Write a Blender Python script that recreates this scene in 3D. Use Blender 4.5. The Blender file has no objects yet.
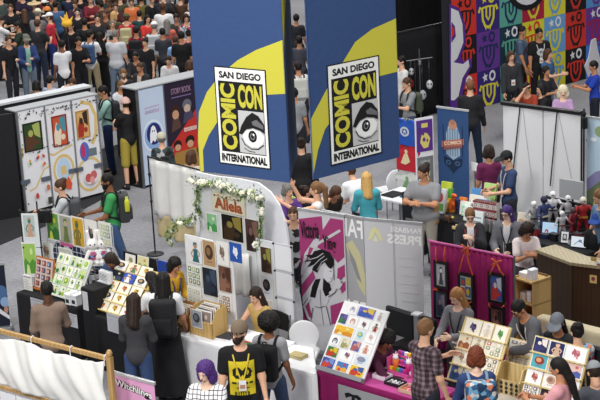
import bpy, math, random
import numpy as np
from mathutils import Matrix, Vector, noise
from mathutils.bvhtree import BVHTree
R=math.radians
rnd=random.Random(7)
C=bpy.context.scene.collection
# ---------------- camera model (height 7.6 m balcony, long lens) ----------------
F=1530.0; HC=7.6; PIT=R(16); ROL=R(2.8)
def ray(px,py):
    u=px-300; v=200-py
    u2=u*math.cos(ROL)+v*math.sin(ROL); v2=-u*math.sin(ROL)+v*math.cos(ROL)
    return Vector((u2, F*math.cos(PIT)+v2*math.sin(PIT), -F*math.sin(PIT)+v2*math.cos(PIT)))
def P(px,py,z=0.0):
    d=ray(px,py); t=(z-HC)/d.z
    return Vector((d.x*t,d.y*t,z))
cam=bpy.data.cameras.new('camera'); co=bpy.data.objects.new('camera',cam); C.objects.link(co)
cam.sensor_width=36; cam.lens=36*F/600.0; cam.clip_end=300; cam.clip_start=.5
Rt=Matrix(((1,0,0),(0,0,-1),(0,1,0))).to_4x4()   # camera looking +Y
co.matrix_world=Matrix.Translation((0,0,HC))@Matrix.Rotation(-PIT,4,'X')@Rt@Matrix.Rotation(-ROL,4,'Z')
bpy.context.scene.camera=co
# ---------------- materials ----------------
_m={}
def lin(c): return c/12.92 if c<=.04045 else ((c+.055)/1.055)**2.4
def rgb(h): h=h.lstrip('#'); return tuple(lin(int(h[i:i+2],16)/255) for i in (0,2,4))
def M(h,rough=.75,kind='fabric',metal=0,scale=60,amt=.10):
    key=(h,rough,kind,metal,scale,amt)
    if key in _m: return _m[key]
    m=bpy.data.materials.new('surface_'+h.strip('#')+'_'+kind); m.use_nodes=True
    nt=m.node_tree; n=nt.nodes; l=nt.links; b=n['Principled BSDF']
    b.inputs['Roughness'].default_value=rough; b.inputs['Metallic'].default_value=metal
    if 'Specular IOR Level' in b.inputs: b.inputs['Specular IOR Level'].default_value=.3
    c=rgb(h); tc=n.new('ShaderNodeTexCoord')
    def noisenode(s,d=3):
        x=n.new('ShaderNodeTexNoise'); x.inputs['Scale'].default_value=s; x.inputs['Detail'].default_value=d
        l.new(tc.outputs['Object'],x.inputs['Vector']); return x
    def ramp(src,stops,interp='LINEAR'):
        r=n.new('ShaderNodeValToRGB'); r.color_ramp.interpolation=interp
        e=r.color_ramp.elements
        while len(e)<len(stops): e.new(.5)
        for i,(p,cc) in enumerate(stops): e[i].position=p; e[i].color=(*cc,1)
        l.new(src,r.inputs['Fac']); return r
    if kind=='flat':
        b.inputs['Base Color'].default_value=(*c,1)
    elif kind in('fabric','skin','hair'):
        x=noisenode(scale if kind!='hair' else 90)
        r=ramp(x.outputs['Fac'],[(.3,tuple(v*(1-amt) for v in c)),(.7,tuple(min(1,v*(1+amt)) for v in c))])
        l.new(r.outputs['Color'],b.inputs['Base Color'])
        bp=n.new('ShaderNodeBump'); bp.inputs['Strength'].default_value=.25; bp.inputs['Distance'].default_value=.01
        x2=noisenode(14 if kind=='fabric' else 40,2)
        l.new(x2.outputs['Fac'],bp.inputs['Height'])
        if kind!='skin': l.new(bp.outputs['Normal'],b.inputs['Normal'])
    elif kind=='wood':
        w=n.new('ShaderNodeTexWave'); w.inputs['Scale'].default_value=6; w.inputs['Distortion'].default_value=6; w.inputs['Detail'].default_value=3
        mp=n.new('ShaderNodeMapping'); mp.inputs['Scale'].default_value=(1,1,.12)
        l.new(tc.outputs['Object'],mp.inputs['Vector']); l.new(mp.outputs['Vector'],w.inputs['Vector'])
        r=ramp(w.outputs['Fac'],[(0,tuple(v*.78 for v in c)),(1,c)]); l.new(r.outputs['Color'],b.inputs['Base Color'])
    elif kind=='plaid':
        sp=n.new('ShaderNodeSeparateXYZ'); l.new(tc.outputs['Object'],sp.inputs['Vector'])
        def stripe(s,f,ph):
            a=n.new('ShaderNodeMath'); a.operation='MULTIPLY'; a.inputs[1].default_value=f; l.new(sp.outputs[s],a.inputs[0])
            d=n.new('ShaderNodeMath'); d.operation='SINE'; l.new(a.outputs[0],d.inputs[0]); 
            g=n.new('ShaderNodeMath'); g.operation='GREATER_THAN'; g.inputs[1].default_value=ph; l.new(d.outputs[0],g.inputs[0]); return g
        ad=n.new('ShaderNodeMath'); ad.operation='ADD'
        ad2=n.new('ShaderNodeMath'); ad2.operation='ADD'
        l.new(stripe('X',105,.2).outputs[0],ad.inputs[0]); l.new(stripe('Z',105,.2).outputs[0],ad.inputs[1])
        l.new(ad.outputs[0],ad2.inputs[0]); l.new(stripe('Y',105,.2).outputs[0],ad2.inputs[1])
        dv=n.new('ShaderNodeMath'); dv.operation='DIVIDE'; dv.inputs[1].default_value=3; l.new(ad2.outputs[0],dv.inputs[0])
        r=ramp(dv.outputs[0],[(0,tuple(v*.35 for v in c)),(.5,c),(1,tuple(min(1,v*1.9+.08) for v in c))])
        l.new(r.outputs['Color'],b.inputs['Base Color'])
    elif kind=='grid':   # light cloth with fine dark lines
        br=n.new('ShaderNodeTexBrick'); br.offset=0; br.inputs['Scale'].default_value=1
        br.inputs['Brick Width'].default_value=.045; br.inputs['Row Height'].default_value=.045; br.inputs['Mortar Size'].default_value=.004
        br.inputs['Color1'].default_value=(*c,1); br.inputs['Color2'].default_value=(*c,1); br.inputs['Mortar'].default_value=(.06,.05,.07,1)
        sw=n.new('ShaderNodeSeparateXYZ'); cb=n.new('ShaderNodeCombineXYZ'); l.new(tc.outputs['Object'],sw.inputs[0])
        l.new(sw.outputs['X'],cb.inputs['X']); l.new(sw.outputs['Z'],cb.inputs['Y']); l.new(cb.outputs[0],br.inputs['Vector'])
        l.new(br.outputs['Color'],b.inputs['Base Color'])
    elif kind in('floral','camo','mono'):
        v=n.new('ShaderNodeTexVoronoi'); v.inputs['Scale'].default_value=scale; l.new(tc.outputs['Object'],v.inputs['Vector'])
        sp=n.new('ShaderNodeSeparateColor'); l.new(v.outputs['Color'],sp.inputs[0])
        pal={'floral':[(0,c),(.28,rgb('#6f9fc0')),(.5,rgb('#1c3550')),(.7,rgb('#c8c4c0')),(.86,rgb('#c8785a'))],
             'camo':[(0,c),(.35,tuple(x*.5 for x in c)),(.7,tuple(min(1,x*1.4) for x in c))],
             'mono':[(0,c),(.45,(.02,.02,.02)),(.8,(.4,.4,.42))]}[kind]
        r=ramp(sp.outputs[0],pal,'CONSTANT'); l.new(r.outputs['Color'],b.inputs['Base Color'])
    elif kind=='floor':
        x=noisenode(.35,4); x2=noisenode(14,5)
        mx=n.new('ShaderNodeMath'); mx.operation='ADD'; l.new(x.outputs['Fac'],mx.inputs[0]); l.new(x2.outputs['Fac'],mx.inputs[1])
        hv=n.new('ShaderNodeMath'); hv.operation='MULTIPLY'; hv.inputs[1].default_value=.5; l.new(mx.outputs[0],hv.inputs[0])
        r=ramp(hv.outputs[0],[(.35,tuple(v*.72 for v in c)),(.65,tuple(v*1.12 for v in c))]); l.new(r.outputs['Color'],b.inputs['Base Color'])
    _m[key]=m; return m
# ---------------- scene bookkeeping ----------------
def thing(name,label,cat,mat=None,group=None):
    o=bpy.data.objects.new(name,None); o.empty_display_size=.1; C.objects.link(o)
    if mat is not None: o.matrix_world=mat
    o['label']=label; o['category']=cat
    if group: o['group']=group
    return o
def tag(o,label,cat,group=None):
    o['label']=label; o['category']=cat
    if group: o['group']=group
    return o
class MB:
    def __init__(s): s.v=[]; s.f=[]; s.mi=[]; s.mats=[]
    def m(s,mat):
        if mat not in s.mats: s.mats.append(mat)
        return s.mats.index(mat)
    def add(s,vs,fs,mat,T=None):
        k=s.m(mat); b=len(s.v)
        for v in vs:
            v=Vector(v)
            if T is not None: v=T@v
            s.v.append(v[:])
        for f in fs: s.f.append([b+i for i in f]); s.mi.append(k)
    def box(s,a,b,mat,T=None):
        x0,y0,z0=a;x1,y1,z1=b
        s.add([(x0,y0,z0),(x1,y0,z0),(x1,y1,z0),(x0,y1,z0),(x0,y0,z1),(x1,y0,z1),(x1,y1,z1),(x0,y1,z1)],
              [(0,3,2,1),(4,5,6,7),(0,1,5,4),(1,2,6,5),(2,3,7,6),(3,0,4,7)],mat,T)
    def rbox(s,a,b,mat,r=.02,T=None):
        # box with chamfered vertical edges and a chamfered top rim
        x0,y0,z0=a;x1,y1,z1=b
        def ring(d,z): 
            q=r
            return [(x0+q+d*0,y0+d,z),(x1-q,y0+d,z),(x1-d,y0+q,z),(x1-d,y1-q,z),(x1-q,y1-d,z),(x0+q,y1-d,z),(x0+d,y1-q,z),(x0+d,y0+q,z)]
        vs=ring(0,z0)+ring(0,z1-r*.6)+ring(r*.6,z1)
        fs=[tuple(range(7,-1,-1)),tuple(range(16,24))]
        for k in (0,8):
            for i in range(8): j=(i+1)%8; fs.append((k+i,k+j,k+8+j,k+8+i))
        s.add(vs,fs,mat,T)
    def tube(s,pts,r,mat,T=None,n=8,cap=True):
        pts=[Vector(p) for p in pts]; vs=[];fs=[]
        for i,p in enumerate(pts):
            d=(pts[min(i+1,len(pts)-1)]-pts[max(i-1,0)]).normalized()
            a=d.orthogonal().normalized() if i==0 else (a-d*a.dot(d)).normalized()
            b=d.cross(a); rr=r[i] if isinstance(r,(list,tuple)) else r
            for k in range(n):
                t=2*math.pi*k/n; vs.append(p+a*math.cos(t)*rr+b*math.sin(t)*rr)
        for i in range(len(pts)-1):
            for k in range(n): j=(k+1)%n; fs.append((i*n+k,i*n+j,(i+1)*n+j,(i+1)*n+k))
        if cap: fs.append(tuple(range(n-1,-1,-1))); e=(len(pts)-1)*n; fs.append(tuple(range(e,e+n)))
        s.add(vs,fs,mat,T)
    def ell(s,c,r,mat,T=None,n=12,m=8):
        vs=[(c[0],c[1],c[2]-r[2])];fs=[]
        for i in range(1,m):
            t=math.pi*i/m
            for k in range(n):
                p=2*math.pi*k/n; vs.append((c[0]+r[0]*math.sin(t)*math.cos(p),c[1]+r[1]*math.sin(t)*math.sin(p),c[2]-r[2]*math.cos(t)))
        vs.append((c[0],c[1],c[2]+r[2])); e=len(vs)-1
        for k in range(n): j=(k+1)%n; fs.append((0,1+j,1+k)); fs.append((e,e-n+k,e-n+j))
        for i in range(m-2):
            for k in range(n): j=(k+1)%n; fs.append((1+i*n+k,1+i*n+j,1+(i+1)*n+j,1+(i+1)*n+k))
        s.add(vs,fs,mat,T)
    def lathe(s,prof,mat,T=None,n=16):
        vs=[];fs=[]
        for r,z in prof:
            for k in range(n): t=2*math.pi*k/n; vs.append((r*math.cos(t),r*math.sin(t),z))
        for i in range(len(prof)-1):
            for k in range(n): j=(k+1)%n; fs.append((i*n+k,i*n+j,(i+1)*n+j,(i+1)*n+k))
        fs.append(tuple(range(n-1,-1,-1))); e=(len(prof)-1)*n; fs.append(tuple(range(e,e+n)))
        s.add(vs,fs,mat,T)
    def build(s,name,parent=None,mat=None,smooth=False):
        me=bpy.data.meshes.new(name); me.from_pydata([tuple(v) for v in s.v],[],s.f)
        for m in s.mats: me.materials.append(m)
        if len(s.mats)>1: me.polygons.foreach_set('material_index',s.mi)
        if smooth: me.polygons.foreach_set('use_smooth',[True]*len(s.f))
        me.update()
        o=bpy.data.objects.new(name,me); C.objects.link(o)
        if parent: o.parent=parent
        if mat is not None: o.matrix_world=mat
        return o
# ---------------- text as outlines ----------------
_t={}
def textgeo(s,bold=0.0):
    if (s,bold) in _t: return _t[(s,bold)]
    cu=bpy.data.curves.new('t','FONT'); cu.body=s; cu.offset=bold; cu.resolution_u=3
    ob=bpy.data.objects.new('t',cu); C.objects.link(ob)
    dg=bpy.context.evaluated_depsgraph_get(); me=bpy.data.meshes.new_from_object(ob.evaluated_get(dg))
    vs=[v.co.copy() for v in me.vertices]; fs=[tuple(p.vertices) for p in me.polygons]
    bpy.data.objects.remove(ob); bpy.data.curves.remove(cu); bpy.data.meshes.remove(me)
    x0=min(v.x for v in vs);x1=max(v.x for v in vs);y0=min(v.y for v in vs);y1=max(v.y for v in vs)
    g=([((v.x-x0)/(x1-x0),(v.y-y0)/(y1-y0)) for v in vs],fs); _t[(s,bold)]=g; return g
# ---------------- flat artwork printed on a plane: x right, z up, facing -y ----------------
def star(cx,cz,r,n=5,q=.45,rot=90,sx=1):
    return [(cx+sx*(r if i%2==0 else r*q)*math.cos(R(rot+180*i/n)),cz+(r if i%2==0 else r*q)*math.sin(R(rot+180*i/n))) for i in range(2*n)]
def art(mb,shapes,x0,z0,w,h,y=-.001,T=None,step=.0008,clip=False):
    X=lambda u:x0+u*w; Z=lambda v:z0+v*h
    def cl(u): return min(1,max(0,u)) if clip else u
    for i,s in enumerate(shapes):
        yy=y-step*(i+1); k=s[0]
        if k=='r':
            _,a,b,c,d,col=s; mb.add([(X(cl(a)),yy,Z(cl(b))),(X(cl(c)),yy,Z(cl(b))),(X(cl(c)),yy,Z(cl(d))),(X(cl(a)),yy,Z(cl(d)))],[(0,1,2,3)],M(col,.6,'flat'),T)
        elif k=='e':
            _,a,b,c,d,col=s; n=20
            mb.add([(X(cl(a+c*math.cos(6.2832*j/n))),yy,Z(cl(b+d*math.sin(6.2832*j/n)))) for j in range(n)],[tuple(range(n))],M(col,.6,'flat'),T)
        elif k=='o':   # ring
            _,a,b,c,d,q,col=s; n=20
            vs=[];fs=[]
            for j in range(n):
                t=6.2832*j/n; vs+= [(X(a+c*math.cos(t)),yy,Z(b+d*math.sin(t))),(X(a+q*c*math.cos(t)),yy,Z(b+q*d*math.sin(t)))]
            for j in range(n): e=(j+1)%n; fs.append((2*j,2*e,2*e+1,2*j+1))
            mb.add(vs,fs,M(col,.6,'flat'),T)
        elif k=='p':
            _,pts,col=s; mb.add([(X(cl(a)),yy,Z(cl(b))) for a,b in pts],[tuple(range(len(pts)))],M(col,.6,'flat'),T)
        elif k=='l':   # polyline with width
            _,pts,wd,col=s; vs=[];fs=[]
            P2=[Vector((X(a),Z(b))) for a,b in pts]
            for j,p in enumerate(P2):
                d=(P2[min(j+1,len(P2)-1)]-P2[max(j-1,0)]); d=d.normalized() if d.length>1e-9 else Vector((1,0)); nn=Vector((-d.y,d.x))*wd/2*w
                vs+=[(p.x+nn.x,yy,p.y+nn.y),(p.x-nn.x,yy,p.y-nn.y)]
            for j in range(len(P2)-1): fs.append((2*j,2*j+1,2*j+3,2*j+2))
            mb.add(vs,fs,M(col,.6,'flat'),T)
        elif k=='t':   # text in box (a,b)-(c,d); opts: rot (0/90), mirror, bold
            _,txt,a,b,c,d,col,opt=s
            vs,fs=textgeo(txt,opt.get('bold',0)); out=[]
            for (p,q) in vs:
                if opt.get('mirror'): p=1-p
                if opt.get('rot'): p,q=1-q,p
                sh=opt.get('slant',0)
                out.append((X(a+(c-a)*p),yy,Z(b+(d-b)*q+sh*p)))
            mb.add(out,fs,M(col,.6,'flat'),T)
class Frame:
    """vertical (or slanted) planar frame: local x along, z up the face, y into the wall"""
    def __init__(s,o,ux,uz):
        ux=ux.normalized(); uz=(uz-ux*uz.dot(ux)).normalized(); uy=uz.cross(ux)
        s.M=Matrix(((ux.x,uy.x,uz.x,o.x),(ux.y,uy.y,uz.y,o.y),(ux.z,uy.z,uz.z,o.z),(0,0,0,1))); s.I=s.M.inverted(); s.L=0
    def uv(s,px,py,y=0):
        d=s.I.to_3x3()@ray(px,py); o=s.I@Vector((0,0,HC)); t=(y-o.y)/d.y; q=o+d*t; return (q.x,q.z)
def wallframe(a,b,z):
    A=P(*a,z);B=P(*b,z); f=Frame(Vector((A.x,A.y,0)),B-A,Vector((0,0,1))); f.L=(B-A).length; return f
def quadframe(bl,br,tl):
    f=Frame(bl,br-bl,tl-bl); f.L=(br-bl).length; f.Hh=(tl-bl).length; return f
def uvpoly(f,pts,W,H,z0=0): return [((f.uv(*p)[0])/W,(f.uv(*p)[1]-z0)/H) for p in pts]
# ---------------- signed distance bodies ----------------
def nets(D,lo,res):
    ins=D<0; nx,ny,nz=D.shape
    cnt=np.zeros((nx-1,ny-1,nz-1),np.int8); pos=np.zeros((nx-1,ny-1,nz-1,3),np.float32)
    for ax in range(3):
        o1,o2=[a for a in range(3) if a!=ax]
        sl0=[slice(None)]*3; sl1=[slice(None)]*3; sl0[ax]=slice(0,-1); sl1[ax]=slice(1,None)
        A=D[tuple(sl0)];B=D[tuple(sl1)]; cr=(A<0)!=(B<0); t=np.where(cr,A/np.where(cr,A-B,1),0)
        for i in (0,1):
            for j in (0,1):
                s=[slice(None)]*3; s[o1]=slice(i,D.shape[o1]-1+i); s[o2]=slice(j,D.shape[o2]-1+j); s=tuple(s)
                c=cr[s]; cnt+=c; pos[...,ax]+=np.where(c,t[s],0); pos[...,o1]+=c*i; pos[...,o2]+=c*j
    act=cnt>0; idx=-np.ones(cnt.shape,np.int64); n=int(act.sum()); idx[act]=np.arange(n)
    g=np.argwhere(act).astype(np.float32); V=(g+pos[act]/cnt[act][:,None])*res+np.array(lo,np.float32)
    Q=[]
    for ax in range(3):
        o1,o2=(ax+1)%3,(ax+2)%3
        sl0=[slice(1,-1)]*3; sl1=[slice(1,-1)]*3; sl0[ax]=slice(0,-1); sl1[ax]=slice(1,None)
        a=ins[tuple(sl0)]; b=ins[tuple(sl1)]; e=np.argwhere(a!=b)
        if not len(e): continue
        fl=a[tuple(e.T)]; base=e.copy(); base[:,o1]+=1; base[:,o2]+=1
        def id(d1,d2): q=base.copy(); q[:,o1]+=d1; q[:,o2]+=d2; return idx[tuple(q.T)]
        q=np.stack([id(-1,-1),id(0,-1),id(0,0),id(-1,0)],1); q[~fl]=q[~fl][:,::-1]; Q.append(q)
    return V,(np.concatenate(Q) if Q else np.zeros((0,4),int))
def cone(a,b,ra,rb): return ('c',Vector(a),Vector(b),ra,rb)
def elli(c,r,T=None): return ('e',Vector(c),r,T)
def sbox(c,h,r,T=None): return ('b',Vector(c),h,r,T)
def bounds(p,inf):
    if p[0]=='c': 
        r=max(p[3],p[4])+inf; a,b=p[1],p[2]
        return [min(a[i],b[i])-r for i in range(3)],[max(a[i],b[i])+r for i in range(3)]
    T=p[-1] or Matrix.Identity(4); h=p[2]; c=T@p[1]; m=T.to_3x3(); ex=[sum(abs(m[i][j])*(h[j]+(p[3] if p[0]=='b' else 0)+inf) for j in range(3)) for i in range(3)]
    return [c[i]-ex[i] for i in range(3)],[c[i]+ex[i] for i in range(3)]
def sdf(prims,res,inf=0.0,k=.03,cut=None,T=None):
    """union of primitives -> (V,Q); cut(X,Y,Z,D)->D"""
    bs=[bounds(p,inf) for p in prims]; pad=res*2.5
    lo=np.array([min(b[0][i] for b in bs)-pad for i in range(3)]); hi=np.array([max(b[1][i] for b in bs)+pad for i in range(3)])
    n=np.ceil((hi-lo)/res).astype(int)+1
    ax=[lo[i]+res*np.arange(n[i]) for i in range(3)]; D=np.full(n,.5,np.float32); mg=k+res*2
    for p,b in zip(prims,bs):
        sl=[]
        for i in range(3):
            i0=max(0,int((b[0][i]-mg-lo[i])/res)); i1=min(n[i],int((b[1][i]+mg-lo[i])/res)+2); sl.append(slice(i0,i1))
        X=ax[0][sl[0]][:,None,None];Y=ax[1][sl[1]][None,:,None];Z=ax[2][sl[2]][None,None,:]
        if p[0]=='c':
            a,bb,ra,rb=p[1:]; d=bb-a; L2=max(d.dot(d),1e-9)
            t=np.clip(((X-a.x)*d.x+(Y-a.y)*d.y+(Z-a.z)*d.z)/L2,0,1)
            dd=np.sqrt((X-a.x-t*d.x)**2+(Y-a.y-t*d.y)**2+(Z-a.z-t*d.z)**2)-(ra+(rb-ra)*t)
        else:
            TT=(p[-1] or Matrix.Identity(4)).inverted(); c=p[1]
            x=TT[0][0]*X+TT[0][1]*Y+TT[0][2]*Z+TT[0][3]-c.x; y=TT[1][0]*X+TT[1][1]*Y+TT[1][2]*Z+TT[1][3]-c.y; z=TT[2][0]*X+TT[2][1]*Y+TT[2][2]*Z+TT[2][3]-c.z
            if p[0]=='e':
                r=p[2]; k0=np.sqrt((x/r[0])**2+(y/r[1])**2+(z/r[2])**2); k1=np.sqrt((x/r[0]**2)**2+(y/r[1]**2)**2+(z/r[2]**2)**2)
                dd=k0*(k0-1)/np.maximum(k1,1e-6)
            else:
                h,r=p[2],p[3]; qx=np.abs(x)-h[0];qy=np.abs(y)-h[1];qz=np.abs(z)-h[2]
                dd=np.sqrt(np.maximum(qx,0)**2+np.maximum(qy,0)**2+np.maximum(qz,0)**2)+np.minimum(np.maximum(qx,np.maximum(qy,qz)),0)-r
        dd=dd-inf; s=tuple(sl); cur=D[s]; hh=np.maximum(k-np.abs(cur-dd),0)/k
        D[s]=np.minimum(cur,dd)-hh*hh*k*.25
    if cut is not None: D=cut(ax[0][:,None,None],ax[1][None,:,None],ax[2][None,None,:],D)
    V,Q=nets(D,lo,res)
    if T is not None:
        m=np.array(T); V=V@m[:3,:3].T+m[:3,3]
    return V,Q
def npmesh(name,chunks,parent=None,mat=None,smooth=True):
    """chunks: [(V,Q,material)]"""
    mats=[];V=[];Qs=[];mi=[];b=0
    for v,q,m in chunks:
        if not len(q): continue
        if m not in mats: mats.append(m)
        V.append(v); Qs.append(q+b); mi.append(np.full(len(q),mats.index(m))); b+=len(v)
    if not V: return None
    V=np.concatenate(V);Q=np.concatenate(Qs);mi=np.concatenate(mi).astype(np.int32)
    me=bpy.data.meshes.new(name); me.vertices.add(len(V)); me.vertices.foreach_set('co',V.astype(np.float32).ravel())
    me.loops.add(len(Q)*4); me.loops.foreach_set('vertex_index',Q.astype(np.int32).ravel())
    me.polygons.add(len(Q)); me.polygons.foreach_set('loop_start',np.arange(0,len(Q)*4,4,dtype=np.int32))
    me.polygons.foreach_set('loop_total',np.full(len(Q),4,np.int32))
    for m in mats: me.materials.append(m)
    me.polygons.foreach_set('material_index',mi); me.polygons.foreach_set('use_smooth',np.ones(len(Q),bool))
    me.update(calc_edges=True); me.validate()
    o=bpy.data.objects.new(name,me); C.objects.link(o)
    if parent: o.parent=parent
    if mat is not None: o.matrix_world=mat
    return o

def square_tl(BL,BR,px,py,z0,z1):
    """point on the sight line of a measured corner that makes the board rectangular"""
    ux=(BR-BL).normalized(); a,b=z0,z1; f=lambda z:(P(px,py,z)-BL).dot(ux)
    fa=f(a)
    for _ in range(40):
        m=(a+b)/2; fm=f(m)
        if (fm>0)==(fa>0): a,fa=m,fm
        else: b=m
    return P(px,py,(a+b)/2)
# ---------------- people ----------------
SK={'light':'#d9a98c','pale':'#e6c0a8','tan':'#b98362','brown':'#86583c','dark':'#5a3a28'}
HR={'black':'#15110f','dark':'#2a1d16','brown':'#4a3020','lbrown':'#7a5838','blond':'#c09a60','grey':'#77736e','white':'#cfcac2','red':'#6a3018','purple':'#4a2a70','platinum':'#e0d6b8'}
X_=lambda a:Matrix.Rotation(R(a),4,'X'); Y_=lambda a:Matrix.Rotation(R(a),4,'Y'); Z_=lambda a:Matrix.Rotation(R(a),4,'Z'); T_=lambda *v:Matrix.Translation(v)
def person(px,py,h,face,label,skin='light',hair='short',hc='dark',top='#444444',tk='fabric',sleeve='short',bottom='#23252c',bk='trousers',
           shoe='#1c1c1e',aR=(8,9,14,0),aL=(8,9,14,0),lean=0,hy=0,hp=4,sit=False,stride=0,g=.89,lod=0,cap=None,beard=None,topname='shirt',
           jacket=None,lanyard=None,glasses=False,world=None,hem=-.10,seat=.47,bag=None,group=None,hatkind='cap',zhead=None):
    s=h/1.743; res=[.0165,.025][lod]
    hip=(seat+.10)/s if sit else .93
    Tr=T_(0,0,hip)@X_(-lean)
    Hd=Tr@T_(0,.005,.60)@Z_(hy)@X_(-hp+lean*.45)@Matrix.Scale(.92,4)
    tp=[elli((0,-.012,.02),(.155*g,.120*g,.13),Tr),elli((0,.004+.03*(g-1),.17),(.130*g,.105*g*(1+(g-1)*.6),.16),Tr),elli((0,0,.35),(.147*g,.110*g,.165),Tr),
        cone(Tr@Vector((-.120,-.01,.458)),Tr@Vector((.120,-.01,.458)),.058,.058)]
    neck=[cone(Tr@Vector((0,-.012,.49)),Tr@Vector((0,.008,.60)),.058,.052)]
    arms=[];hands=[];legs=[];shoes=[]
    for sd,a in ((1,aR),(-1,aL)):
        f,ab,el,tw=a
        A=Tr@T_(.160*sd*(1+(g-1)*.7),0,.452)@Y_(-ab*.75*sd)@X_(f); E=A@T_(0,0,-.28)@Z_(tw*sd)@X_(el); W=E@T_(0,0,-.245)
        gg=.5+.5*g
        arms.append((sd,cone(A.translation,E.translation,.046*gg,.037*gg),cone(E.translation,W.translation,.037*gg,.025),A,E)); hands.append((sd,W))
    low=9
    for sd in (1,-1):
        if sit: L=T_(.09*sd,0,hip-.02)@Y_(-6*sd)@X_(84); K=L@T_(0,0,-.43)@X_(-80)
        else:
            f=stride*sd; L=T_(.088*sd,0,hip-.02)@Y_(-2.5*sd)@X_(f); K=L@T_(0,0,-.42)@X_(-(4 if f>=0 else 4-f*.8))
        An=K@T_(0,0,-.405)
        legs.append((cone(L.translation,K.translation,.083*(.4+.6*g),.055),cone(K.translation,An.translation,.054,.036)))
        low=min(low,An.translation.z-.085); shoes.append(An.translation.copy())
    # ---- place: head top pixel
    ht=Hd@Vector((0,-.01,.212)); off=Vector((0,0,0)); 
    if not sit: off.z=-low
    hz=(ht.z+off.z)*s
    wp=P(px,py,hz) if world is None else Vector(world)
    rot=Z_(face-90)
    hx=rot@Vector((ht.x*s,ht.y*s,0))
    base=Vector((wp.x-hx.x,wp.y-hx.y,0)) if world is None else Vector((wp.x,wp.y,0))
    root=thing('person',label,'person',Matrix.Translation(base)@rot,group)
    S=Matrix.Scale(s,4)@Matrix.Translation(off)
    sk=M(SK[skin],.55,'skin',amt=.05); hm=M(HR[hc] if hc in HR else hc,.6,'hair',amt=.25)
    def pm(name,chunks,parent=root):
        o=npmesh(name,chunks)
        if o: o.parent=parent
        return o
    # body
    bp=tp+neck+[x for a in arms for x in (a[1],a[2])]+[x for l in legs for x in l]
    for q in shoes: bp.append(cone(q+Vector((0,0,-.03)),q+Vector((0,.1,-.05)),.034,.026))
    if lod:
        for sd,W in hands: bp+= [cone(W.translation,W@Vector((0,0,-.075)),.024,.032),cone(W@Vector((-.008*sd,.0,-.09)),W@Vector((-.03*sd,0,-.15)),.024,.016)]
    V,Q=sdf(bp,res,0,.035,T=S); ch=[(V,Q,sk)]
    hd=[elli((0,-.005,.115),(.076,.094,.097)),elli((0,.03,.047),(.055,.06,.058)),elli((0,.055,.075),(.052,.038,.045)),cone((0,.088,.088),(0,.107,.062),.010,.013),
        elli((.077,-.005,.078),(.012,.022,.032)),elli((-.077,-.005,.078),(.012,.022,.032)),cone((-.04,.082,.112),(.04,.082,.112),.012,.012),elli((0,.085,.033),(.025,.012,.012)),cone((0,-.005,-.06),(0,-.005,.05),.052,.052)]
    V,Q=sdf(hd,[.009,.014][lod],0,.014,T=S@Hd); ch.append((V,Q,sk))
    fx=MB()
    for e in (-1,1):
        fx.ell((.031*e,.086,.094),(.0145,.010,.0085),M('#e8e0d8',.4,'flat'),S@Hd,8,6); fx.ell((.031*e,.0935,.094),(.0075,.005,.0075),M('#1a120e',.3,'flat'),S@Hd,8,6)
        fx.ell((.031*e,.092,.114),(.019,.008,.0045),hm,S@Hd,8,6)
    fx.ell((0,.097,.034),(.023,.006,.007),M('#9a5048',.5,'flat'),S@Hd,10,6)
    tri=[]
    if not lod:
        for sd,W in hands:
            hp_=[elli((0,0,-.045),(.017,.038,.052)),cone((0,0,0),(0,0,-.03),.026,.026)]
            for y,l in ((.028,.068),(.010,.078),(-.009,.072),(-.027,.055)):
                a=Vector((0,y,-.085)); m=a+Vector((-.012*sd,y*.1,-l*.5)); e=m+Vector((-.026*sd,0,-l*.42)); hp_+=[cone(a,m,.0095,.0088),cone(m,e,.0088,.0075)]
            a=Vector((-.004*sd,.028,-.025)); m=a+Vector((-.012*sd,.028,-.028)); e=m+Vector((-.012*sd,.008,-.03)); hp_+=[cone(a,m,.013,.011),cone(m,e,.011,.009)]
            V,Q=sdf(hp_,.0068,0,.008,T=S@W); ch.append((V,Q,sk))
    body=pm('body',ch)
    # face details joined to body mesh
    me=body.data; 
    o2=fx.build('face'); j=len(me.vertices)
    import bmesh
    bm=bmesh.new(); bm.from_mesh(me); nm=len(me.materials)
    bf=bmesh.new(); bf.from_mesh(o2.data)
    mp={}
    for m in fx.mats: 
        if m.name not in [x.name for x in me.materials]: me.materials.append(m)
    names=[x.name for x in me.materials]
    vv=[bm.verts.new(v.co) for v in bf.verts]
    bf.verts.index_update()
    for f in bf.faces:
        nf=bm.faces.new([vv[v.index] for v in f.verts]); nf.smooth=True; nf.material_index=names.index(fx.mats[f.material_index].name)
    bm.to_mesh(me); bm.free(); bf.free(); bpy.data.objects.remove(o2)
    # top
    Ti=np.array(Tr.inverted())
    def tl(X,Y,Z,r): return Ti[r,0]*X+Ti[r,1]*Y+Ti[r,2]*Z+Ti[r,3]
    def topcut(hem_,neck_r=.078,nz=.545):
        def f(X,Y,Z,D):
            x,y,z=tl(X,Y,Z,0),tl(X,Y,Z,1),tl(X,Y,Z,2)
            q=neck_r-np.sqrt(x**2+(y-.02)**2+(z-nz)**2)
            near=(np.abs(x)<.19*g)&(np.abs(y)<.19*g)
            hemd=np.where(near,hem_-z,-1.0)
            if sit: hemd=np.where(y>.16,hem_-z,hemd)
            return np.maximum(D,np.maximum(q,hemd))
        return f
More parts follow.
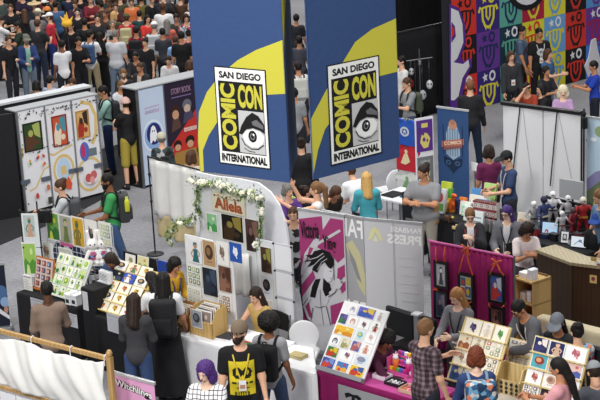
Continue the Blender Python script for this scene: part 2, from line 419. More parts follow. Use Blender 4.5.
    def garment(name,col,kind,sl,hem_,inf,nr=.078,nz=.545,front=None):
        pr=list(tp)
        for sd,u,fo,A,E in arms:
            if sl=='none': continue
            if sl=='short': e=u[1].lerp(u[2],.62); pr.append(cone(u[1],e,u[3]+.006,u[4]+.014))
            else: pr.append(cone(u[1],u[2],u[3]+.004,u[4]+.004)); pr.append(cone(fo[1],fo[1].lerp(fo[2],.93),fo[3]+.004,fo[4]+.006))
        c=topcut(hem_,nr,nz)
        if front:
            def c2(X,Y,Z,D,c=c):
                D=c(X,Y,Z,D); x,y=tl(X,Y,Z,0),tl(X,Y,Z,1)
                return np.maximum(D,np.where(y>.02,front-np.abs(x),-1.))
        else: c2=c
        V,Q=sdf(pr,res,inf,.035,c2,T=S); return pm(name,[(V,Q,M(col,.85,kind,scale={'floral':22,'mono':14,'camo':18}.get(kind,60)))])
    shirt=garment(topname,top,tk,sleeve,hem,.013)
    if jacket: garment('jacket',jacket,'fabric','long',hem-.03,.026,.09,.56,.05)
    # bottom
    def wcut(X,Y,Z,D):
        return np.maximum(D,tl(X,Y,Z,2)-.07)
    lp=[tp[0]]
    if bk=='trousers':
        for a,b in legs: lp+=[cone(a[1],a[2],a[3]+.002,a[4]+.006),cone(b[1],b[1].lerp(b[2],.97),b[3]+.006,b[4]+.014)]
        V,Q=sdf(lp,res,.008,.03,wcut,T=S); pm('trousers',[(V,Q,M(bottom,.85))])
    elif bk=='shorts':
        for a,b in legs: lp+=[cone(a[1],a[2],a[3]+.004,a[4]+.018)]
        V,Q=sdf(lp,res,.010,.03,wcut,T=S); pm('shorts',[(V,Q,M(bottom,.85))])
    else:
        ln={'skirt':.42,'longskirt':.80}[bk]
        if sit:
            for a,b in legs: lp+=[cone(a[1],a[2],a[3]+.012,a[4]+.03)]
            lp.append(cone(Vector((0,.05,hip)),Vector((0,.36,hip)),.09,.08))
            V,Q=sdf(lp,res,.012,.06,wcut,T=S)
        else:
            for sd in (1,-1):
                for yy in (-.03,.05): lp.append(cone(Vector((.03*sd,0,hip)),Vector((.085*sd,yy,hip-ln)),.11,.13))
            V,Q=sdf(lp,res,.01,.05,lambda X,Y,Z,D:np.maximum(wcut(X,Y,Z,D),(hip-ln)-Z+0*X),T=S)
        pm('skirt',[(V,Q,M(bottom,.85))])
    for q in shoes:
        V,Q=sdf([elli(q+Vector((0,-.01,-.035)),(.043,.055,.05)),elli(q+Vector((0,.085,-.058)),(.044,.095,.036)),cone(q,q+Vector((0,0,.03)),.036,.038)],[.012,.02][lod],0,.02,
                lambda X,Y,Z,D,q=q:np.maximum(D,(q.z-.085)-Z+0*X),T=S)
        pm('shoe',[(V,Q,M(shoe,.6))])
    # hair
    hs=[.011,.016][lod]
    def faceclip(X,Y,Z,D,yy=.03,zz=.135): return np.maximum(D,np.minimum(np.minimum(Y-yy+0*X+0*Z,zz+.0-Z+0*X+0*Y),.02))
    if hair not in('bald',):
        cr=elli((0,-.010,.118),(.077,.096,.101)); pr=[cr]; inf=.007; k=.02
        if hair=='buzz': inf=.004
        if hair=='long': pr+=[cone((.052,-.035,.13),(.07,-.02,-.10),.038,.026),cone((-.052,-.035,.13),(-.07,-.02,-.10),.038,.026),cone((0,-.06,.12),(0,-.095,-.20),.055,.05),cone((.03,-.06,.05),(.045,-.085,-.22),.04,.03),cone((-.03,-.06,.05),(-.045,-.085,-.19),.04,.03)]
        if hair=='bob': pr+=[cone((.05,-.02,.12),(.072,-.015,.0),.045,.04),cone((-.05,-.02,.12),(-.072,-.015,.0),.045,.04),cone((0,-.06,.12),(0,-.075,.0),.06,.055)]
        if hair=='bun': pr+=[elli((0,-.085,.19),(.045,.045,.042))]
        if hair=='pony': pr+=[cone((0,-.09,.16),(0,-.14,.10),.03,.035),cone((0,-.14,.10),(0,-.13,-.20),.038,.022)]
        if hair=='braid': pr+=[cone((0,-.06,.1),(.0,-.11,-.05),.06,.045),cone((0,-.11,-.05),(.02,-.13,-.42),.045,.022)]
        if hair=='afro': pr=[elli((0,-.035,.13),(.135,.135,.13))]
        if hair=='curly': pr=[elli((0,-.015,.125),(.092,.108,.112)),elli((.05,-.04,.06),(.06,.06,.07)),elli((-.05,-.04,.06),(.06,.06,.07))]
        if hair=='curlylong': pr=[elli((0,-.02,.125),(.10,.11,.11)),elli((.07,-.03,.03),(.055,.06,.10)),elli((-.07,-.03,.03),(.055,.06,.10)),elli((0,-.08,.0),(.09,.06,.12))]
        amp=.016 if hair in('afro','curly','curlylong') else .003
        def hc_(X,Y,Z,D):
            D=D+amp*np.sin(X*130)*np.sin(Y*120+1)*np.sin(Z*125+2)+(.004*np.sin(np.arctan2(X,Y+.3)*38+Z*6) if amp<.01 else 0)
            w_=.066 if hair not in('bob','long','curlylong','afro') else .06
            q=np.sqrt((X/w_)**2+((Y-.10)/.092)**2+((Z-.05)/.090)**2); fe=(1-q)*.06
            D=np.maximum(D,fe)
            if hair in('short','buzz','curly','bun','pony','braid'): D=np.maximum(D,np.where(Y>.02,np.minimum((.095-Z)+0*X,Y-.02+0*X),-1.))
            return D
        V,Q=sdf(pr,hs,inf,k,hc_,T=S@Hd); pm('hair',[(V,Q,hm)])
    if beard:
        V,Q=sdf([elli((0,.03,.045),(.057,.062,.06)),elli((0,.06,.0),(.04,.035,.035))],hs,.009,.02,lambda X,Y,Z,D:np.maximum(D,np.maximum(Z-.062+.15*np.abs(X)*0,.0-Y)+0*X),T=S@Hd)
        pm('beard',[(V,Q,M(HR[beard],.7,'hair'))])
    if cap:
        pr=[elli((0,-.008,.125),(.083,.100,.100))]
        if hatkind=='cap': pr.append(elli((0,.125,.142),(.066,.062,.008)))
        if hatkind=='hat': pr.append(elli((0,0,.14),(.16,.17,.012)))
        def cc(X,Y,Z,D): 
            z0={'cap':.132,'hat':.128,'beanie':.11,'visor':.12}[hatkind]; D=np.maximum(D,z0-Z+0*X)
            return D
        V,Q=sdf(pr,hs,.014,.01,cc,T=S@Hd); pm('hat' if hatkind=='hat' else ('beanie' if hatkind=='beanie' else 'cap'),[(V,Q,M(cap,.8))])
    if glasses:
        b=MB(); gm=M('#111111',.3,'flat')
        for e in (-1,1):
            b.tube([(.033*e+.024*math.cos(t*.7854),.102,.092+.019*math.sin(t*.7854)) for t in range(9)],.0035,gm,S@Hd,5); b.tube([(.055*e,.10,.098),(.08*e,0,.098)],.003,gm,S@Hd,5)
        b.tube([(-.01,.104,.096),(.01,.104,.096)],.003,gm,S@Hd,5); o=b.build('glasses'); o.parent=root
    bvh=None
    def surf(x,z,side=1):   # shirt surface in torso-local coords
        nonlocal bvh
        if bvh is None: bvh=BVHTree.FromPolygons([v.co[:] for v in shirt.data.vertices],[tuple(p.vertices) for p in shirt.data.polygons])
        o=S@Tr@Vector((x,.5*side,z)); d=((S@Tr).to_3x3()@Vector((0,-side,0))).normalized()
        hit=bvh.ray_cast(o,d); 
        if hit[0] is None: return None
        return hit[0]-d*.005
    if lanyard:
        b=MB(); m=M(lanyard,.6,'flat'); pts=[]
        ys=[(-.085,.47),(-.07,.40),(-.045,.30),(-.012,.20)]
        off3=((S@Tr).to_3x3()@Vector((0,.012,0)))
        for sgn in (1,-1):
            pp=[]
            for x,z in ys:
                q=surf(x*sgn,z); 
                if q is not None: pp.append(q+off3)
            if len(pp)>1: b.tube(pp,.0085,m,None,6)
        if b.v:
            o=b.build('lanyard'); o.parent=root
            q=surf(0,.14)
            if q is not None:
                q=q+off3*1.2; Rm=(S@Tr).to_3x3().normalized().to_4x4(); bb=MB(); Tm=Matrix.Translation(q)@Rm
                bb.box((-.04,-.004,-.06),(.04,.004,.06),M('#e9e9ea',.4,'flat'),Tm); bb.box((-.028,.004,-.035),(.028,.0055,.01),M('#b88a6a',.5,'flat'),Tm)
                o2=bb.build('badge'); o2.parent=o
    root['_']=0; del root['_']
    info=dict(root=root,S=S,Tr=Tr,Hd=Hd,hands=hands,arms=arms,surf=surf,W=root.matrix_world.copy(),s=s,shirt=shirt,g=g)
    if bag: backpack(info,*bag)
    if sit: chair_at(root.matrix_world, seat, label)
    return info
def decal(info,name,x0,z0,x1,z1,nx,nz,fn,side=1):
    """print on the shirt that follows the cloth; fn(u,v)->colour or None"""
    b=MB(); g={}
    for i in range(nx+1):
        for j in range(nz+1): g[i,j]=info['surf'](x0+(x1-x0)*i/nx,z0+(z1-z0)*j/nz,side)
    for i in range(nx):
        for j in range(nz):
            c=fn((i+.5)/nx,(j+.5)/nz); q=[g[i,j],g[i+1,j],g[i+1,j+1],g[i,j+1]]
            if c is None or any(v is None for v in q): continue
            if side==1: q=q[::-1]
            b.add(q,[(0,1,2,3)],M(c,.7,'flat'))
    if b.v: o=b.build(name); o.parent=info['shirt']; return o
def backpack(info,col,label,kind='fabric',trim='#1b1b1d',size=1.0):
    Fm=info['S']@info['Tr']; g=info['g']
    r=thing('backpack',label,'backpack',info['W']); y=-.115*g-.075*size
    sc={'floral':22,'camo':18}.get(kind,60)
    V,Q=sdf([sbox((0,y-.01,.27),(.105*size,.035*size,.17*size),.045,None),elli((0,y-.02,.42),(.11*size,.06,.06))],.016,0,.03,T=Fm)
    o=npmesh('pack_body',[(V,Q,M(col,.8,kind,scale=sc))]); o.parent=r
    V,Q=sdf([sbox((0,y-.075*size-.02,.19),(.08*size,.012,.075*size),.025,None)],.014,0,.03,T=Fm)
    o=npmesh('pocket',[(V,Q,M(col,.8,kind,scale=sc,amt=.2))]); o.parent=r
    for sd in (1,-1):
        b=MB(); pts=[(.09*sd,y+.03,.42),(.10*sd,-.07*g,.515),(.10*sd,0,.535),(.10*sd,.08*g,.50),(.11*sd,.125*g,.40),(.125*sd,.128*g,.28),(.15*sd*g,.06,.18),(.12*sd,y+.04,.12)]
        b.tube([Fm@Vector(p) for p in pts],.017,M(trim,.8,'flat'),None,6); o=b.build('strap',smooth=True); o.parent=r
    b=MB(); b.tube([Fm@Vector(p) for p in [(-.03,y+.02,.47),(-.02,y+.02,.51),(.02,y+.02,.51),(.03,y+.02,.47)]],.008,M(trim,.8,'flat'),None,6); o=b.build('handle'); o.parent=r
    return r
_chn=[0]
CH_LABEL=[]
def chair_at(W,seat,who):
    m=W.copy(); lab='black folding chair under the '+' '.join(who.split()[:10])
    chair(m,seat,'#1d1e20',lab,'folding_chair')
def chair(W,seat,col,label,name='folding_chair',back='#1d1e20'):
    r=thing(name,label,'chair',W); mt=M('#6d6f73',.4,'flat',metal=.8)
    b=MB(); b.rbox((-.21,-.2,seat-.035),(.21,.2,seat),M(col,.7),.03); b.build('seat',r)
    b=MB()
    n=6; vs=[];fs=[]
    for i in range(n+1):
        x=-.21+.42*i/n; yb=-.235-.03*math.cos((i/n-.5)*math.pi)
        for (dy,z) in ((0,seat+.18),(0,seat+.40),(-.022,seat+.40),(-.022,seat+.18)): vs.append((x,yb+dy,z+(.02*math.cos((i/n-.5)*math.pi) if z>seat+.3 else 0)))
    for i in range(n):
        for k in range(4): j=(k+1)%4; fs.append((i*4+k,i*4+j,i*4+4+j,i*4+4+k))
    fs+=[(0,1,2,3),(n*4+3,n*4+2,n*4+1,n*4)]
    b.add(vs,fs,M(back,.6)); b.build('backrest',r)
    for sx in (-1,1):
        b=MB(); b.tube([(.225*sx,-.27,seat+.40),(.225*sx,-.19,seat-.02),(.225*sx,.22,.012)],.011,mt); b.build('leg',r)
        b=MB(); b.tube([(.205*sx,.15,seat-.04),(.205*sx,-.24,.012)],.011,mt); b.build('leg',r)
    b=MB(); b.tube([(-.22,.17,.06),(.22,.17,.06)],.008,mt); b.build('stretcher',r)
    return r
# ---------------- lights and setting ----------------
w=bpy.data.worlds.new('hall'); bpy.context.scene.world=w; w.use_nodes=True
w.node_tree.nodes['Background'].inputs[0].default_value=(.93,.97,1,1); w.node_tree.nodes['Background'].inputs[1].default_value=.15
def area(x,y,z,sx,sy,e,aim=None):
    l=bpy.data.lights.new('hall_lamp','AREA'); l.shape='RECTANGLE'; l.size=sx; l.size_y=sy; l.energy=e; l.color=(1,.985,.96)
    o=bpy.data.objects.new('hall_lamp',l); C.objects.link(o); o.location=(x,y,z)
    if aim: o.rotation_euler=(Vector(aim)-Vector((x,y,z))).to_track_quat('-Z','Y').to_euler()
for x in (-9,0,9):
    for y in (8,22,36,50): area(x+(-2 if y in(8,36) else 1),y,12,2.4,2.4,560)
area(-6,4,12.5,3,3,1500,(0,22,0))
s=bpy.context.scene; s.view_settings.view_transform='Standard'; s.view_settings.look='None'; s.view_settings.gamma=1; s.view_settings.exposure=0.20; s.view_settings.use_curve_mapping=False
b=MB(); b.box((-40,4,-.2),(40,95,0),M('#8d8d92',.8,'floor')); o=b.build('floor'); o['kind']='structure'
# ---------------- hanging banners ----------------
BLUE='#304772'; YEL='#beb840'
def banner_face(fr,W,Hh,pts_y,logo,parent,Wm,blue=BLUE,name='banner_face'):
    b=MB(); b.box((0,0,0),(W,.006,Hh),M(blue,.8,amt=.03,scale=20))
    art(b,[('p',uvpoly(fr,pts_y,W,Hh),YEL)] if pts_y and not isinstance(pts_y[0][0],str) else (pts_y or []),0,0,W,Hh,clip=True)
    o=b.build(name); o.matrix_world=Wm@fr.M; 
    if logo:
        # logo board corners in pixels tl,tr,bl,br
        q=[fr.uv(*p) for p in logo]; x0=(q[0][0]+q[2][0])/2; x1=(q[1][0]+q[3][0])/2; z0=(q[2][1]+q[3][1])/2; z1=(q[0][1]+q[1][1])/2
        Wd='#e2e2de';K='#161618'
        sh=[('r',-.022,-.012,1.022,1.012,K),('r',0,0,1,1,Wd),('r',.05,.125,.95,.865,K),
            ('t','SAN DIEGO',.08,.893,.92,.965,K,{'bold':.04}),('t','INTERNATIONAL',.04,.022,.96,.105,K,{'bold':.05}),
            ('t','COMIC',.085,.15,.385,.84,YEL,{'rot':1,'bold':.045}),('t','CON',.445,.60,.925,.845,YEL,{'bold':.045}),
            ('r',.43,.135,.945,.575,'#b9b9ba')]
        # eye
        sh+=[('p',[(.49,.31),(.56,.365),(.70,.39),(.86,.37),(.94,.32),(.90,.25),(.80,.205),(.66,.20),(.55,.24)],'#e2e2e0'),
             ('e',.70,.315,.085,.062,K),('e',.70,.315,.05,.037,'#77777a'),('e',.70,.315,.03,.024,K),('e',.725,.335,.016,.012,'#ffffff'),
             ('p',[(.43,.335),(.49,.42),(.60,.515),(.72,.565),(.84,.535),(.945,.455),(.945,.355),(.86,.385),(.72,.405),(.58,.385),(.49,.325)],K),
             ('p',[(.70,.47),(.80,.495),(.93,.44),(.93,.40),(.82,.42),(.72,.435)],'#66666a'),
             ('l',[(.48,.29),(.54,.225),(.66,.185),(.80,.19),(.92,.24)],.014,K),('l',[(.52,.19),(.62,.16),(.74,.155)],.010,K)]
        l=MB(); l.box((x0-.01,-.004,z0-.01),(x1+.01,.001,z1+.01),M(K,.6,'flat')); art(l,sh,x0,z0,x1-x0,z1-z0,y=-.005); l2=l.build('logo_panel',o)
        l2.parent=o
    o2=o; m=o.matrix_world.copy(); o.parent=parent; o.matrix_parent_inverse=Matrix.Identity(4); o.matrix_world=m
    return o
def bframe(a,b,z):
    A=P(*a,z);B=P(*b,z); f=Frame(A,B-A,Vector((0,0,1))); f.L=(B-A).length; return f
HB=2.7
def tower(a,b,zb,front,logo,side_dir,left,label):
    f=bframe(a,b,zb); W=f.L; A=f.M.translation.copy(); B=A+(P(*b,zb)-A)
    root=thing('hanging_banner',label,'banner',Matrix.Identity(4))
    banner_face(f,W,HB,front,logo,root,Matrix.Identity(4))
    sd=Vector((math.cos(R(side_dir)),math.sin(R(side_dir)),0))
    e1=B if left else A; e0=A if left else B
    apex=e1+sd*W
    f2=Frame(e1,apex-e1,Vector((0,0,1))) if left else Frame(apex,e1-apex,Vector((0,0,1)))
    yy=[('p',[(0,.30),(.25,.36),(.6,.52),(1,.72),(1,.50),(.6,.42),(.3,.10),(0,.06)],YEL)]
    if left: yy=[('p',[(0,.42),(.0,.92),(.3,.95),(.6,.9),(1,.82),(1,.62),(.5,.58),(.2,.5)],YEL)]
    banner_face(f2,W,HB,yy,None,root,Matrix.Identity(4))
    f3=Frame(apex,e0-apex,Vector((0,0,1))) if left else Frame(e0,apex-e0,Vector((0,0,1)))
    banner_face(f3,(e0-apex).length,HB,yy,None,root,Matrix.Identity(4))
    b=MB(); mt=M('#b9bcc0',.4,'flat',metal=.7)
    for p,q in ((A,B),(e1,apex),(apex,e0)): b.tube([p+Vector((0,0,HB)),q+Vector((0,0,HB))],.014,mt)
    b.build('top_frame',root)
    for p in (A,B,apex):
        b=MB(); b.tube([p+Vector((0,0,HB)),p*1+Vector((0,0,10.5-zb))],.004,mt,None,5); b.build('hanging_cable',root)
tower((200,171),(290,183),4.0,[(284,40),(256,50),(238,60),(220,75),(207,92),(199,112),(194,140),(192,180),(204,172),(203,150),(209,135),(220,118),(240,104),(262,95),(288,94)],
      ((216,66),(265,72),(220,162),(270,168)),85.5,True,'blue hanging event banner with white eye logo panel, left one of the pair')
tower((313,180),(400,157),4.0,[(398,18),(372,29),(355,42),(344,60),(325,92),(310,120),(309,190),(313,176),(318,150),(325,129),(345,102),(362,86),(380,76),(400,71)],
      ((327,67),(377,56),(332,165),(381,151)),80,False,'blue hanging event banner with white eye logo panel, right one of the pair')
# ---------------- printed sheets ----------------
def motif(k,c,rs):
    a,b_,d=c
    u=lambda lo,hi: rs.uniform(lo,hi)
    if k=='figure':
        cx=u(.42,.58); return [('r',.07,.05,.93,.95,a),('p',[(cx-.24,.06),(cx+.24,.06),(cx+.13,.42),(cx+.16,.60),(cx-.16,.60),(cx-.13,.42)],b_),('e',cx,.72,.12,.11,d),('p',[(cx-.14,.70),(cx-.12,.86),(cx+.10,.88),(cx+.15,.74),(cx+.05,.80),(cx-.07,.78)],b_),('l',[(cx-.14,.56),(cx-.30,.38),(cx-.2,.25)],.07,d),('l',[(cx+.14,.56),(cx+.28,.46),(cx+.22,.30)],.07,d)]
    if k=='spot':
        cx,cz=u(.45,.55),u(.45,.6); return [('e',cx,cz,.20,.22,b_),('e',cx+.08,cz+.14,.10,.10,d),('p',[(cx-.15,cz+.1),(cx-.12,cz+.32),(cx,cz+.2)],b_),('l',[(cx,cz-.1),(cx+.12,cz-.32)],.08,d),('l',[(cx-.08,cz-.1),(cx-.16,cz-.3)],.07,a)]
    if k=='land':
        return [('r',.06,.05,.94,.95,a),('p',[(.06,.05),(.94,.05),(.94,.38),(.7,.5),(.45,.36),(.2,.52),(.06,.4)],b_),('e',.65,.72,.1,.1,d),('p',[(.2,.05),(.5,.05),(.42,.3),(.30,.34)],d)]
    if k=='grid':
        o=[]; n=3
        for i in range(n):
            for j in range(n): cc=[a,b_,d][(i+j+rs.randint(0,2))%3]; o.append(('r',.08+i*.30,.07+j*.30,.30+i*.30,.30+j*.30,cc)); o.append(('e',.19+i*.3,.19+j*.30,.06,.07,'#e9e2d2'))
        return o
    if k=='disc': return [('r',.05,.04,.95,.96,a),('e',.5,.55,.30,.27,b_),('e',.46,.58,.16,.15,d),('l',[(.3,.2),(.7,.2)],.03,b_)]
    if k=='lines':
        o=[('r',.04,.84,.96,.90,a)]
        for i in range(6): o.append(('r',.12,.12+i*.11,u(.6,.9),.15+i*.11,b_))
        return o
    if k=='arch': return [('o',.5,.45,.30,.34,.62,b_),('r',.15,.05,.85,.20,a),('e',.5,.5,.12,.16,d),('p',[(.3,.2),(.7,.2),(.5,.5)],a)]
    if k=='full': return [('r',.03,.02,.97,.98,a),('p',[(.1,.02),(.5,.02),(.62,.5),(.3,.8),(.1,.4)],b_),('p',[(.9,.98),(.5,.9),(.6,.55),(.9,.4)],d),('e',.4,.62,.13,.12,d),('e',.7,.28,.14,.1,b_)]
    if k=='comic': return [('r',.05,.05,.95,.95,'#e8e0c8'),('r',.08,.55,.48,.92,a),('r',.52,.62,.92,.92,b_),('r',.08,.08,.40,.5,d),('r',.44,.08,.92,.56,a),('e',.28,.72,.12,.12,d),('e',.68,.32,.14,.15,b_),('e',.7,.76,.1,.08,'#e8c840')]
    return []
_seed=[0]
def sheet(T,x0,z0,w,h,kind,c,label,group=None,name='art_print',paper='#e9e8e2',cat='print',th=.002,tilt=0,frame=None):
    _seed[0]+=1; rs=random.Random(_seed[0])
    b=MB(); 
    if frame:
        for q in ((-.0,-.0,w,.02),(0,h-.02,w,h),(0,.02,.02,h-.02),(w-.02,.02,w,h-.02)): b.box((q[0]-w/2,-.012,q[1]-h/2),(q[2]-w/2,.004,q[3]-h/2),M(frame,.5))
    b.box((-w/2,-th,-h/2),(w/2,0,h/2),M(paper,.7,'flat')); art(b,motif(kind,c,rs),-w/2,-h/2,w,h,y=-th)
    o=b.build(name,None,T@T_(x0+w/2,-.001,z0+h/2)@Y_(tilt)); tag(o,label,cat,group); return o
def sheetpx(f,px0,py0,px1,py1,kind,c,label,group=None,y=0,**k):
    """px corners: top-left & bottom-right measured on the plane of f"""
    cy=(py0+py1)/2; cx=(px0+px1)/2
    xl=f.uv(px0,cy)[0]; xr=f.uv(px1,cy)[0]; zt=f.uv(cx,py0)[1]; zb=f.uv(cx,py1)[1]
    return sheet(f.M@T_(0,y,0),xl,zb,xr-xl,zt-zb,kind,c,label,group,**k)
# ---------------- big patterned wall ----------------
f=Frame(P(450,116,0),P(600,75,0)-P(450,116,0),Vector((0,0,1)))
root=thing('patterned_wall','tall booth wall tiled with bright squares of toothy U faces','booth wall',f.M)
WL=9.5; 
b=MB(); b.box((-.05,.02,0),(WL,.14,5.2),M('#2c2c34',.8)); b.build('backing',root)
ex=[f.uv(x,60)[0] for x in (451,477,500.5,522,544,565,586)]; cw=(ex[-1]-ex[1])/5
xs=[ex[1]+cw*(i-1) for i in range(0,12)]; rh=f.uv(489,31)[1]-f.uv(489,70)[1]; zb0=f.uv(489,108)[1]
PV='#3b2a7c';PU='#6c3a9a';YE='#e6dc3c';NV='#1f2f5c';TE='#62b09c';RD='#d8382c';BK='#1b191d';LB='#6fa8dc';WH='#ececee';CR='#b02040';BL='#4a7fd0'
cols=[[(RD,BK,WH),(BK,RD,RD),(RD,BK,BK),(BK,RD,RD),(RD,BK,WH)],[(PV,YE,WH),(PU,NV,NV),(PV,YE,YE),(PU,NV,NV),(PV,YE,WH)],[(TE,NV,NV),('#173a4c',TE,WH),(TE,NV,NV),('#173a4c',TE,WH),(TE,NV,NV)],
 [(RD,YE,YE),(YE,RD,RD),(CR,YE,YE),(YE,RD,RD),(RD,YE,YE)],[(YE,LB,LB),(LB,YE,WH),(YE,LB,LB),(LB,YE,WH),(YE,LB,LB)],[(BK,RD,WH),(RD,BK,BK),(BK,RD,RD),(RD,BK,BK),(BK,RD,RD)],
 [(BL,PU,PU),(PU,CR,WH),('#5b9bd8',PU,PU),(PU,CR,WH),(BL,PU,PU)],[(PV,YE,WH),(PU,NV,NV),(PV,YE,YE),(PU,NV,NV),(PV,YE,WH)],[(RD,BK,WH),(BK,RD,RD),(RD,BK,BK),(BK,RD,RD),(RD,BK,WH)]]
def uface(bg,fg,eye):
    o=[('r',0,0,1,1,bg)]
    o+=[('l',[(.10,.50),(.16,.62),(.25,.57),(.27,.30),(.37,.14),(.5,.09),(.63,.14),(.73,.30),(.75,.57),(.84,.62),(.90,.50)],.085,fg),
        ('l',[(.25,.60),(.42,.62),(.58,.62),(.76,.60)],.05,fg),('l',[(.42,.60),(.42,.38),(.5,.28),(.58,.38),(.58,.60)],.07,fg),
        ('p',[(.34,.18),(.42,.12),(.40,.02),(.36,.08)],fg),('p',[(.52,.12),(.64,.16),(.60,.06),(.57,.0),(.55,.07)],fg)]
    o+=[('p',star(.33,.82,.13,5,.45,100),eye),('o',.64,.83,.14,.14,.55,eye)]
    return o
for i,cl in enumerate(cols):
    for j in range(5):
        x0=xs[i]; x1=xs[i+1]; z0=zb0+rh*j
        if i==0: x0=max(x0,ex[0])
        if x1>WL: continue
        b=MB(); b.box((x0,0,z0),(x1-.004,.02,z0+rh-.004),M(cl[j][0],.7,'flat'))
        art(b,uface(*cl[j])[1:],xs[i],z0,cw,rh,y=-.001); b.build('pattern_tile',root)
b=MB(); b.box((-.05,-.01,0),(WL,.02,zb0),M('#8a8a90',.7)); b.build('skirting_board',root)
def uvw(pts): return [f.uv(*p) for p in pts]
def polywall(name,layers,y):
    b=MB()
    for k,(pts,c) in enumerate(layers):
        q=[(f.uv(*p)) for p in pts]; n=len(q); yy=-y-.012*k
        b.add([(a,yy,z) for a,z in q]+[(a,yy+.03,z) for a,z in q],[tuple(range(n))]+[(i,i+n,(i+1)%n+n,(i+1)%n) for i in range(n)],M(c,.7,'flat'))
    return b.build(name,root)
polywall('cutout_figure',[([(449,4),(458,8),(464,24),(465,42),(460,56),(463,62),(470,58),(471,66),(465,78),(461,98),(455,112),(450,113)][::-1],'#5a2f8e'),
   ([(450,8),(457,11),(461,24),(462,42),(456,58),(452,62),(462,64),(467,60),(468,66),(461,78),(457,96),(453,100),(450,100)][::-1],'#e4e4e8'),
   ([(450,22),(453,26),(454,36),(450,42)][::-1],'#5a2f8e'),([(450,26),(452,29),(452,34),(450,37)][::-1],RD)],.03)
ci=lambda cx,cy,r:[(cx+r*math.cos(t*.3927),cy+r*.95*math.sin(t*.3927)) for t in range(16)][::-1]
polywall('round_eye',[(ci(525,-6,17),BK),(ci(525,-7,12.5),'#e4e4e8')],.03)
polywall('cutout_hand',[([(584,66),(588,58),(591,40),(595,38),(597,50),(600,62),(603,80),(598,85),(590,84)][::-1],'#dedee4')],.03)
# ---------------- black drape booth ----------------
def drape(f,x0,x1,z0,z1,mat,parent,folds=8,amp=.03,name='curtain',y=0,ph=0,wob=0):
    nx=max(12,int((x1-x0)/.03)); nz=8; vs=[];fs=[]
    for s_ in (0,1):
        for i in range(nx+1):
            for j in range(nz+1):
                u=i/nx; v=j/nz
                yy=y+amp*math.sin(u*folds*6.2832+ph+.6*math.sin(v*3+ph))*(1-.45*v)+s_*.008+wob*math.sin(v*4+u*7)
                vs.append((x0+(x1-x0)*u,yy,z0+(z1-z0)*v))
    K=(nx+1)*(nz+1)
    for i in range(nx):
        for j in range(nz):
            a=i*(nz+1)+j; b_=a+nz+1; fs.append((a,b_,b_+1,a+1)); fs.append((K+a,K+a+1,K+b_+1,K+b_))
    for j in range(nz):
        fs.append((j,j+1,K+j+1,K+j)); a=nx*(nz+1)+j; fs.append((a,K+a,K+a+1,a+1))
    for i in range(nx):
        a=i*(nz+1); b_=a+nz+1; fs.append((a,K+a,K+b_,b_)); a+=nz;b_+=nz; fs.append((a,b_,K+b_,K+a))
    b=MB(); b.add(vs,fs,mat); o=b.build(name,parent,smooth=True); return o
f=Frame(P(375,131,0),P(451,110,0)-P(375,131,0),Vector((0,0,1))); LD=(P(451,110,0)-P(375,131,0)).length
root=thing('drape_wall','black pleated drape wall beside the bright patterned booth','curtain',f.M)
drape(f,0,LD,.02,1.95,M('#1c1c1f',.9,amt=.3),root,30,.02)
b=MB(); b.tube([(0,0,1.98),(LD,0,1.98)],.022,M('#55565a',.4,'flat',metal=.8)); b.build('top_rail',root)
for x in (.03,LD-.03): b=MB(); b.tube([(x,.04,0),(x,.04,2)],.02,M('#55565a',.4,'flat',metal=.8)); b.build('post',root)
g=Frame(f.M@Vector((-.6,.9,0)),f.M.to_3x3()@Vector((1,0,0)),Vector((0,0,1)))
root=thing('backdrop','tall black backdrop rising behind the low drape wall','curtain',g.M)
drape(g,0,LD+1.6,.02,5.2,M('#141416',.9,amt=.3),root,50,.03)
b=MB(); b.tube([(0,0,5.24),(LD+1.6,0,5.24)],.03,M('#303034',.5,'flat')); b.build('top_rail',root)
for x in (0,LD+1.6): b=MB(); b.tube([(x,.05,0),(x,.05,5.24)],.03,M('#303034',.5,'flat')); b.build('post',root)
# stand of costume pieces in front of the drape
p=P(420,95,0); r=thing('costume_rack','stand of small costume masks and chains glinting before the black drape','display',Matrix.Translation(P(421,122,0)))
b=MB(); mt=M('#8a8c90',.3,'flat',metal=.9); b.tube([(0,0,0),(0,0,1.6)],.014,mt); b.lathe([(.2,0),(.2,.02),(.03,.04)],mt); b.build('stand',r)
b=MB(); b.tube([(-.28,0,1.35),(.28,0,1.4)],.012,mt); b.build('crossbar',r)
for x,z,c,rr in ((-.18,1.12,'#c8c8cc',.08),(-.2,.86,'#a02828',.09),(.0,1.3,'#8a8a90',.06),(.2,.82,'#d4d4d8',.10),(.05,.6,'#b9bcc4',.11),(-.1,.42,'#e0e0e4',.08)):
    b=MB(); b.ell((x,-.03,z),(rr*.7,.06,rr),M(c,.4)); b.ell((x-.03,-.085,z+.02),(.015,.01,.02),M('#101010',.4)); b.ell((x+.03,-.085,z+.02),(.015,.01,.02),M('#101010',.4)); b.tube([(x,0,z),(x,0,1.38)],.003,mt,None,4); b.build('mask',r,smooth=True)
# ---------------- carpet strip ----------------
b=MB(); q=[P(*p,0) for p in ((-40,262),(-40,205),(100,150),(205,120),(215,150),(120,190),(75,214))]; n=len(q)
b.add([(v.x,v.y,.012) for v in q]+[(v.x,v.y,0) for v in q],[tuple(range(n-1,-1,-1))]+[(i,i+n,(i+1)%n+n,(i+1)%n) for i in range(n)],M('#2a2a2d',.95,amt=.4)); tag(b.build('carpet'),'dark carpet strip under the tall display panels','carpet')
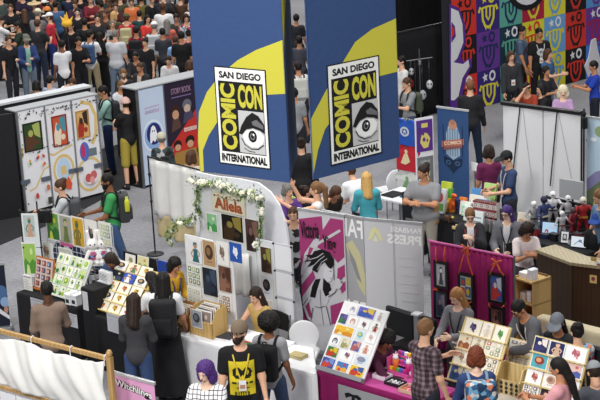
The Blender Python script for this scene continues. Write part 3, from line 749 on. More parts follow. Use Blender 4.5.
# ---------------- tall printed display walls (left) ----------------
def panelwall(a,b_,z,label,depth,side_col='#1d1d20'):
    f=wallframe(a,b_,z); r=thing('display_wall',label,'display wall',f.M); return f,r
Wt='#e8e8ec'
f,r=panelwall((16,112),(96,95),1.9,'white three-panel display wall with floral border and framed posters',.28)
L=f.L; H=1.9
xe=[0]+[f.uv(x,140)[0] for x in (47,74)]+[L]
b=MB(); b.box((0,.03,0),(L,.30,H),M('#1d1d20',.7)); b.build('cabinet_body',r)
b=MB(); b.box((-.03,-.01,H),(L+.03,.33,H+.022),M('#a4a7ab',.5,'flat')); b.build('top_cap',r)
YL='#dcbf7e'
arts=[]
for i in range(3):
    x0,x1=xe[i]+.012,xe[i+1]-.012; w=x1-x0; b=MB(); b.box((x0,0,.06),(x1,.03,H-.01),M(Wt,.6,'flat'))
    sh=[]
    rs=random.Random(i+3)
    if i==0: sh+=[('l',[(-0.02,.60),(.08,.64),(.03,.54)],.10,YL),('l',[(.2,.20),(.45,.22),(.8,.38),(1,.40)],.055,YL)]
    if i==1: sh+=[('l',[(0,.52),(.2,.50),(.5,.53),(.95,.56)],.07,YL),('o',.52,.33,.42,.16,.80,YL),('e',.52,.33,.28,.12,'#bcd4ec'),('r',.40,.28,.62,.37,YL)]
    if i==2: sh+=[('l',[(.35,.97),(.75,.93),(.93,.80),(.88,.62),(.7,.52)],.13,YL),('o',.5,.22,.55,.18,.84,YL),('e',.36,.46,.2,.10,'#5a6fc0'),('e',.30,.47,.09,.07,'#c03868'),('r',.52,.40,.85,.48,'#6a7a80'),('e',.55,.30,.0,.0,YL)]
    for k in range(46):
        t=rs.random(); e=rs.choice([0,1,2,3])
        if e==0: x,z=t,.955-.03*math.sin(t*9)+rs.uniform(-.012,.012)
        elif e==1: x,z=(.06 if i==0 else .96 if i==2 else t),(t if i!=1 else .965)
        elif e==2: x,z=t,.585+.02*math.sin(t*8)
        else: x,z=t,.96
        q=rs.uniform(.012,.024); sh.append(('p',[(x-q*1.4,z),(x,z+q*.5),(x+q*1.4,z+.003),(x,z-q*.5)],rs.choice(['#3a4038','#2c3030','#586050'])))
    for k in range(9):
        x,z=rs.uniform(.25,.85),rs.uniform(.43,.53); 
        if i==0: sh.append(('p',[(x,z+.02),(x+.06,z),(x,z-.02),(x-.04,z)],rs.choice(['#c04838','#e0a040','#68a060','#8a5090'])))
    if i==2: sh+=[('e',.5,.19,.27,.07,'#f0e4e0'),('e',.38,.19,.13,.045,'#c05858'),('e',.60,.21,.13,.045,'#c86868'),('e',.52,.16,.10,.04,'#e0a0a0')]
    if i==1: sh+=[('p',[(.5,.20),(.62,.26),(.75,.18),(.7,.12),(.5,.14)],'#d85a3a')]
    if i==0: sh+=[('e',.42,.14,.06,.03,'#c04838'),('e',.85,.2,.06,.03,'#c8704a'),('r',.8,.03,.95,.10,'#44443c')]
    art(b,sh,x0,.06,w,H-.07,y=-.001,clip=True); b.build('printed_panel',r)
for x in xe[1:3]+[.006,L-.006]:
    b=MB(); b.box((x-.012,-.02,0),(x+.012,.03,H),M('#8e9094',.4,'flat',metal=.6)); b.build('seam_strip',r)
for k,(x,z) in enumerate(((xe[1]-.12,f.uv(43,179)[1]),(xe[2]-.10,f.uv(70,171)[1]),(xe[2]+.02,f.uv(80,169)[1]),(L-.10,f.uv(94,166)[1]),(.03,f.uv(20,183)[1]))):
    b=MB(); b.box((x-.08,-.035,z-.035),(x+.10,0,z+.035),M('#5a6270',.5,'flat')); b.build('latch',r)
sheetpx(f,23,122,42,151,'full',('#2e4a28','#5a3a28','#a8b060'),'dark green framed poster on the first panel of the floral display wall',y=-.004,frame='#1c1c1a',name='poster',cat='poster')
sheetpx(f,52,115,67,146,'full',('#c8583a','#e8d8c0','#4a90a0'),'orange-red poster with pale figure on the middle floral panel',y=-.004,frame='#8a2c20',name='poster',cat='poster')
sheetpx(f,76,110,89,138,'full',('#d8b070','#a83828','#3a2a20'),'tan poster with red figure on the right floral panel',y=-.004,frame='#b88a4a',name='poster',cat='poster')
# rear twin unit and its dark end wall
f2=wallframe((-6,107),(93,87),1.9); r=thing('display_wall','grey-topped display wall standing back to back behind the floral one','display wall',f2.M@T_(0,.10,0))
b=MB(); b.box((0,0,0),(f2.L,.22,1.88),M('#26272a',.7)); b.build('cabinet_body',r)
b=MB(); b.box((-.02,-.03,1.88),(f2.L+.02,.25,1.92),M('#cdd0d4',.5,'flat')); b.build('top_cap',r)
b=MB(); b.box((0,.22,.1),(f2.L,.235,1.85),M(Wt,.6,'flat')); b.build('printed_panel',r)
B0=P(14,113,1.9); f3=Frame(Vector((B0.x-1.1,B0.y-.55,0)),Vector((1.1,.55,0)),Vector((0,0,1)))
r=thing('display_wall','black end panel of the display at the left edge of the photo','display wall',f3.M)
b=MB(); b.box((0,0,0),(.60,.05,1.9),M('#222225',.6)); b.build('panel',r); b=MB(); b.box((.62,0,0),(1.2,.05,1.9),M('#1d1d20',.6)); b.build('panel',r)
b=MB(); b.box((.595,-.015,0),(.625,.06,1.9),M('#8e9094',.4,'flat',metal=.6)); b.build('seam_strip',r)
b=MB(); b.box((.25,-.02,1.02),(.45,0,1.12),M('#b9bcc2',.5,'flat')); b.build('latch',r)
# second display wall
f=wallframe((136,90),(194,77),1.9); L=f.L+.35; r=thing('display_wall','black display wall with ghost poster panel and dark red comic panel','display wall',f.M)
b=MB(); b.box((-.0,.03,0),(L,.42,1.9),M('#161618',.7)); b.build('cabinet_body',r)
b=MB(); b.box((-.03,-.02,1.9),(L,.44,1.925),M('#a8abaf',.5,'flat')); b.build('top_cap',r)
xm=f.uv(165,120)[0]
b=MB(); b.box((.03,0,.05),(xm,.03,1.88),M('#c4d4ea',.6,'flat'))
art(b,[('e',.5,.50,.42,.17,'#dfe9f6'),('e',.5,.50,.36,.145,'#8fb0e0'),('e',.52,.52,.29,.115,'#2c2a70'),('p',[(.34,.43),(.36,.52),(.42,.59),(.50,.61),(.58,.59),(.64,.52),(.68,.44),(.60,.46),(.54,.43),(.46,.455),(.40,.425)],'#f2f4f8'),('e',.46,.55,.02,.01,'#202040'),('e',.54,.55,.02,.01,'#202040')]+[('t','GHOSTLY',.22,.74,.80,.775,'#b86aa0',{}),('l',[(.2,.80),(.8,.81)],.02,'#c890b8')],.03,.05,xm-.03,1.83,clip=True); b.build('printed_panel',r)
b=MB(); b.box((xm+.02,0,.05),(L-.3,.03,1.88),M('#2a1f33',.6,'flat'))
art(b,[('p',[(0,.30),(1,.70),(1,.30),(.6,.10),(0,.08)],'#c8342c'),('e',.30,.70,.14,.07,'#3a2018'),('e',.30,.66,.10,.05,'#c89878'),('p',[(.15,.48),(.45,.52),(.40,.62),(.2,.61)],'#5a4038'),('e',.66,.74,.14,.06,'#6a6a78'),('e',.66,.70,.10,.045,'#c8b0a0'),('p',[(.5,.54),(.85,.60),(.78,.67),(.56,.66)],'#4a4660'),
 ('e',.3,.34,.12,.05,'#2a1a14'),('e',.3,.31,.09,.035,'#d0a080'),('e',.68,.36,.14,.05,'#2a1a14'),('e',.68,.32,.10,.04,'#d0a080'),('p',[(.05,.05),(.95,.05),(.85,.27),(.2,.26)],'#a88040'),('r',.52,.46,.9,.50,'#e8d8d0'),('t','HEROES',.54,.465,.88,.495,'#c8342c',{}),
 ('t','STORY BOOK',.2,.88,.8,.94,'#b890b0',{}),('r',.2,.84,.8,.85,'#8a70a0')],xm+.02,.05,L-.32-xm,1.83,clip=True); b.build('printed_panel',r)
b=MB(); b.box((xm,-.015,0),(xm+.02,.03,1.9),M('#77797d',.4,'flat',metal=.6)); b.build('seam_strip',r)
b=MB(); b.box((.0,-.02,0),(.03,.03,1.9),M('#77797d',.4,'flat',metal=.6)); b.build('seam_strip',r)
# ---------------- retractable banners ----------------
def rollup(a,b_,z,label,bg,shapes,zb=.06,name='rollup_banner',rail='#b4b6b8',text=True):
    f=wallframe(a,b_,z); W=f.L; r=thing(name,label,'banner',f.M)
    b=MB(); b.box((0,0,zb),(W,.004,z),M(bg,.6,'flat')); art(b,shapes,0,zb,W,z-zb,clip=True); b.build('printed_sheet',r)
    b=MB(); b.box((-.01,-.012,z-.012),(W+.01,.018,z+.02),M(rail,.4,'flat',metal=.5)); b.build('top_rail',r)
    b=MB(); b.rbox((-.03,-.08,0),(W+.03,.10,zb+.02),M('#9a9ca0',.4,'flat',metal=.5),.02); b.build('base',r)
    b=MB(); b.tube([(W/2,.02,zb),(W/2,.02,z)],.008,M('#9a9ca0',.4,'flat',metal=.5)); b.build('pole',r)
    return f,r
K='#121214';MG='#a23a72'
# magenta illustration banner
f0=wallframe((298,209),(344,216),2.0); W=f0.L
def pp(pts): return [(f0.uv(*p)[0]/W,(f0.uv(*p)[1]-.06)/1.94) for p in pts]
def cc_(pts): return pp([(230+x/2.985,190+y/2.985) for x,y in pts])
LG='#c9c9ce'
vx=[('p',cc_([(205,86),(274,78),(278,128),(250,148),(222,190),(207,240)]),MG),('p',cc_([(300,84),(338,90),(342,200),(322,218),(300,190),(262,172),(270,130)]),MG),
 ('p',cc_([(238,170),(252,174),(228,214),(216,262),(209,262)]),MG),('p',cc_([(212,282),(248,240),(256,262),(214,318)]),MG),('p',cc_([(216,350),(236,334),(244,372),(236,396),(219,400)]),MG),
 ('p',cc_([(322,234),(343,222),(344,258),(320,272)]),MG),('p',cc_([(328,284),(345,272),(346,298),(334,310)]),MG),('p',cc_([(300,345),(346,330),(348,395),(304,400)]),MG),
 ('l',cc_([(246,170),(330,120)]),.05,LG),('l',cc_([(215,250),(262,160)]),.05,LG),
 ('p',cc_([(262,268),(284,262),(304,288),(300,320),(288,345),(300,402),(244,402),(252,350),(246,318),(254,288)]),LG),
 ('p',cc_([(256,266),(272,264),(262,296),(256,322),(240,318),(246,288)]),K),('p',cc_([(280,262),(300,280),(306,306),(286,318),(278,296)]),K),
 ('p',cc_([(252,182),(275,176),(298,184),(312,206),(312,224),(300,236),(290,224),(284,214),(270,226),(262,246),(246,238),(252,222),(232,230),(244,212),(222,214),(240,202),(226,194),(246,192)]),K),
 ('l',cc_([(236,208),(262,200),(280,188)]),.014,LG),('l',cc_([(250,226),(268,208),(284,196)]),.012,LG),('l',cc_([(262,238),(276,214),(292,204)]),.010,LG),
 ('p',cc_([(284,226),(298,232),(311,240),(309,256),(303,272),(292,274),(280,258)]),'#d4d4d8'),('l',cc_([(298,240),(306,243)]),.012,K),('l',cc_([(300,262),(306,262)]),.010,'#a23a72'),('l',cc_([(311,226),(313,268)]),.012,K),
 ('l',cc_([(300,310),(316,296),(324,270)]),.075,LG),('l',cc_([(296,318),(316,304),(328,276)]),.012,K),('p',cc_([(314,276),(318,262),(330,264),(338,282),(328,296),(318,292)]),LG),('l',cc_([(330,266),(338,262)]),.012,K),('l',cc_([(332,274),(340,272)]),.012,K),
 ('l',cc_([(242,318),(224,344),(236,378),(250,392)]),.06,LG),('l',cc_([(236,322),(219,345),(230,382),(246,400)]),.014,K),('l',cc_([(286,345),(270,350),(256,346)]),.010,K),('l',cc_([(272,296),(274,340),(282,400)]),.008,K),('l',cc_([(290,345),(304,402)]),.014,K),('l',cc_([(250,350),(243,402)]),.014,K)]
t1=cc_([(217,160),(275,98)]); t2=cc_([(276,180),(314,118)])
vx+=[('t','Victoria',t1[0][0]-.01,t1[0][1]+.045,t1[1][0]-.06,t1[1][1]-.005,K,{'slant':.012,'bold':.02}),('t','Ying',t2[0][0]+.03,t2[0][1]-.005,t2[1][0]+.02,t2[1][1]-.045,K,{'slant':-.008,'bold':.02})]
rollup((298,209),(344,216),2.0,'magenta and grey roll-up banner with ink drawing of a ponytailed woman','#c9c9ce',vx)
# pale press banners seen from behind: mirrored print
W_='#f4f4f4'
f,r=rollup((322,211),(363,219),2.0,'pale grey roll-up banner with yellow leaf, half hidden behind the magenta banner','#a9aaae',
 [('t','FAN',.38,.86,.98,.985,W_,{'mirror':1,'bold':.02}),('p',[(.55,.80),(.72,.84),(.9,.76),(1,.62),(1,.46),(.85,.52),(.7,.66)],'#c9c59a'),('p',[(.62,.78),(.78,.70),(.92,.55),(.8,.58),(.66,.70)],'#8e9092'),('t','PRE',.45,.30,1.0,.42,W_,{'mirror':1,'bold':.03}),('r',.4,.18,1,.28,'#8f8f78'),('r',.4,.10,1,.17,'#9c9c88')])
f,r=rollup((363.5,219),(422,224),2.0,'wide translucent pale banner reading press mirrored, right of the leaf banner','#cbccd0',
 [('t','FANBASE',.46,.93,.98,.965,W_,{'mirror':1,'bold':.03}),('t','PRESS',.40,.85,.98,.915,W_,{'mirror':1,'bold':.04}),
  ('p',[(.06,.86),(.12,.93),(.19,.955),(.27,.93),(.33,.86),(.26,.87),(.20,.92),(.14,.87)],'#dedca8'),('p',[(.15,.855),(.20,.90),(.25,.855)],'#e6e4c4'),
  ('r',.50,.0,.506,1,'#a9aaae'),('r',.52,.0,.526,1,'#a9aaae')]+[('r',.60+.02*(i%3),.76-.06*i,.92-.03*(i%2),.775-.06*i,'#cdced2') for i in range(10)])
# navy banner
f,r=rollup((437,107),(468,111),2.0,'navy roll-up banner with pale jar emblem crossed by an orange ribbon','#31507e',
 [('p',[(.28,.60),(.28,.78),(.36,.85),(.64,.85),(.72,.78),(.72,.60),(.5,.555)],'#9fb6c8'),('e',.5,.86,.13,.045,'#c08a70'),('e',.5,.885,.07,.025,'#a8785f')]+
 [('r',.32+.08*i,.59,.345+.08*i,.83,'#5f7f9c') for i in range(5)]+[('p',[(.14,.655),(.14,.71),(.86,.755),(.86,.70)],'#b8705a'),('p',[(.18,.63),(.18,.655),(.82,.70),(.82,.675)],'#8a5a58'),
 ('t','COMICS',.22,.675,.78,.705,'#e8d8c0',{'slant':.033,'bold':.02}),('r',.18,.60,.20,.86,'#1c3050'),('r',.80,.60,.82,.86,'#1c3050'),
 ('p',[(.2,.58),(.5,.555),(.8,.58),(.78,.52),(.6,.48),(.5,.44),(.4,.48),(.22,.52)],'#1a2c48'),('o',.35,.53,.08,.02,.6,'#46688e'),('o',.65,.53,.08,.02,.6,'#46688e')],rail='#d0d2d4')
# narrow poster stand purple + grey
f=wallframe((415,119),(433,116),1.9); r=thing('poster_stand','narrow white stand with purple poster above grey poster','stand',f.M)
b=MB(); b.box((0,0,.03),(f.L,.02,1.9),M('#e4e4ea',.6,'flat')); b.build('board',r)
b=MB(); b.box((-.02,-.1,0),(f.L+.02,.16,.03),M('#8a8c90',.5,'flat')); b.build('base',r)
for (z0,z1,bg,fg,nm) in ((1.33,1.86,'#5a3088','#d8cc70','a'),(.72,1.24,'#75787a','#d4d4a0','b')):
    b=MB(); b.box((.02,-.006,z0),(f.L-.02,0,z1),M(bg,.6,'flat'))
    art(b,[('r',.3,.76,.7,.90,fg),('p',[(.2,.30),(.3,.55),(.42,.50),(.5,.60),(.66,.56),(.84,.40),(.7,.12),(.42,.10)],fg),('e',.45,.38,.09,.07,bg),('e',.65,.34,.05,.06,bg)] if nm=='a' else [('t','COSPLAY',.2,.80,.8,.88,'#e6e6e6',{}),('p',[(.2,.3),(.3,.6),(.5,.45),(.6,.68),(.8,.5),(.7,.2)],fg),('e',.5,.42,.1,.08,bg)],.02,z0,f.L-.04,z1-z0,y=-.007); b.build('poster',r)
# shirts on a rack, left of it
f=wallframe((396,118),(415,121),1.85); r=thing('garment_rack','grey rack pole holding folded shirts beside the poster stand','rack',f.M)
b=MB(); mt=M('#8a8c90',.4,'flat',metal=.7); b.tube([(-.02,.05,0),(-.02,.05,1.86)],.015,mt); b.tube([(f.L+.02,.05,0),(f.L+.02,.05,1.86)],.015,mt); b.build('post',r)
b=MB(); 
b=None
for z in (1.84,1.40,.96): b=MB(); b.tube([(-.02,.05,z),(f.L+.02,.05,z)],.010,mt); b.build('rail',r)
for z,c,e,l in ((1.42,'#2450a8','#b8c0c8','blue shirt with pale round emblem, top of the rack'),(.98,'#b02230','#d8c8a0','red shirt with pale bird print, middle of the rack'),(.52,'#c8ccc8','#7a9a70','pale shirt with green print, lowest on the rack')):
    b=MB(); w=f.L; pts=[(0,0),(w,0),(w,.30),(w*1.12,.24),(w*1.2,.34),(w*.85,.44),(w*.62,.42),(w*.5,.39),(w*.38,.42),(w*.15,.44),(-w*.2,.34),(-w*.12,.24),(0,.30)]; n=len(pts)
    b.add([(x,-.02-.01*math.sin(x*20),q) for x,q in pts]+[(x,.02,q) for x,q in pts],[tuple(range(n)),tuple(range(2*n-1,n-1,-1))]+[(i,i+n,(i+1)%n+n,(i+1)%n) for i in range(n)],M(c,.8))
    art(b,[('o',.5,.55,.24,.2,.6,e),('p',star(.5,.55,.12,5),e)] if z>1.4 else [('p',[(.25,.3),(.45,.7),(.6,.75),(.75,.4),(.5,.25)],e),('e',.55,.8,.08,.08,e)],0,.0,w,.42,y=-.032)
    o=b.build('shirt',None,f.M@T_(0,0,z)); tag(o,l,'shirt','shirts on the rack')
# ---------------- white panel drape (right, mid) ----------------
f=wallframe((503,102),(580,112),2.1); r=thing('panel_backdrop','white panel backdrop with black top rail and two thin black straps','backdrop',f.M); L=f.L
xm=f.uv(543,130)[0]
for a,b_ in ((0,xm-.01),(xm+.01,L)):
    b=MB(); n=14; vs=[];fs=[]
    for i in range(n+1):
        x=a+(b_-a)*i/n; y=-.03*math.sin(math.pi*i/n)
        vs+=[(x,y,.03),(x,y,2.07),(x,y+.02,2.07),(x,y+.02,.03)]
    for i in range(n):
        for k in range(4): j=(k+1)%4; fs.append((i*4+k,i*4+4+k,i*4+4+j,i*4+j))
    fs+=[(0,1,2,3),(n*4+3,n*4+2,n*4+1,n*4)]; b.add(vs,fs,M('#dfe0e3',.75,amt=.02)); b.build('panel',r,smooth=False)
b=MB(); b.box((-.02,-.05,2.06),(L+.02,.05,2.11),M('#1a1a1c',.5,'flat')); b.build('top_rail',r)
for p,q in (((522,104),(515,170)),((559,110),(552,185))):
    A=f.uv(*p);B=f.uv(*q); b=MB(); b.tube([(A[0],-.055,A[1]),(B[0],-.055,B[1])],.010,M('#1a1a1c',.5,'flat')); b.build('strap',r)
for p,q in (((524,106),(533,178)),((560,112),(573,178))):
    A=f.uv(*p);B=f.uv(*q); b=MB(); b.tube([(A[0],-.045,A[1]),(B[0],-.045,B[1])],.003,M('#9a9ca0',.5,'flat'),None,5); b.build('cord',r)
b=MB(); b.tube([(0,.05,0),(0,.05,2.08)],.015,M('#1a1a1c',.5,'flat')); b.tube([(L,.05,0),(L,.05,2.08)],.015,M('#1a1a1c',.5,'flat')); b.build('post',r)
# landscape banner right edge
f,r=rollup((587,117),(632,123),1.85,'landscape banner with pale sky and purple hills at the right edge','#b9cfe0',
 [('r',0,0,1,.42,'#5a5a48'),('p',[(0,.42),(.2,.5),(.5,.55),(.8,.48),(1,.52),(1,.3),(0,.3)],'#8a86b0'),('p',[(0,.3),(.3,.42),(.5,.36),(1,.38),(1,.2),(0,.2)],'#6a7a58'),('e',.3,.88,.12,.05,'#8aa070'),('e',.15,.80,.08,.02,'#e8eef4')]+[('e',(i*37%100)/100,.08+.02*(i%9),.04,.018,['#c8b85a','#3c4430','#8a8a60'][i%3]) for i in range(40)])
p=P(585,200,0); f=wallframe((584,112),(590,113),1.95); r=thing('light_pole','slim black pole with clamp beside the landscape banner','pole',f.M)
b=MB(); b.tube([(0,0,0),(0,0,2.0)],.014,M('#17171a',.5,'flat')); b.lathe([(.16,0),(.16,.02),(.02,.05)],M('#17171a',.5,'flat')); b.build('pole',r)
b=MB(); b.rbox((-.05,-.05,1.68),(.05,.05,1.86),M('#17171a',.5,'flat')); b.ell((0,0,1.92),(.035,.035,.05),M('#17171a',.5,'flat')); b.build('clamp',r)
def table(pts,z,cloth,label,clabel,ruffle=.012,sides=None,top=None,wire=None):
    """pts: 4 world xy corners (front-left, front-right, back-right, back-left)"""
    pts=[Vector((p[0],p[1],0)) for p in pts]; c=sum(pts,Vector())/4
    ux=(pts[1]-pts[0]).normalized(); Fm=Frame(Vector((c.x,c.y,0)),ux,Vector((0,0,1))).M; I=Fm.inverted(); q=[I@p for p in pts]
    q=[v+(Vector((0,0,0))-v)*.03 for v in q]
    r=thing('folding_table',label,'table',Fm)
    b=MB(); n=4; zt=z-.012
    b.add([(v.x,v.y,zt) for v in q]+[(v.x,v.y,zt-.03) for v in q],[(0,1,2,3),(7,6,5,4)]+[(i+4,(i+1)%4+4,(i+1)%4,i) for i in range(4)],M('#c9c6bf',.5)); b.build('tabletop',r)
    for v in q:
        w=v*.86; b=MB(); b.tube([(w.x,w.y,0),(w.x,w.y,zt-.03)],.014,M('#77797d',.4,'flat',metal=.6)); b.build('leg',r)
    # cloth
    Q=[I@p for p in pts]; per=[];
    for i in range(4):
        a,bb=Q[i],Q[(i+1)%4]; m=max(4,int((bb-a).length/.05))
        for k in range(m): per.append((a.lerp(bb,k/m),(bb-a).normalized()))
    N=len(per); zs=[z,z-.004,z-.03,z*.66,z*.33,.015]; vs=[];fs=[]
    for li,zz in enumerate(zs):
        am=0 if li<2 else ruffle*(li-1)/4*2.2
        for k,(p,t) in enumerate(per):
            nn=Vector((t.y,-t.x,0)); o=.006*min(li,2)+am*(.5+.5*math.sin(k*1.15+math.sin(k*.37)*2)); d=nn*o; vs.append((p.x+d.x,p.y+d.y,zz))
    fs.append(tuple(range(N)))
    for li in range(len(zs)-1):
        for k in range(N): j=(k+1)%N; fs.append((li*N+k,(li+1)*N+k,(li+1)*N+j,li*N+j))
    b=MB(); b.add(vs,fs,M(cloth,.88,amt=.05,scale=8)); o=b.build('tablecloth',None,Fm); tag(o,clabel,'tablecloth')
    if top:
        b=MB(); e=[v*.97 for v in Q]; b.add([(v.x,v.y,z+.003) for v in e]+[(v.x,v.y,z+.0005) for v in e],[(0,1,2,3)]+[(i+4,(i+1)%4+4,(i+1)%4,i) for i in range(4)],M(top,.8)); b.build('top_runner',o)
    return Fm,Q,o
def fq(a,b,z,depth,ang=None):
    A=P(*a,z);B=P(*b,z); u=(B-A).normalized(); n=Vector((-u.y,u.x,0)) if ang is None else Vector((math.cos(R(ang)),math.sin(R(ang)),0))
    return [A,B,B+n*depth,A+n*depth]
# ======== left booth ========
q=fq((17,292),(76,308.2),.75,.75); T1,Q1,c1=table(q,.75,'#1b1b1e','folding table under black cloth at the far left booth','black tablecloth on the far left table with pale paper signs')
b=MB()
fr=Frame(Vector((q[0].x,q[0].y,0)),q[1]-q[0],Vector((0,0,1)))
for (x0,y0,x1,y1) in ((33,299,50,313),(61,312,79,325)):
    a=fr.uv(x0,(y0+y1)/2); c=fr.uv(x1,(y0+y1)/2); zt=fr.uv((x0+x1)/2,y0)[1]; zb=fr.uv((x0+x1)/2,y1)[1]
    sheet(fr.M@T_(0,-.03,0),a[0],zb,c[0]-a[0],zt-zb,'lines',('#8a8c92','#9a9ca0','#fff'),'grey paper notice pinned to black table front, %s'%('left of the two' if x0<50 else 'nearer the tall black box'),name='paper_sign',cat='sign',paper='#b4b6bc')
q2=fq((95,315.5),(152,334),.75,.80); T2,Q2,c2=table(q2,.75,'#17171a','folding table under black cloth with the yellow print display','black tablecloth under the yellow stepped print display')
fr2=Frame(Vector((q2[0].x,q2[0].y,0)),q2[1]-q2[0],Vector((0,0,1)))
sheetpx(fr2,110,314,126,332,'lines',('#9a9ca0','#a8aab0','#fff'),'pale paper sheet hanging on black table front below yellow display',y=-.04,name='paper_sign',cat='sign',paper='#b9bbc2')
# tall black box between the tables
g=Frame(Vector((q2[0].x,q2[0].y,.75)),q2[1]-q2[0],Vector((0,0,1))).M
r=thing('counter_box','black cloth-covered riser box between the two black tables','box',g@T_(-.295,.02,-.75))
b=MB(); b.rbox((0,0,.0),(.27,.72,1.08),M('#161619',.8),.02); b.build('box_body',r)
sheet(g@T_(-.295,.012,0),.05,.03,.11,.26,'lines',('#c8cace','#c0c2c8','#fff'),'narrow pale price list on the front of black riser box',name='price_list',cat='sign',paper='#c9cbd0')
for k,(x,y,w,h,l) in enumerate(((.02,.30,.24,.16,'white speckled booklet holder standing at front of the black riser'),(.02,.56,.20,.17,'white speckled booklet holder behind the first on the black riser'))):
    r=thing('booklet_holder',l,'holder',g@T_(-.295+x,y,.33)); b=MB(); b.box((0,0,0),(w,.08,.015),M('#d0d2d6',.4,'flat')); b.box((0,.065,0),(w,.08,h),M('#d0d2d6',.4,'flat')); b.build('stand',r)
    b=MB(); b.box((.01,.03,.015),(w-.01,.062,h-.01),M('#e4e4e6',.6,'flat')); art(b,[('r',.05+.1*i,.08+.11*j,.05+.1*i+.06,.13+.11*j,'#55575c') for i in range(9) for j in range(8) if (i*7+j*5)%3],.01,.015,w-.02,h-.03,y=.028); b.build('booklet',r)
# table one items
def easel(T,w,h,name,label,cat,board='#b98a4a',lean=18,parent=None):
    r=thing(name,label,cat,T@X_(-lean)); b=MB(); b.box((0,0,0),(w,.015,h),M(board,.6,'wood')); b.build('board',r)
    b=MB(); b.box((0,-.04,0),(w,.0,.018),M(board,.6,'wood')); b.build('ledge',r)
    for x in (.08*w,.92*w): b=MB(); b.tube([(x,.02,h*.85),(x,.02+h*.55,-h*.16+.03)],.008,M(board,.6,'wood')); b.build('leg',r)
    return T@X_(-lean)
def on(fr_,Q,px,py,z): # world point on table
    return P(px,py,z)
def stand_frame(a,b_,z): # frame with origin at table-height point a toward b
    A=P(*a,z);B=P(*b_,z); f=Frame(A,B-A,Vector((0,0,1))); f.L=(B-A).length; return f
sf=stand_frame((34,288),(52,293),.76); Tm=easel(sf.M,sf.L,.46,'pin_board','orange-framed board of small pins at left of the black table','board','#b8702a',12)
b=MB(); b.box((.02,-.006,.03),(sf.L-.02,0,.44),M('#d8c0b8',.7,'flat'))
k=0
art(b,[('r',.06+.32*i,.05+.24*j,.28+.32*i,.22+.24*j,['#6a4a48','#4a5a78','#8a3a40','#38404c'][(i*3+j)%4]) for i in range(3) for j in range(4)]+[('e',.17+.32*i,.14+.24*j,.06,.06,['#c86a60','#e0b0a0','#9ab0c8'][(i+j)%3]) for i in range(3) for j in range(4)],.02,.03,sf.L-.04,.41,y=-.007)
o=b.build('pin_card',None,Tm); tag(o,'card of twelve coloured pins mounted in the orange-framed board','card')
sf=stand_frame((25,289),(33,291),.76); sheet(sf.M,0,0,sf.L,.22,'lines',('#7a7c80','#a8aab0','#fff'),'small white price sign at left end of the black table',name='price_sign',cat='sign',th=.012)
# stepped print rack
sf=stand_frame((45,293),(78,303),.76); Tm=easel(sf.M@T_(0,0,0),sf.L,.60,'print_rack','white slanted rack of green prints on the far left table','rack','#d8dad4',32)
pal=[('#b8cf8a','#5a8a4a','#e8e060'),('#dfe6c8','#7ab060','#c8d840'),('#c8d8b8','#3a7a50','#e8d090'),('#e8e8d0','#8ac060','#5a7a90'),('#d8e0c8','#90a840','#304860')]
des=['lime green','dark green','yellow-green','grey-green','pale green']; rows=['bottom','second','third','top']
for j in range(4):
    for i in range(5):
        sheet(Tm@T_(0,-.02+.004*j,0),.02+i*(sf.L-.04)/5,.02+j*.145,(sf.L-.04)/5-.012,.135,['spot','figure','land','disc'][(i+j)%4],pal[(i*2+j)%5],'small %s print, number %s from left, %s row of slanted white rack'%(des[(i*2+j)%5],['one','two','three','four','five'][i],rows[j]),'prints on the slanted white rack',paper='#eceee4')
for k,(px,py,l) in enumerate(((70,306,'white card box with black label at the table edge'),(76,307,'white card box beside the tall black riser'))):
    m=stand_frame((px-5,py-2),(px+2,py),.76).M; r=thing('card_box',l,'box',m); b=MB(); b.rbox((0,0,0),(.11,.16,.13),M('#d9dbdc',.6),.008); art(b,[('r',.2,.2,.8,.6,'#2a2c30')],0,0,.11,.13,y=-.001) ; b.build('box_body',r)
    b=MB(); b.box((-.004,-.004,.13),(.114,.164,.15),M('#eceeee',.6,'flat')); b.build('lid',r)
# grid wall behind the left table
def gridwall(fr,L,z0,z1,label,mat='#b9bcc0',step=.085,rad=.004,group=None,feet=True):
    r=thing('grid_panel',label,'grid panel',fr.M); m=M(mat,.4,'flat')
    b=MB(); 
    n=max(2,round(L/step)); k=max(2,round((z1-z0)/step))
    for i in range(n+1): b.tube([(L*i/n,0,z0),(L*i/n,0,z1)],rad*(1.8 if i in(0,n) else 1),m,None,5,False)
    for j in range(k+1): b.tube([(0,0,z0+(z1-z0)*j/k),(L,0,z0+(z1-z0)*j/k)],rad*(1.8 if j in(0,k) else 1),m,None,5,False)
    b.build('wire_grid',r)
    if feet:
        for x in (0,L): 
            b=MB(); b.tube([(x,.0,0),(x,0,z0)],.01,m); b.tube([(x,-.2,.015),(x,.2,.015)],.01,m); b.build('foot',r)
    return r
def back(qq,off): # frame along the back edge of a table quad
    u=(qq[1]-qq[0]).normalized(); n=Vector((-u.y,u.x,0)); o=qq[3]+n*off; return Frame(Vector((o.x,o.y,0)),u,Vector((0,0,1)))
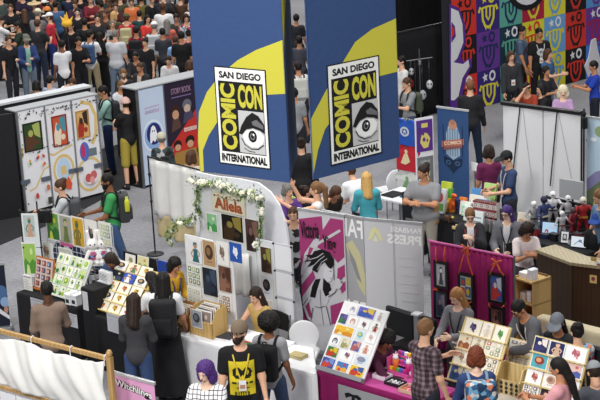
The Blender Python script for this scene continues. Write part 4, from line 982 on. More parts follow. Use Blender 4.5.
# grid panel standing behind table one: top edge (44,210)->(98,222)
fg=wallframe((45,211),(112,226),1.62); L=fg.L
gridwall(fg,L,.5,1.62,'white wire grid panel holding prints behind the far left table',feet=True)
G=dict(group=None)
sheetpx(fg,47,212,60,240,'land',('#6aa04a','#3a7038','#c8d048'),'tall grass-green print with dark figures, leftmost on the wire grid',y=-.01)
sheetpx(fg,60,215,73,243,'figure',('#a8a89c','#6a7a48','#c0b088'),'tall grey-green print with hooded figure, second on the wire grid',y=-.01)
sheetpx(fg,73,217,85,247,'figure',('#d8a830','#8a7a3a','#486a48'),'tall golden yellow print, third on the wire grid',y=-.01)
sheetpx(fg,86,220,98,249,'spot',('#9aa0a4','#4a4a50','#8a7a6a'),'tall grey print with dark creature, fourth on the wire grid',y=-.01)
sheetpx(fg,100,222,112,246,'grid',('#9ab89a','#c8d0a8','#88a0a8'),'pale green-grey sheet of tiles at right end of the wire grid',y=-.01)
sheetpx(fg,61,241,73,246,'lines',('#c85890','#d870a0','#fff'),'small pink name strip below the yellow print',name='name_strip',cat='sign',paper='#c8588e',y=-.01)
sheetpx(fg,40,242,54,262,'spot',('#b8b8b0','#8a7060','#c8a890'),'white print with small brown figures at lower left of the grid',y=-.012)
sheetpx(fg,60,248,73,268,'land',('#c8ccc0','#a8b0a8','#e0e0d0'),'faint pale landscape print low on the wire grid',y=-.01)
# slim tall stand at left with two prints
fl=wallframe((20,212),(38,212),1.72); r=thing('print_stand','slim wire stand with two green prints at the left of the grid','stand',fl.M)
b=MB(); m=M('#222326',.5,'flat'); b.tube([(0,0,0),(0,0,1.74)],.009,m); b.tube([(fl.L,0,0),(fl.L,0,1.74)],.009,m); b.build('post',r)
b=MB()
for z in (1.72,1.2,.75,.05): b.tube([(0,0,z),(fl.L,0,z)],.006,m)
b.build('crossbar',r)
b=MB(); b.tube([(0,-.15,.02),(0,.15,.02)],.012,m); b.tube([(fl.L,-.15,.02),(fl.L,.15,.02)],.012,m); b.build('foot',r)
for z in (1.74,1.2,.75):
    for x in (0,fl.L): b=MB(); b.ell((x,0,z),(.018,.018,.018),m); b.build('knob',r)
b=MB(); b.box((.012,-.004,.75),(fl.L-.012,.004,1.70),M('#dfe6ea',.6,'flat')); b.build('backing_sheet',r)
sheetpx(fl,23,214,36,238,'figure',('#b8c8c8','#c8a088','#5a7a60'),'pale blue print of reddish plant figure, upper on the slim stand',y=-.006)
sheetpx(fl,23,242,37,275,'land',('#a0c860','#58983a','#d8e8a0'),'bright lime green print, lower on the slim wire stand',y=-.006)
p=P(43,222,1.6); r=thing('camera_box','black box clamped to a post at the left end of the grid','box',wallframe((37,207),(45,207),1.72).M)
b=MB(); b.rbox((0,-.05,1.50),(.20,.05,1.68),M('#19191b',.5),.015); b.build('box_body',r); b=MB(); b.tube([(-.0,0,0),(0,0,1.8)],.012,M('#19191b',.5,'flat')); b.tube([(-.15,-.12,.015),(.15,.12,.015)],.012,M('#19191b',.5,'flat')); b.build('post',r)
# plush rabbits on the post
def plush(px,py,z,label,dress):
    W=Matrix.Translation(P(px,py,z))@Z_(8); r=thing('plush_rabbit',label,'plush toy',W@Matrix.Scale(1,4)); wm=M('#f2f1ee',.95,amt=.03)
    V,Q=sdf([elli((0,0,.27),(.085,.075,.08)),cone((-.045,0,.33),(-.06,0,.46),.026,.022),cone((.045,0,.33),(.06,0,.46),.026,.022),elli((0,0,.12),(.065,.055,.10)),cone((-.06,-.02,.17),(-.10,-.05,.09),.026,.026),cone((.06,-.02,.17),(.10,-.05,.09),.026,.026),cone((-.04,-.03,.03),(-.05,-.09,.025),.032,.03),cone((.04,-.03,.03),(.05,-.09,.025),.032,.03)],.011,0,.02)
    npmesh('body',[(V,Q,wm)]).parent=r
    V,Q=sdf([elli((0,0,.11),(.078,.068,.095))],.012,0,.02,lambda X,Y,Z,D:np.maximum(D,np.maximum(Z-.18,.05-Z)+0*X)); npmesh('dress',[(V,Q,M(dress,.9,'floral',scale=30))]).parent=r
    for x in (-.03,.03): b=MB(); b.ell((x,-.073,.285),(.011,.008,.012),M('#111',.2,'flat') if 0 else M('#111111',.2,'flat')); b.build('eye',r)
    b=MB(); b.ell((0,-.077,.262),(.009,.006,.007),M('#d890a0',.5,'flat')); b.build('nose',r)
r=thing('display_shelf','small wire shelf holding the two plush rabbits above the grid','shelf',Matrix.Translation(P(100,263,1.05))@Z_(0))
b=MB(); b.box((-.26,-.10,-.012),(.26,.12,0),M('#c0c2c6',.5,'flat')); b.build('shelf_board',r); b=MB(); b.tube([(-.2,.1,0),(-.2,.1,-1.05)],.01,m); b.tube([(.2,.1,0),(.2,.1,-1.05)],.01,m); b.build('post',r)
plush(94,263,1.05,'white plush rabbit in pink dress, left one above the grid','#c05888'); plush(105,262,1.05,'white plush rabbit in pink dress, right one above the grid','#a84878')
# yellow stepped display
BL=P(94,309,.78);BR=P(130,320,.78);TL=square_tl(BL,BR,121,262,.8,2.0); fy=quadframe(BL,BR,TL); hh=fy.Hh
r=thing('stepped_display','yellow wooden stepped rack full of small prints on black table','rack',fy.M)
b=MB(); b.box((0,.0,0),(fy.L+.02,.018,hh),M('#dcc27c',.6,'wood')); b.build('back_board',r)
for k in range(5): b=MB(); b.box((0,-.045,hh*k/5),(fy.L+.02,0,hh*k/5+.014),M('#e6cd88',.6,'wood')); b.build('step',r)
for x in (.03,fy.L-.03):
    wp=fy.M@Vector((x,.02,hh-.02)); b=MB(); iv=fy.I; b.tube([(x,.02,hh-.02),iv@Vector((wp.x,wp.y,.76))],.01,M('#dcc27c',.6,'wood')); b.build('leg',r)
pal=[('#f0ead8','#c8783a','#7a5030'),('#e8dcc0','#5a7a50','#c05040'),('#e6e2dc','#3a3a40','#b89870'),('#efe9d4','#c8a040','#805838'),('#1e2430','#404a60','#c8c0a0'),('#f4f2ee','#c03848','#604048'),('#3a55b0','#e8e4e0','#c8a060')]
dn=['cream and orange','cream and green','white and grey','cream and gold','near-black','white with red figure','blue']
mp=[[0,3,5],[2,3,0],[1,0,3],[4,6,2],[2,1,3]]
for j in range(5):
    for i in range(3):
        e=mp[j][i]; sheet(fy.M@X_(6),.015+i*fy.L/3,hh*j/5+.016,fy.L/3-.02,hh/5-.012,['spot','figure','disc','spot','land','spot','figure'][e],pal[e],'%s card, %s in %s row of yellow stepped rack'%(dn[e],['left','middle','right'][i],['front','second','third','fourth','back'][j]),'cards on the yellow stepped rack',paper=pal[e][0])
sf=Frame(fy.M@Vector((.06,.03,hh+.0)),fy.M.to_3x3()@Vector((1,0,0)),Vector((0,0,1)))
sheet(sf.M@X_(-8),0,0,.20,.15,'spot',('#f0f0ec','#8aa070','#c08060'),'white print standing at the very top left of the yellow rack')
sheet(sf.M@X_(-8),.24,-.03,.22,.20,'land',('#dcd8a8','#8aa060','#c0a050'),'yellow-green print at the top right of the yellow rack')
# dark banner fragment at left frame edge
f,r=rollup((-22,266),(4,264),1.0,'dark roll-up sign with blue light streaks cut by the left photo edge','#1a2030',[('e',.8,.55,.2,.12,'#4a6a98'),('e',.9,.40,.2,.08,'#8aa8d0'),('p',[(.4,.3),(1,.12),(1,.18),(.5,.36)],'#e0e0e8'),('e',.9,.28,.08,.06,'#b88a78')])
# ======== foreground wooden frame ========
fw=wallframe((0,329),(110,357),1.7); ux=fw.M.to_3x3()@Vector((1,0,0))
fw=Frame(fw.M@Vector((-.6,0,0)),ux,Vector((0,0,1))); L=fw.uv(109.5,357)[0]
r=thing('cloth_stand','pale wooden frame with white cloth in the bottom left foreground','frame',fw.M); wd=M('#c09a62',.5,'wood')
b=MB(); b.box((-.02,-.02,1.655),(L-.03,.02,1.70),wd); b.build('top_rail',r)
for x in (0.0,L): b=MB(); b.box((x-.03,-.025,0),(x+.03,.025,1.70),wd); b.lathe([(.02,1.70),(.032,1.72),(.034,1.75),(.02,1.775),(.005,1.78)],wd,T_(x,0,0)); b.build('post',r)
zl=fw.uv(32,394)[1]; b=MB(); b.box((.03,-.018,zl-.04),(L-.03,.018,zl),wd); b.build('middle_rail',r)
b=MB(); b.box((.03,-.018,.3),(L-.03,.018,.34),wd); b.build('lower_rail',r)
cx_=[.02,fw.uv(33,340)[0],fw.uv(71,348)[0],L-.05]
b=MB(); nx,nz=70,24; vs=[];fs=[]
for s_ in (0,1):
    for i in range(nx+1):
        x=.02+(L-.07)*i/nx; k=max(j for j in range(3) if x>=cx_[j]-1e-6); t=(x-cx_[k])/(cx_[k+1]-cx_[k]); sag=.055*math.sin(math.pi*min(1,max(0,t)))
        for j in range(nz+1):
            v=j/nz; zt_=1.655-sag; zb_=zl+.03; z=zb_+(zt_-zb_)*v
            fold=.035*math.sin(11*x+5*v+1.2*math.sin(3*v))*(.35+.65*v)+.03*math.sin(4.5*(x-.6*v))+.012*math.sin(31*x+9*v)
            vs.append((x,-.045+fold*.8-.05*math.sin(math.pi*v)+s_*.008,z))
K_=(nx+1)*(nz+1)
for i in range(nx):
    for j in range(nz):
        a_=i*(nz+1)+j; c_=a_+nz+1; fs.append((a_,c_,c_+1,a_+1)); fs.append((K_+a_,K_+a_+1,K_+c_+1,K_+c_))
for i in range(nx): a_=i*(nz+1)+nz; c_=a_+nz+1; fs.append((a_,c_,K_+c_,K_+a_)); a_-=nz;c_-=nz; fs.append((a_,K_+a_,K_+c_,c_))
b.add(vs,fs,M('#eeede9',.8,amt=.02)); b.build('white_cloth',r,smooth=True)
for px in (33,71,110):
    x=fw.uv(px,340)[0] if px<110 else L-.05; b=MB(); b.tube([(x,-.03,1.60),(x,-.03,1.70),(x,0,1.72),(x,.03,1.69)],.006,M('#e4e4e6',.4,'flat'),None,6); b.build('clip',r)
for k,(a,b_) in enumerate(((2,17),(18,33),(35,48),(50,63))):
    x0=fw.uv(a,396)[0];x1=fw.uv(b_,396)[0]; sheet(fw.M@T_(0,-.025,0),x0,zl-.42,x1-x0,.36,'none',('#fff',)*3,'plain white sheet clipped under the wooden rail, %s of four'%['first','second','third','last'][k],name='paper_sheet',cat='paper',paper='#e9eaee')
# pink sign
f,r=rollup((111,372),(154,384),1.35,'pink roll-up sign with black-outlined white handwriting','#dfa3cc',
 [('t','Witchlings',.085,.872,.93,.955,K,{'slant':-.035,'bold':.10}),('t','Witchlings',.085,.875,.93,.952,'#f2f2f2',{'slant':-.035,'bold':.02}),('l',[(.80,.86),(.97,.835)],.018,K),('e',.5,.55,.3,.12,'#c884b4')],rail='#c4c6ca')
# ======== centre booth ========
zt=.8
q=fq((176,334),(262,358),zt,.62); A,B=q[0],q[1]
T3,Q3,c3=table(q,zt,'#dcdde0','folding table under white cloth at the centre booth','white tablecloth on the centre table beneath the kraft boxes',.010)
q4=[P(262,360,.78),P(316,374,.78),P(313,348,.78),P(286,343,.78)]
table(q4,.78,'#e8e9eb','folding table under white cloth at right end of centre booth','white tablecloth with faint creases beside the empty white chair',.008)
# drape left of booth
fd=wallframe((148,158),(203,172),1.62); Ld=fd.L
r=thing('pipe_and_drape','white cloth hung over a black pole frame, beige lower half','backdrop',fd.M); bk=M('#1a1a1c',.5,'flat')
zm=fd.uv(175,222)[1]
drape(fd,.02,Ld,zm,1.62,M('#e6e5e2',.85,amt=.04,scale=5),r,4,.035,'upper_cloth',ph=.5)
drape(fd,.05,Ld-.03,.35,zm+.05,M('#c9b78c',.85,amt=.12,scale=5),r,3,.05,'lower_cloth',y=.02,ph=2)
b=MB(); b.tube([(0,0,1.64),(Ld,0,1.64)],.013,bk); b.build('top_rail',r)
for x in (0,Ld): 
    b=MB(); b.tube([(x,.0,0),(x,0,1.66)],.013,bk); b.lathe([(.14,0),(.14,.015),(.02,.03)],bk,T_(x,0,0)); b.build('post',r)
    for z in (.9,1.35): b=MB(); b.ell((x,0,z),(.022,.022,.03),bk); b.build('knob',r)
# ladder-like side cloth: white wall with curved top
Bp=P(292,352,0); U=Vector((math.cos(R(-42)),math.sin(R(-42)),0)); fb=Frame(Bp-U*2.05,U,Vector((0,0,1)))
def fbp(pts): return [fb.uv(*p) for p in pts]
out=fbp([(291,300),(290,262),(288,240),(285,222),(279,205),(270,192),(258,183),(240,179),(215,176),(196,172),(196,240),(200,330)])
zr=fb.uv(293,350)[0]
out=[(zr,0.0)]+out[:-1]+[(out[-1][0],0.0)]
r=thing('arched_backdrop','white foam-board backdrop with curved shoulder behind the centre booth','backdrop',fb.M)
b=MB(); n=len(out); b.add([(x,0,z) for x,z in out]+[(x,.03,z) for x,z in out],[tuple(range(n))[::-1] if 0 else tuple(range(n)),tuple(range(2*n-1,n-1,-1))]+[(i,i+n,(i+1)%n+n,(i+1)%n) for i in range(n)],M('#e3e4e9',.7,amt=.02)); b.build('arch_board',r)
b=MB(); b.box((out[-1][0],.03,0),(out[-1][0]+.04,.4,.03),M('#c0c2c6',.5,'flat')); b.box((zr-.06,.03,0),(zr-.02,.4,.03),M('#c0c2c6',.5,'flat')); b.build('foot',r)
# slim print tower in front of the right end of the arch
ft_=Frame(fb.M@Vector((0,-.36,0)),U,Vector((0,0,1)))
def R2(x0,y0,x1,y1): 
    a=ft_.uv(x0,(y0+y1)/2)[0];c=ft_.uv(x1,(y0+y1)/2)[0]; return a,ft_.uv((x0+x1)/2,y1)[1],c-a,ft_.uv((x0+x1)/2,y0)[1]-ft_.uv((x0+x1)/2,y1)[1]
q_=R2(259,244,294,354); tx0,tx1,tzt=q_[0],q_[0]+q_[2],ft_.uv(276,243)[1]
r=thing('print_tower','slim white wire-edged tower holding prints at the right of the centre booth','stand',ft_.M)
xm_=R2(259,290,276,300); xm_=xm_[0]+xm_[2]
b=MB(); b.box((tx0,.005,.30),(xm_,.02,tzt),M('#dcdde1',.6,amt=.02)); b.build('left_panel',r)
b=MB(); b.box((xm_+.012,.005,.05),(tx1,.02,tzt),M('#c6c8cd',.6,amt=.02)); b.build('right_panel',r)
for x in (tx0,xm_+.005,tx1): b=MB(); b.tube([(x,.012,0),(x,.012,tzt+.01)],.009,M('#a9abb0',.4,'flat')); b.tube([(x,-.1,.01),(x,.14,.01)],.009,M('#a9abb0',.4,'flat')); b.build('post',r)
nk=0
for z in (tzt,tzt-.37,tzt-.74,tzt-1.11):
    for x in (xm_+.005,tx1):
        b=MB(); b.ell((x,-.008,z-.01),(.016,.014,.016),M('#2a2a2d',.4,'flat')); b.build('connector',r)
for k in range(4):
    z1_=tzt-.02-.37*k; sheet(ft_.M@T_(0,-.003,0),xm_+.02,max(.06,z1_-.33),tx1-xm_-.03,min(.33,z1_-.06),'none',('#fff',)*3,'blank white panel, %s from the top on the right side of the print tower'%['first','second','third','fourth'][k],name='panel_sheet',cat='panel',paper='#e6e7eb')
for (x0,y0,x1,y1,k,c,l) in ((261,247,272,273,'full',('#4a3226','#2a1c18','#8a8a40'),'brown print of an arched gate, uppermost on the print tower'),(261,275,273,297,'disc',('#d4d4da','#26242a','#5a4a48'),'white print with dark hooded oval, middle of the print tower'),(262,299,274,318,'figure',('#cfc8c0','#7a4a3a','#c8a890'),'pale print with brown figure, lower on the print tower')):
    sheet(ft_.M@T_(0,-.004,0),*R2(x0,y0,x1,y1),k,c,l)
# inner print wall with sign, on a frame slightly in front
fi=Frame(fb.M@Vector((0,-.28,0)),U,Vector((0,0,1)))
def S2(x0,y0,x1,y1): 
    a=fi.uv(x0,(y0+y1)/2)[0];c=fi.uv(x1,(y0+y1)/2)[0]; return a,fi.uv((x0+x1)/2,y1)[1],c-a,fi.uv((x0+x1)/2,y0)[1]-fi.uv((x0+x1)/2,y1)[1]
xl=fi.uv(198,200)[0]; xr=fi.uv(262,215)[0]; ztp=fi.uv(230,189)[1]
r=thing('print_wall','pale fabric-covered print wall with garlands at the centre booth','display wall',fi.M)
b=MB(); b.box((xl,0,.85),(xr,.025,ztp),M('#d4d6d8',.8,amt=.03)); b.build('wall_panel',r)
for x in (xl+.03,xr-.03): b=MB(); b.box((x-.02,.0,0),(x+.02,.04,.86),M('#c8cacc',.6)); b.build('leg',r)
s_=S2(213,194,246,213); b=MB(); b.box((0,-.02,0),(s_[2],0,s_[3]),M('#cfc8ae',.8)); 
art(b,[('r',.02,.04,.98,.96,'#d8d2bc'),('t','Aliela',.10,.14,.92,.74,'#b5673e',{'slant':-.05,'bold':.05}),('t','Aliela',.09,.17,.91,.77,'#8a4a30',{'slant':-.05}),('l',[(.1,.85),(.5,.72),(.9,.8)],.015,'#6a7a48')]+[('e',.1+.12*i,.82+.05*math.sin(i*2),.03,.05,['#4a3a2a','#c88a60','#6a7a48'][i%3]) for i in range(7)],0,0,s_[2],s_[3],y=-.021)
o=b.build('name_sign',None,fi.M@T_(s_[0],-.002,s_[1])); tag(o,'beige sign with copper lettering below the flower garland','sign')
for (x0,y0,x1,y1,k,c,l,frm) in ((207,213,218,232,'land',('#8ac090','#4a9a58','#d8e8c8'),'small bright green print at upper left of the garlanded wall',None),
    (222,215,244,241,'full',('#15120f','#3a2a1a','#8a7a3a'),'large near-black framed print under the beige sign',None),
    (246,219,260,252,'full',('#4a3430','#2a1c1c','#7a5a50'),'tall dark maroon print right of the near-black framed print',None)):
    sheet(fi.M@T_(0,-.008,0),*S2(x0,y0,x1,y1),k,c,l)
# front white rack row (two panels) standing on the table
ff=Frame(Vector((q[3].x,q[3].y,0))-U*.12,U,Vector((0,0,1)))
def S3(x0,y0,x1,y1): 
    a=ff.uv(x0,(y0+y1)/2)[0];c=ff.uv(x1,(y0+y1)/2)[0]; return a,ff.uv((x0+x1)/2,y1)[1],c-a,ff.uv((x0+x1)/2,y0)[1]-ff.uv((x0+x1)/2,y1)[1]
x0=ff.uv(187,280)[0];x1=ff.uv(234,290)[0]
r=gridwall(ff,0.01,.8,.81,'white print rack of two panels standing on the centre table','#e4e5e8',feet=False)
bpy.data.objects.remove(r.children[0])
b=MB(); zA=ff.uv(195,237)[1]
b.box((x0,.01,.81),(x0+(x1-x0)*.60,.025,zA),M('#e2e3e6',.6,amt=.02)); b.build('left_panel',r)
b=MB(); b.box((x0+(x1-x0)*.61,.01,.81),(x1,.025,zA-.03),M('#e2e3e6',.6,amt=.02)); b.build('right_panel',r)
for x in (x0+.02,x1-.02): b=MB(); b.box((x-.02,-.08,.80),(x+.02,.14,.815),M('#e2e3e6',.6)); b.build('foot',r)
for (a0,b0,a1,b1,k,c,l) in ((188,239,202,263,'figure',('#e4e4e6','#2a6a70','#b88a60'),'white print with teal-dressed figure, top left of the front rack'),
    (203,240,216,267,'disc',('#b5936c','#4a3628','#8a6a48'),'kraft brown print with dark round portrait on the front rack'),
    (217,242,229,265,'spot',('#e6e6ea','#7a6a60','#a08a80'),'white print with tiny bird shape on the front rack'),
    (230,243,242,262,'spot',('#2a55a8','#e8ecf4','#e8ecf4'),'blue print with white animal, top right of the front rack'),
    (188,265,202,285,'grid',('#8aa878','#b8c0a0','#6a8a70'),'sheet of small green tiles, below the teal figure print'),
    (188,287,202,306,'grid',('#c0c8c0','#a8b0a0','#d0d4c8'),'faint grey-green tile sheet low on the front rack'),
    (203,268,218,296,'full',('#1e242e','#2a3444','#3c4c60'),'dark navy print below the kraft portrait'),
    (219,266,232,292,'full',('#6a4838','#8a6450','#4a3028'),'reddish brown print of columns beside the navy print'),
    (219,294,232,312,'grid',('#c8c8cc','#8a6a68','#5a5a60'),'white sheet with six small dark stickers on the front rack')):
    if c[0]=='#2a55a8': sheet(ff.M@T_(0,-.004,0),*S3(a0,b0,a1,b1),'spot',('#2a55a8','#e8ecf4','#e8ecf4'),l,paper='#2a55a8'); continue
    sheet(ff.M@T_(0,-.004,0),*S3(a0,b0,a1,b1),k,c,l)
# kraft crates with prints
def crate(px,py,w,d,h,label,face=None,col='#c9a668',open_=True,ang=-42,z=zt):
    Tm=Frame(P(px,py,z+.004),Vector((math.cos(R(ang)),math.sin(R(ang)),0)),Vector((0,0,1))).M; r=thing('wooden_crate',label,'crate',Tm); m=M(col,.6,'wood'); t=.012
    for nm,a,b_ in (('front_panel',(0,0,0),(w,t,h*.55)),('back_panel',(0,d-t,0),(w,d,h)),('bottom_panel',(t,t,0),(w-t,d-t,t))):
        b=MB(); b.box(a,b_,m); b.build(nm,r)
    for x in (0,w-t):
        b=MB(); pr=[(0,0),(d,0),(d,h),(d*.35,h*.98),(0,h*.55)]; n=5; b.add([(x,y,z_) for y,z_ in pr]+[(x+t,y,z_) for y,z_ in pr],[tuple(range(4,-1,-1)),tuple(range(5,10))]+[(i,(i+1)%n,(i+1)%n+n,i+n) for i in range(n)],m); b.build('side_panel',r)
    return Tm
Tm=crate(190,333,.40,.28,.36,'pale wooden crate with grey print in front on the white table')
sheet(Tm@T_(0,-.003,0),.04,.10,.20,.24,'disc',('#9aa0a8','#3a3c44','#6a7078'),'grey print with two dark shapes leaning on the pale crate')
for k in range(5): sheet(Tm@T_(0,.04+.035*k,0)@X_(-8),.05,.02,.28,.30+.012*k,'full' if k%2 else 'land',(['#8a7a78','#5a5a60','#a89080','#70605a','#b0a8a0'][k],'#3a3238','#c0b0a8'),'print filed upright in the pale crate, %s from the front'%['first','second','third','fourth','fifth'][k],'prints filed in the pale crate')
Tm=crate(172,328,.26,.26,.30,'smaller brown crate with chest-like print at left of the white table',col='#a87a48')
sheet(Tm@T_(0,-.003,0),.03,.02,.20,.15,'full',('#a06a38','#5a3820','#d0a060'),'warm brown print on the front of the smaller crate')
for k in range(3): sheet(Tm@T_(0,.05+.05*k,0)@X_(-8),.03,.02,.18,.27,'land',('#b08858','#7a5030','#d8c090'),'brown print filed in the smaller crate, %s'%['front one','middle one','rear one'][k],'prints in the smaller crate')
def flatstack(px,py,z,w,d,h,n,cols,label,ang,name='booklet',cat='booklet',group=None,labels=None):
    for k in range(n):
        Tm=T_(0,0,k*h)@Frame(P(px,py,z+.003),Vector((math.cos(R(ang+4*math.sin(k*2))),math.sin(R(ang+4*math.sin(k*2))),0)),Vector((0,0,1))).M
        b=MB(); b.box((0,0,0),(w,d,h-.001),M(cols[k%len(cols)],.6,'flat')); 
        o=b.build(name,None,Tm); tag(o,labels[k] if labels else label%['lowest','second','third','fourth','fifth','sixth'][k],cat,group)
flatstack(212,338,zt,.26,.20,.012,2,['#e8e8ea','#3a3a40'],'%s white open booklet on the white table near the bearded man',-35,labels=['white booklet lying open-sided in front of the pale crate','dark slim booklet on top of the white booklet'])
flatstack(225,332,zt,.24,.20,.015,3,['#e6e6e8','#9a7a70','#d8d4d0'],'%s magazine in small pile right of the pale crate',-50,name='magazine',cat='magazine')
flatstack(244,343,zt,.24,.15,.02,3,['#2a7a48','#c83a30','#e6e6e0'],'%s colourful book in pile before the seated seller',-42,name='book',cat='book')
flatstack(249,350,zt,.20,.14,.02,2,['#d83a34','#e8e4dc'],'%s red-edged book beside the colourful pile',-42,name='book',cat='book')
flatstack(288,357,.78,.20,.14,.018,2,['#c8bc90','#b8a878'],'%s tan notepad on the white table near the empty white chair',-42,name='notepad',cat='notepad')
# bunched white cloth by the seller
cf=Frame(fi.M@Vector((fi.uv(237,280)[0],-.10,0)),U,Vector((0,0,1))); r=drape(cf,0,.34,.82,1.42,M('#ecebe8',.85,amt=.03),None,2.5,.05,'white_cloth'); r.matrix_world=cf.M; tag(r,'loosely gathered white cloth hanging below the maroon print','cloth')
# garlands
def garland(pts,label,dens,flowers,rr=.055):
    r=thing('flower_garland',label,'garland',Matrix.Translation(pts[0])); o=pts[0]; rs=random.Random(int(dens*7+len(pts)))
    L=[pts[i].lerp(pts[i+1],t/8)-o for i in range(len(pts)-1) for t in range(8)]
    b=MB(); b.tube([p for p in L],.008,M('#3a4a28',.8,'flat'),None,5); b.build('vine',r)
    b=MB(); cs=['#5c7a38','#7a9a4c','#3f5a2c','#a8b878']
    for p in L:
        for k in range(dens):
            c=p+Vector([rs.gauss(0,rr*.7) for _ in range(3)]); a=Vector([rs.gauss(0,1) for _ in range(3)]).normalized(); s1=a.cross(Vector((0.1,.2,1))).normalized(); l=rs.uniform(.02,.04); w=l*.35
            n_=a.cross(s1)*.004; b.add([c-a*l,c+s1*w+n_,c+a*l,c-s1*w+n_],[(0,1,2,3)],M(rs.choice(cs),.7,'flat'))
    o2=b.build('leaves',r); o2['kind']='stuff'
    N=0
    for i,p in enumerate(L):
        if rs.random()<flowers and N<60:
            N+=1; c=p+Vector((rs.gauss(0,rr*.35),rs.gauss(-.02,rr*.3),rs.gauss(0,rr*.35))); b=MB(); s=rs.uniform(.026,.040)
            for k in range(6): t=k*1.047; b.ell((c.x+s*.6*math.cos(t),c.y-.01,c.z+s*.6*math.sin(t)),(s*.55,s*.4,s*.55),M('#f4f2e4',.8,'flat'),None,6,4)
            b.ell((c.x,c.y-.03,c.z),(s*.5,s*.4,s*.5),M('#f8f4dc',.8,'flat'),None,6,4); b.build('blossom',r,smooth=True)
def FI(px,py,y=-.06): a=fi.uv(px,py); return fi.M@Vector((a[0],y,a[1]))
garland([FI(196,180),FI(205,182),FI(216,182),FI(228,186),FI(240,190),FI(252,193),FI(264,196)],'dense white flower garland along the top of the print wall',9,.75,.06)
garland([FI(264,196),FI(264,210),FI(264,225),FI(263,240),FI(260,248)],'thin leafy garland hanging down the right side of the print wall',7,.06,.035)
garland([FI(200,186),FI(200,196),FI(199,206),FI(203,214)],'thin dark leafy garland at upper left of the print wall',7,.04,.03)
garland([FI(207,216,-.2),FI(199,216,-.22),FI(190,219,-.25),FI(184,226,-.25),FI(183,238,-.25)],'drooping leafy garland with white blossoms at left of print wall',10,.22,.055)
b=MB(); c=FI(259,243)
for k in range(7): b.ell((c.x+.03*math.cos(k),c.y-.03,c.z+.03*math.sin(k)),(.025,.02,.025),M('#f4f2ea',.8,'flat'),None,8,5)
tag(b.build('white_rose',smooth=True),'single white rose at the lower end of the right garland','flower')

# low black drape and blue sign behind the yellow rack
fd2=wallframe((123,250),(156,259),.92); r=thing('low_drape','low black drape fence behind the yellow stepped rack','drape',fd2.M); drape(fd2,0,fd2.L,.02,.90,M('#161618',.9),r,6,.02,'cloth')
b=MB(); b.tube([(0,0,.91),(fd2.L,0,.91)],.012,M('#3a3c40',.4,'flat')); b.build('top_rail',r)
for x in (0,fd2.L): b=MB(); b.tube([(x,.03,0),(x,.03,.92)],.012,M('#3a3c40',.4,'flat')); b.build('post',r)
fs2=wallframe((157,260),(172,264),.92); r=thing('blue_sign','blue panel with white ring at left of the mustard jacket','sign',fs2.M); b=MB(); b.box((0,0,.30),(fs2.L,.02,.92),M('#2548a0',.6,'flat')); art(b,[('o',.55,.55,.32,.2,.8,'#e4e8f0')],0,.30,fs2.L,.62,y=-.001); b.build('panel',r)
for x in (.03,fs2.L-.03): b=MB(); b.tube([(x,.03,0),(x,.03,.9)],.012,M('#3a3c40',.4,'flat')); b.build('leg',r)
# ======== empty white chair ========
def shellchair(px,py,face,label,seat=.46,col='#dcdde0'):
    W=Matrix.Translation(P(px,py,0))@Z_(face-90); r=thing('plastic_chair',label,'chair',W); m=M(col,.45,'flat')
    V,Q=sdf([sbox((0,.0,seat),(.17,.17,.004),.022),elli((0,-.21,seat+.20),(.20,.032,.20))],.014,0,.09); npmesh('shell',[(V,Q,m)]).parent=r
    for sx in (-1,1):
        for sy in (-1,1): b=MB(); b.tube([(.14*sx,.13*sy,seat-.01),(.20*sx,.21*sy,.0)],.012,M('#9fa1a5',.35,'flat',metal=.8)); b.build('leg',r)
    return r
shellchair(304,390,-100,'empty white plastic chair beside the magenta banner')
# ======== magenta booth ========
zp=.76
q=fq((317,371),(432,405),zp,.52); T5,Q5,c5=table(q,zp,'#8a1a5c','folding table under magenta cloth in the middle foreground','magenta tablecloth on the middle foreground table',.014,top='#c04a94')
fp=Frame(Vector((q[0].x,q[0].y,0)),q[1]-q[0],Vector((0,0,1)))
a=fp.uv(341,392)[0]; w=fp.uv(404,404)[0]-a
r=thing('table_banner','grey cloth banner with black ribbon emblem on magenta table front','banner',fp.M@T_(a,-.045,0)); b=MB(); b.box((0,0,.05),(w,.006,zp-.06),M('#9b9ca0',.7,amt=.05)); 
art(b,[('p',[(.10,.86),(.17,.90),(.24,.88),(.31,.90),(.37,.86),(.35,.78),(.28,.83),(.265,.83),(.28,.55),(.20,.55),(.215,.83),(.19,.83),(.12,.78)],'#141416')],0,.05,w,zp-.11,y=-.001); b.build('cloth_panel',r)
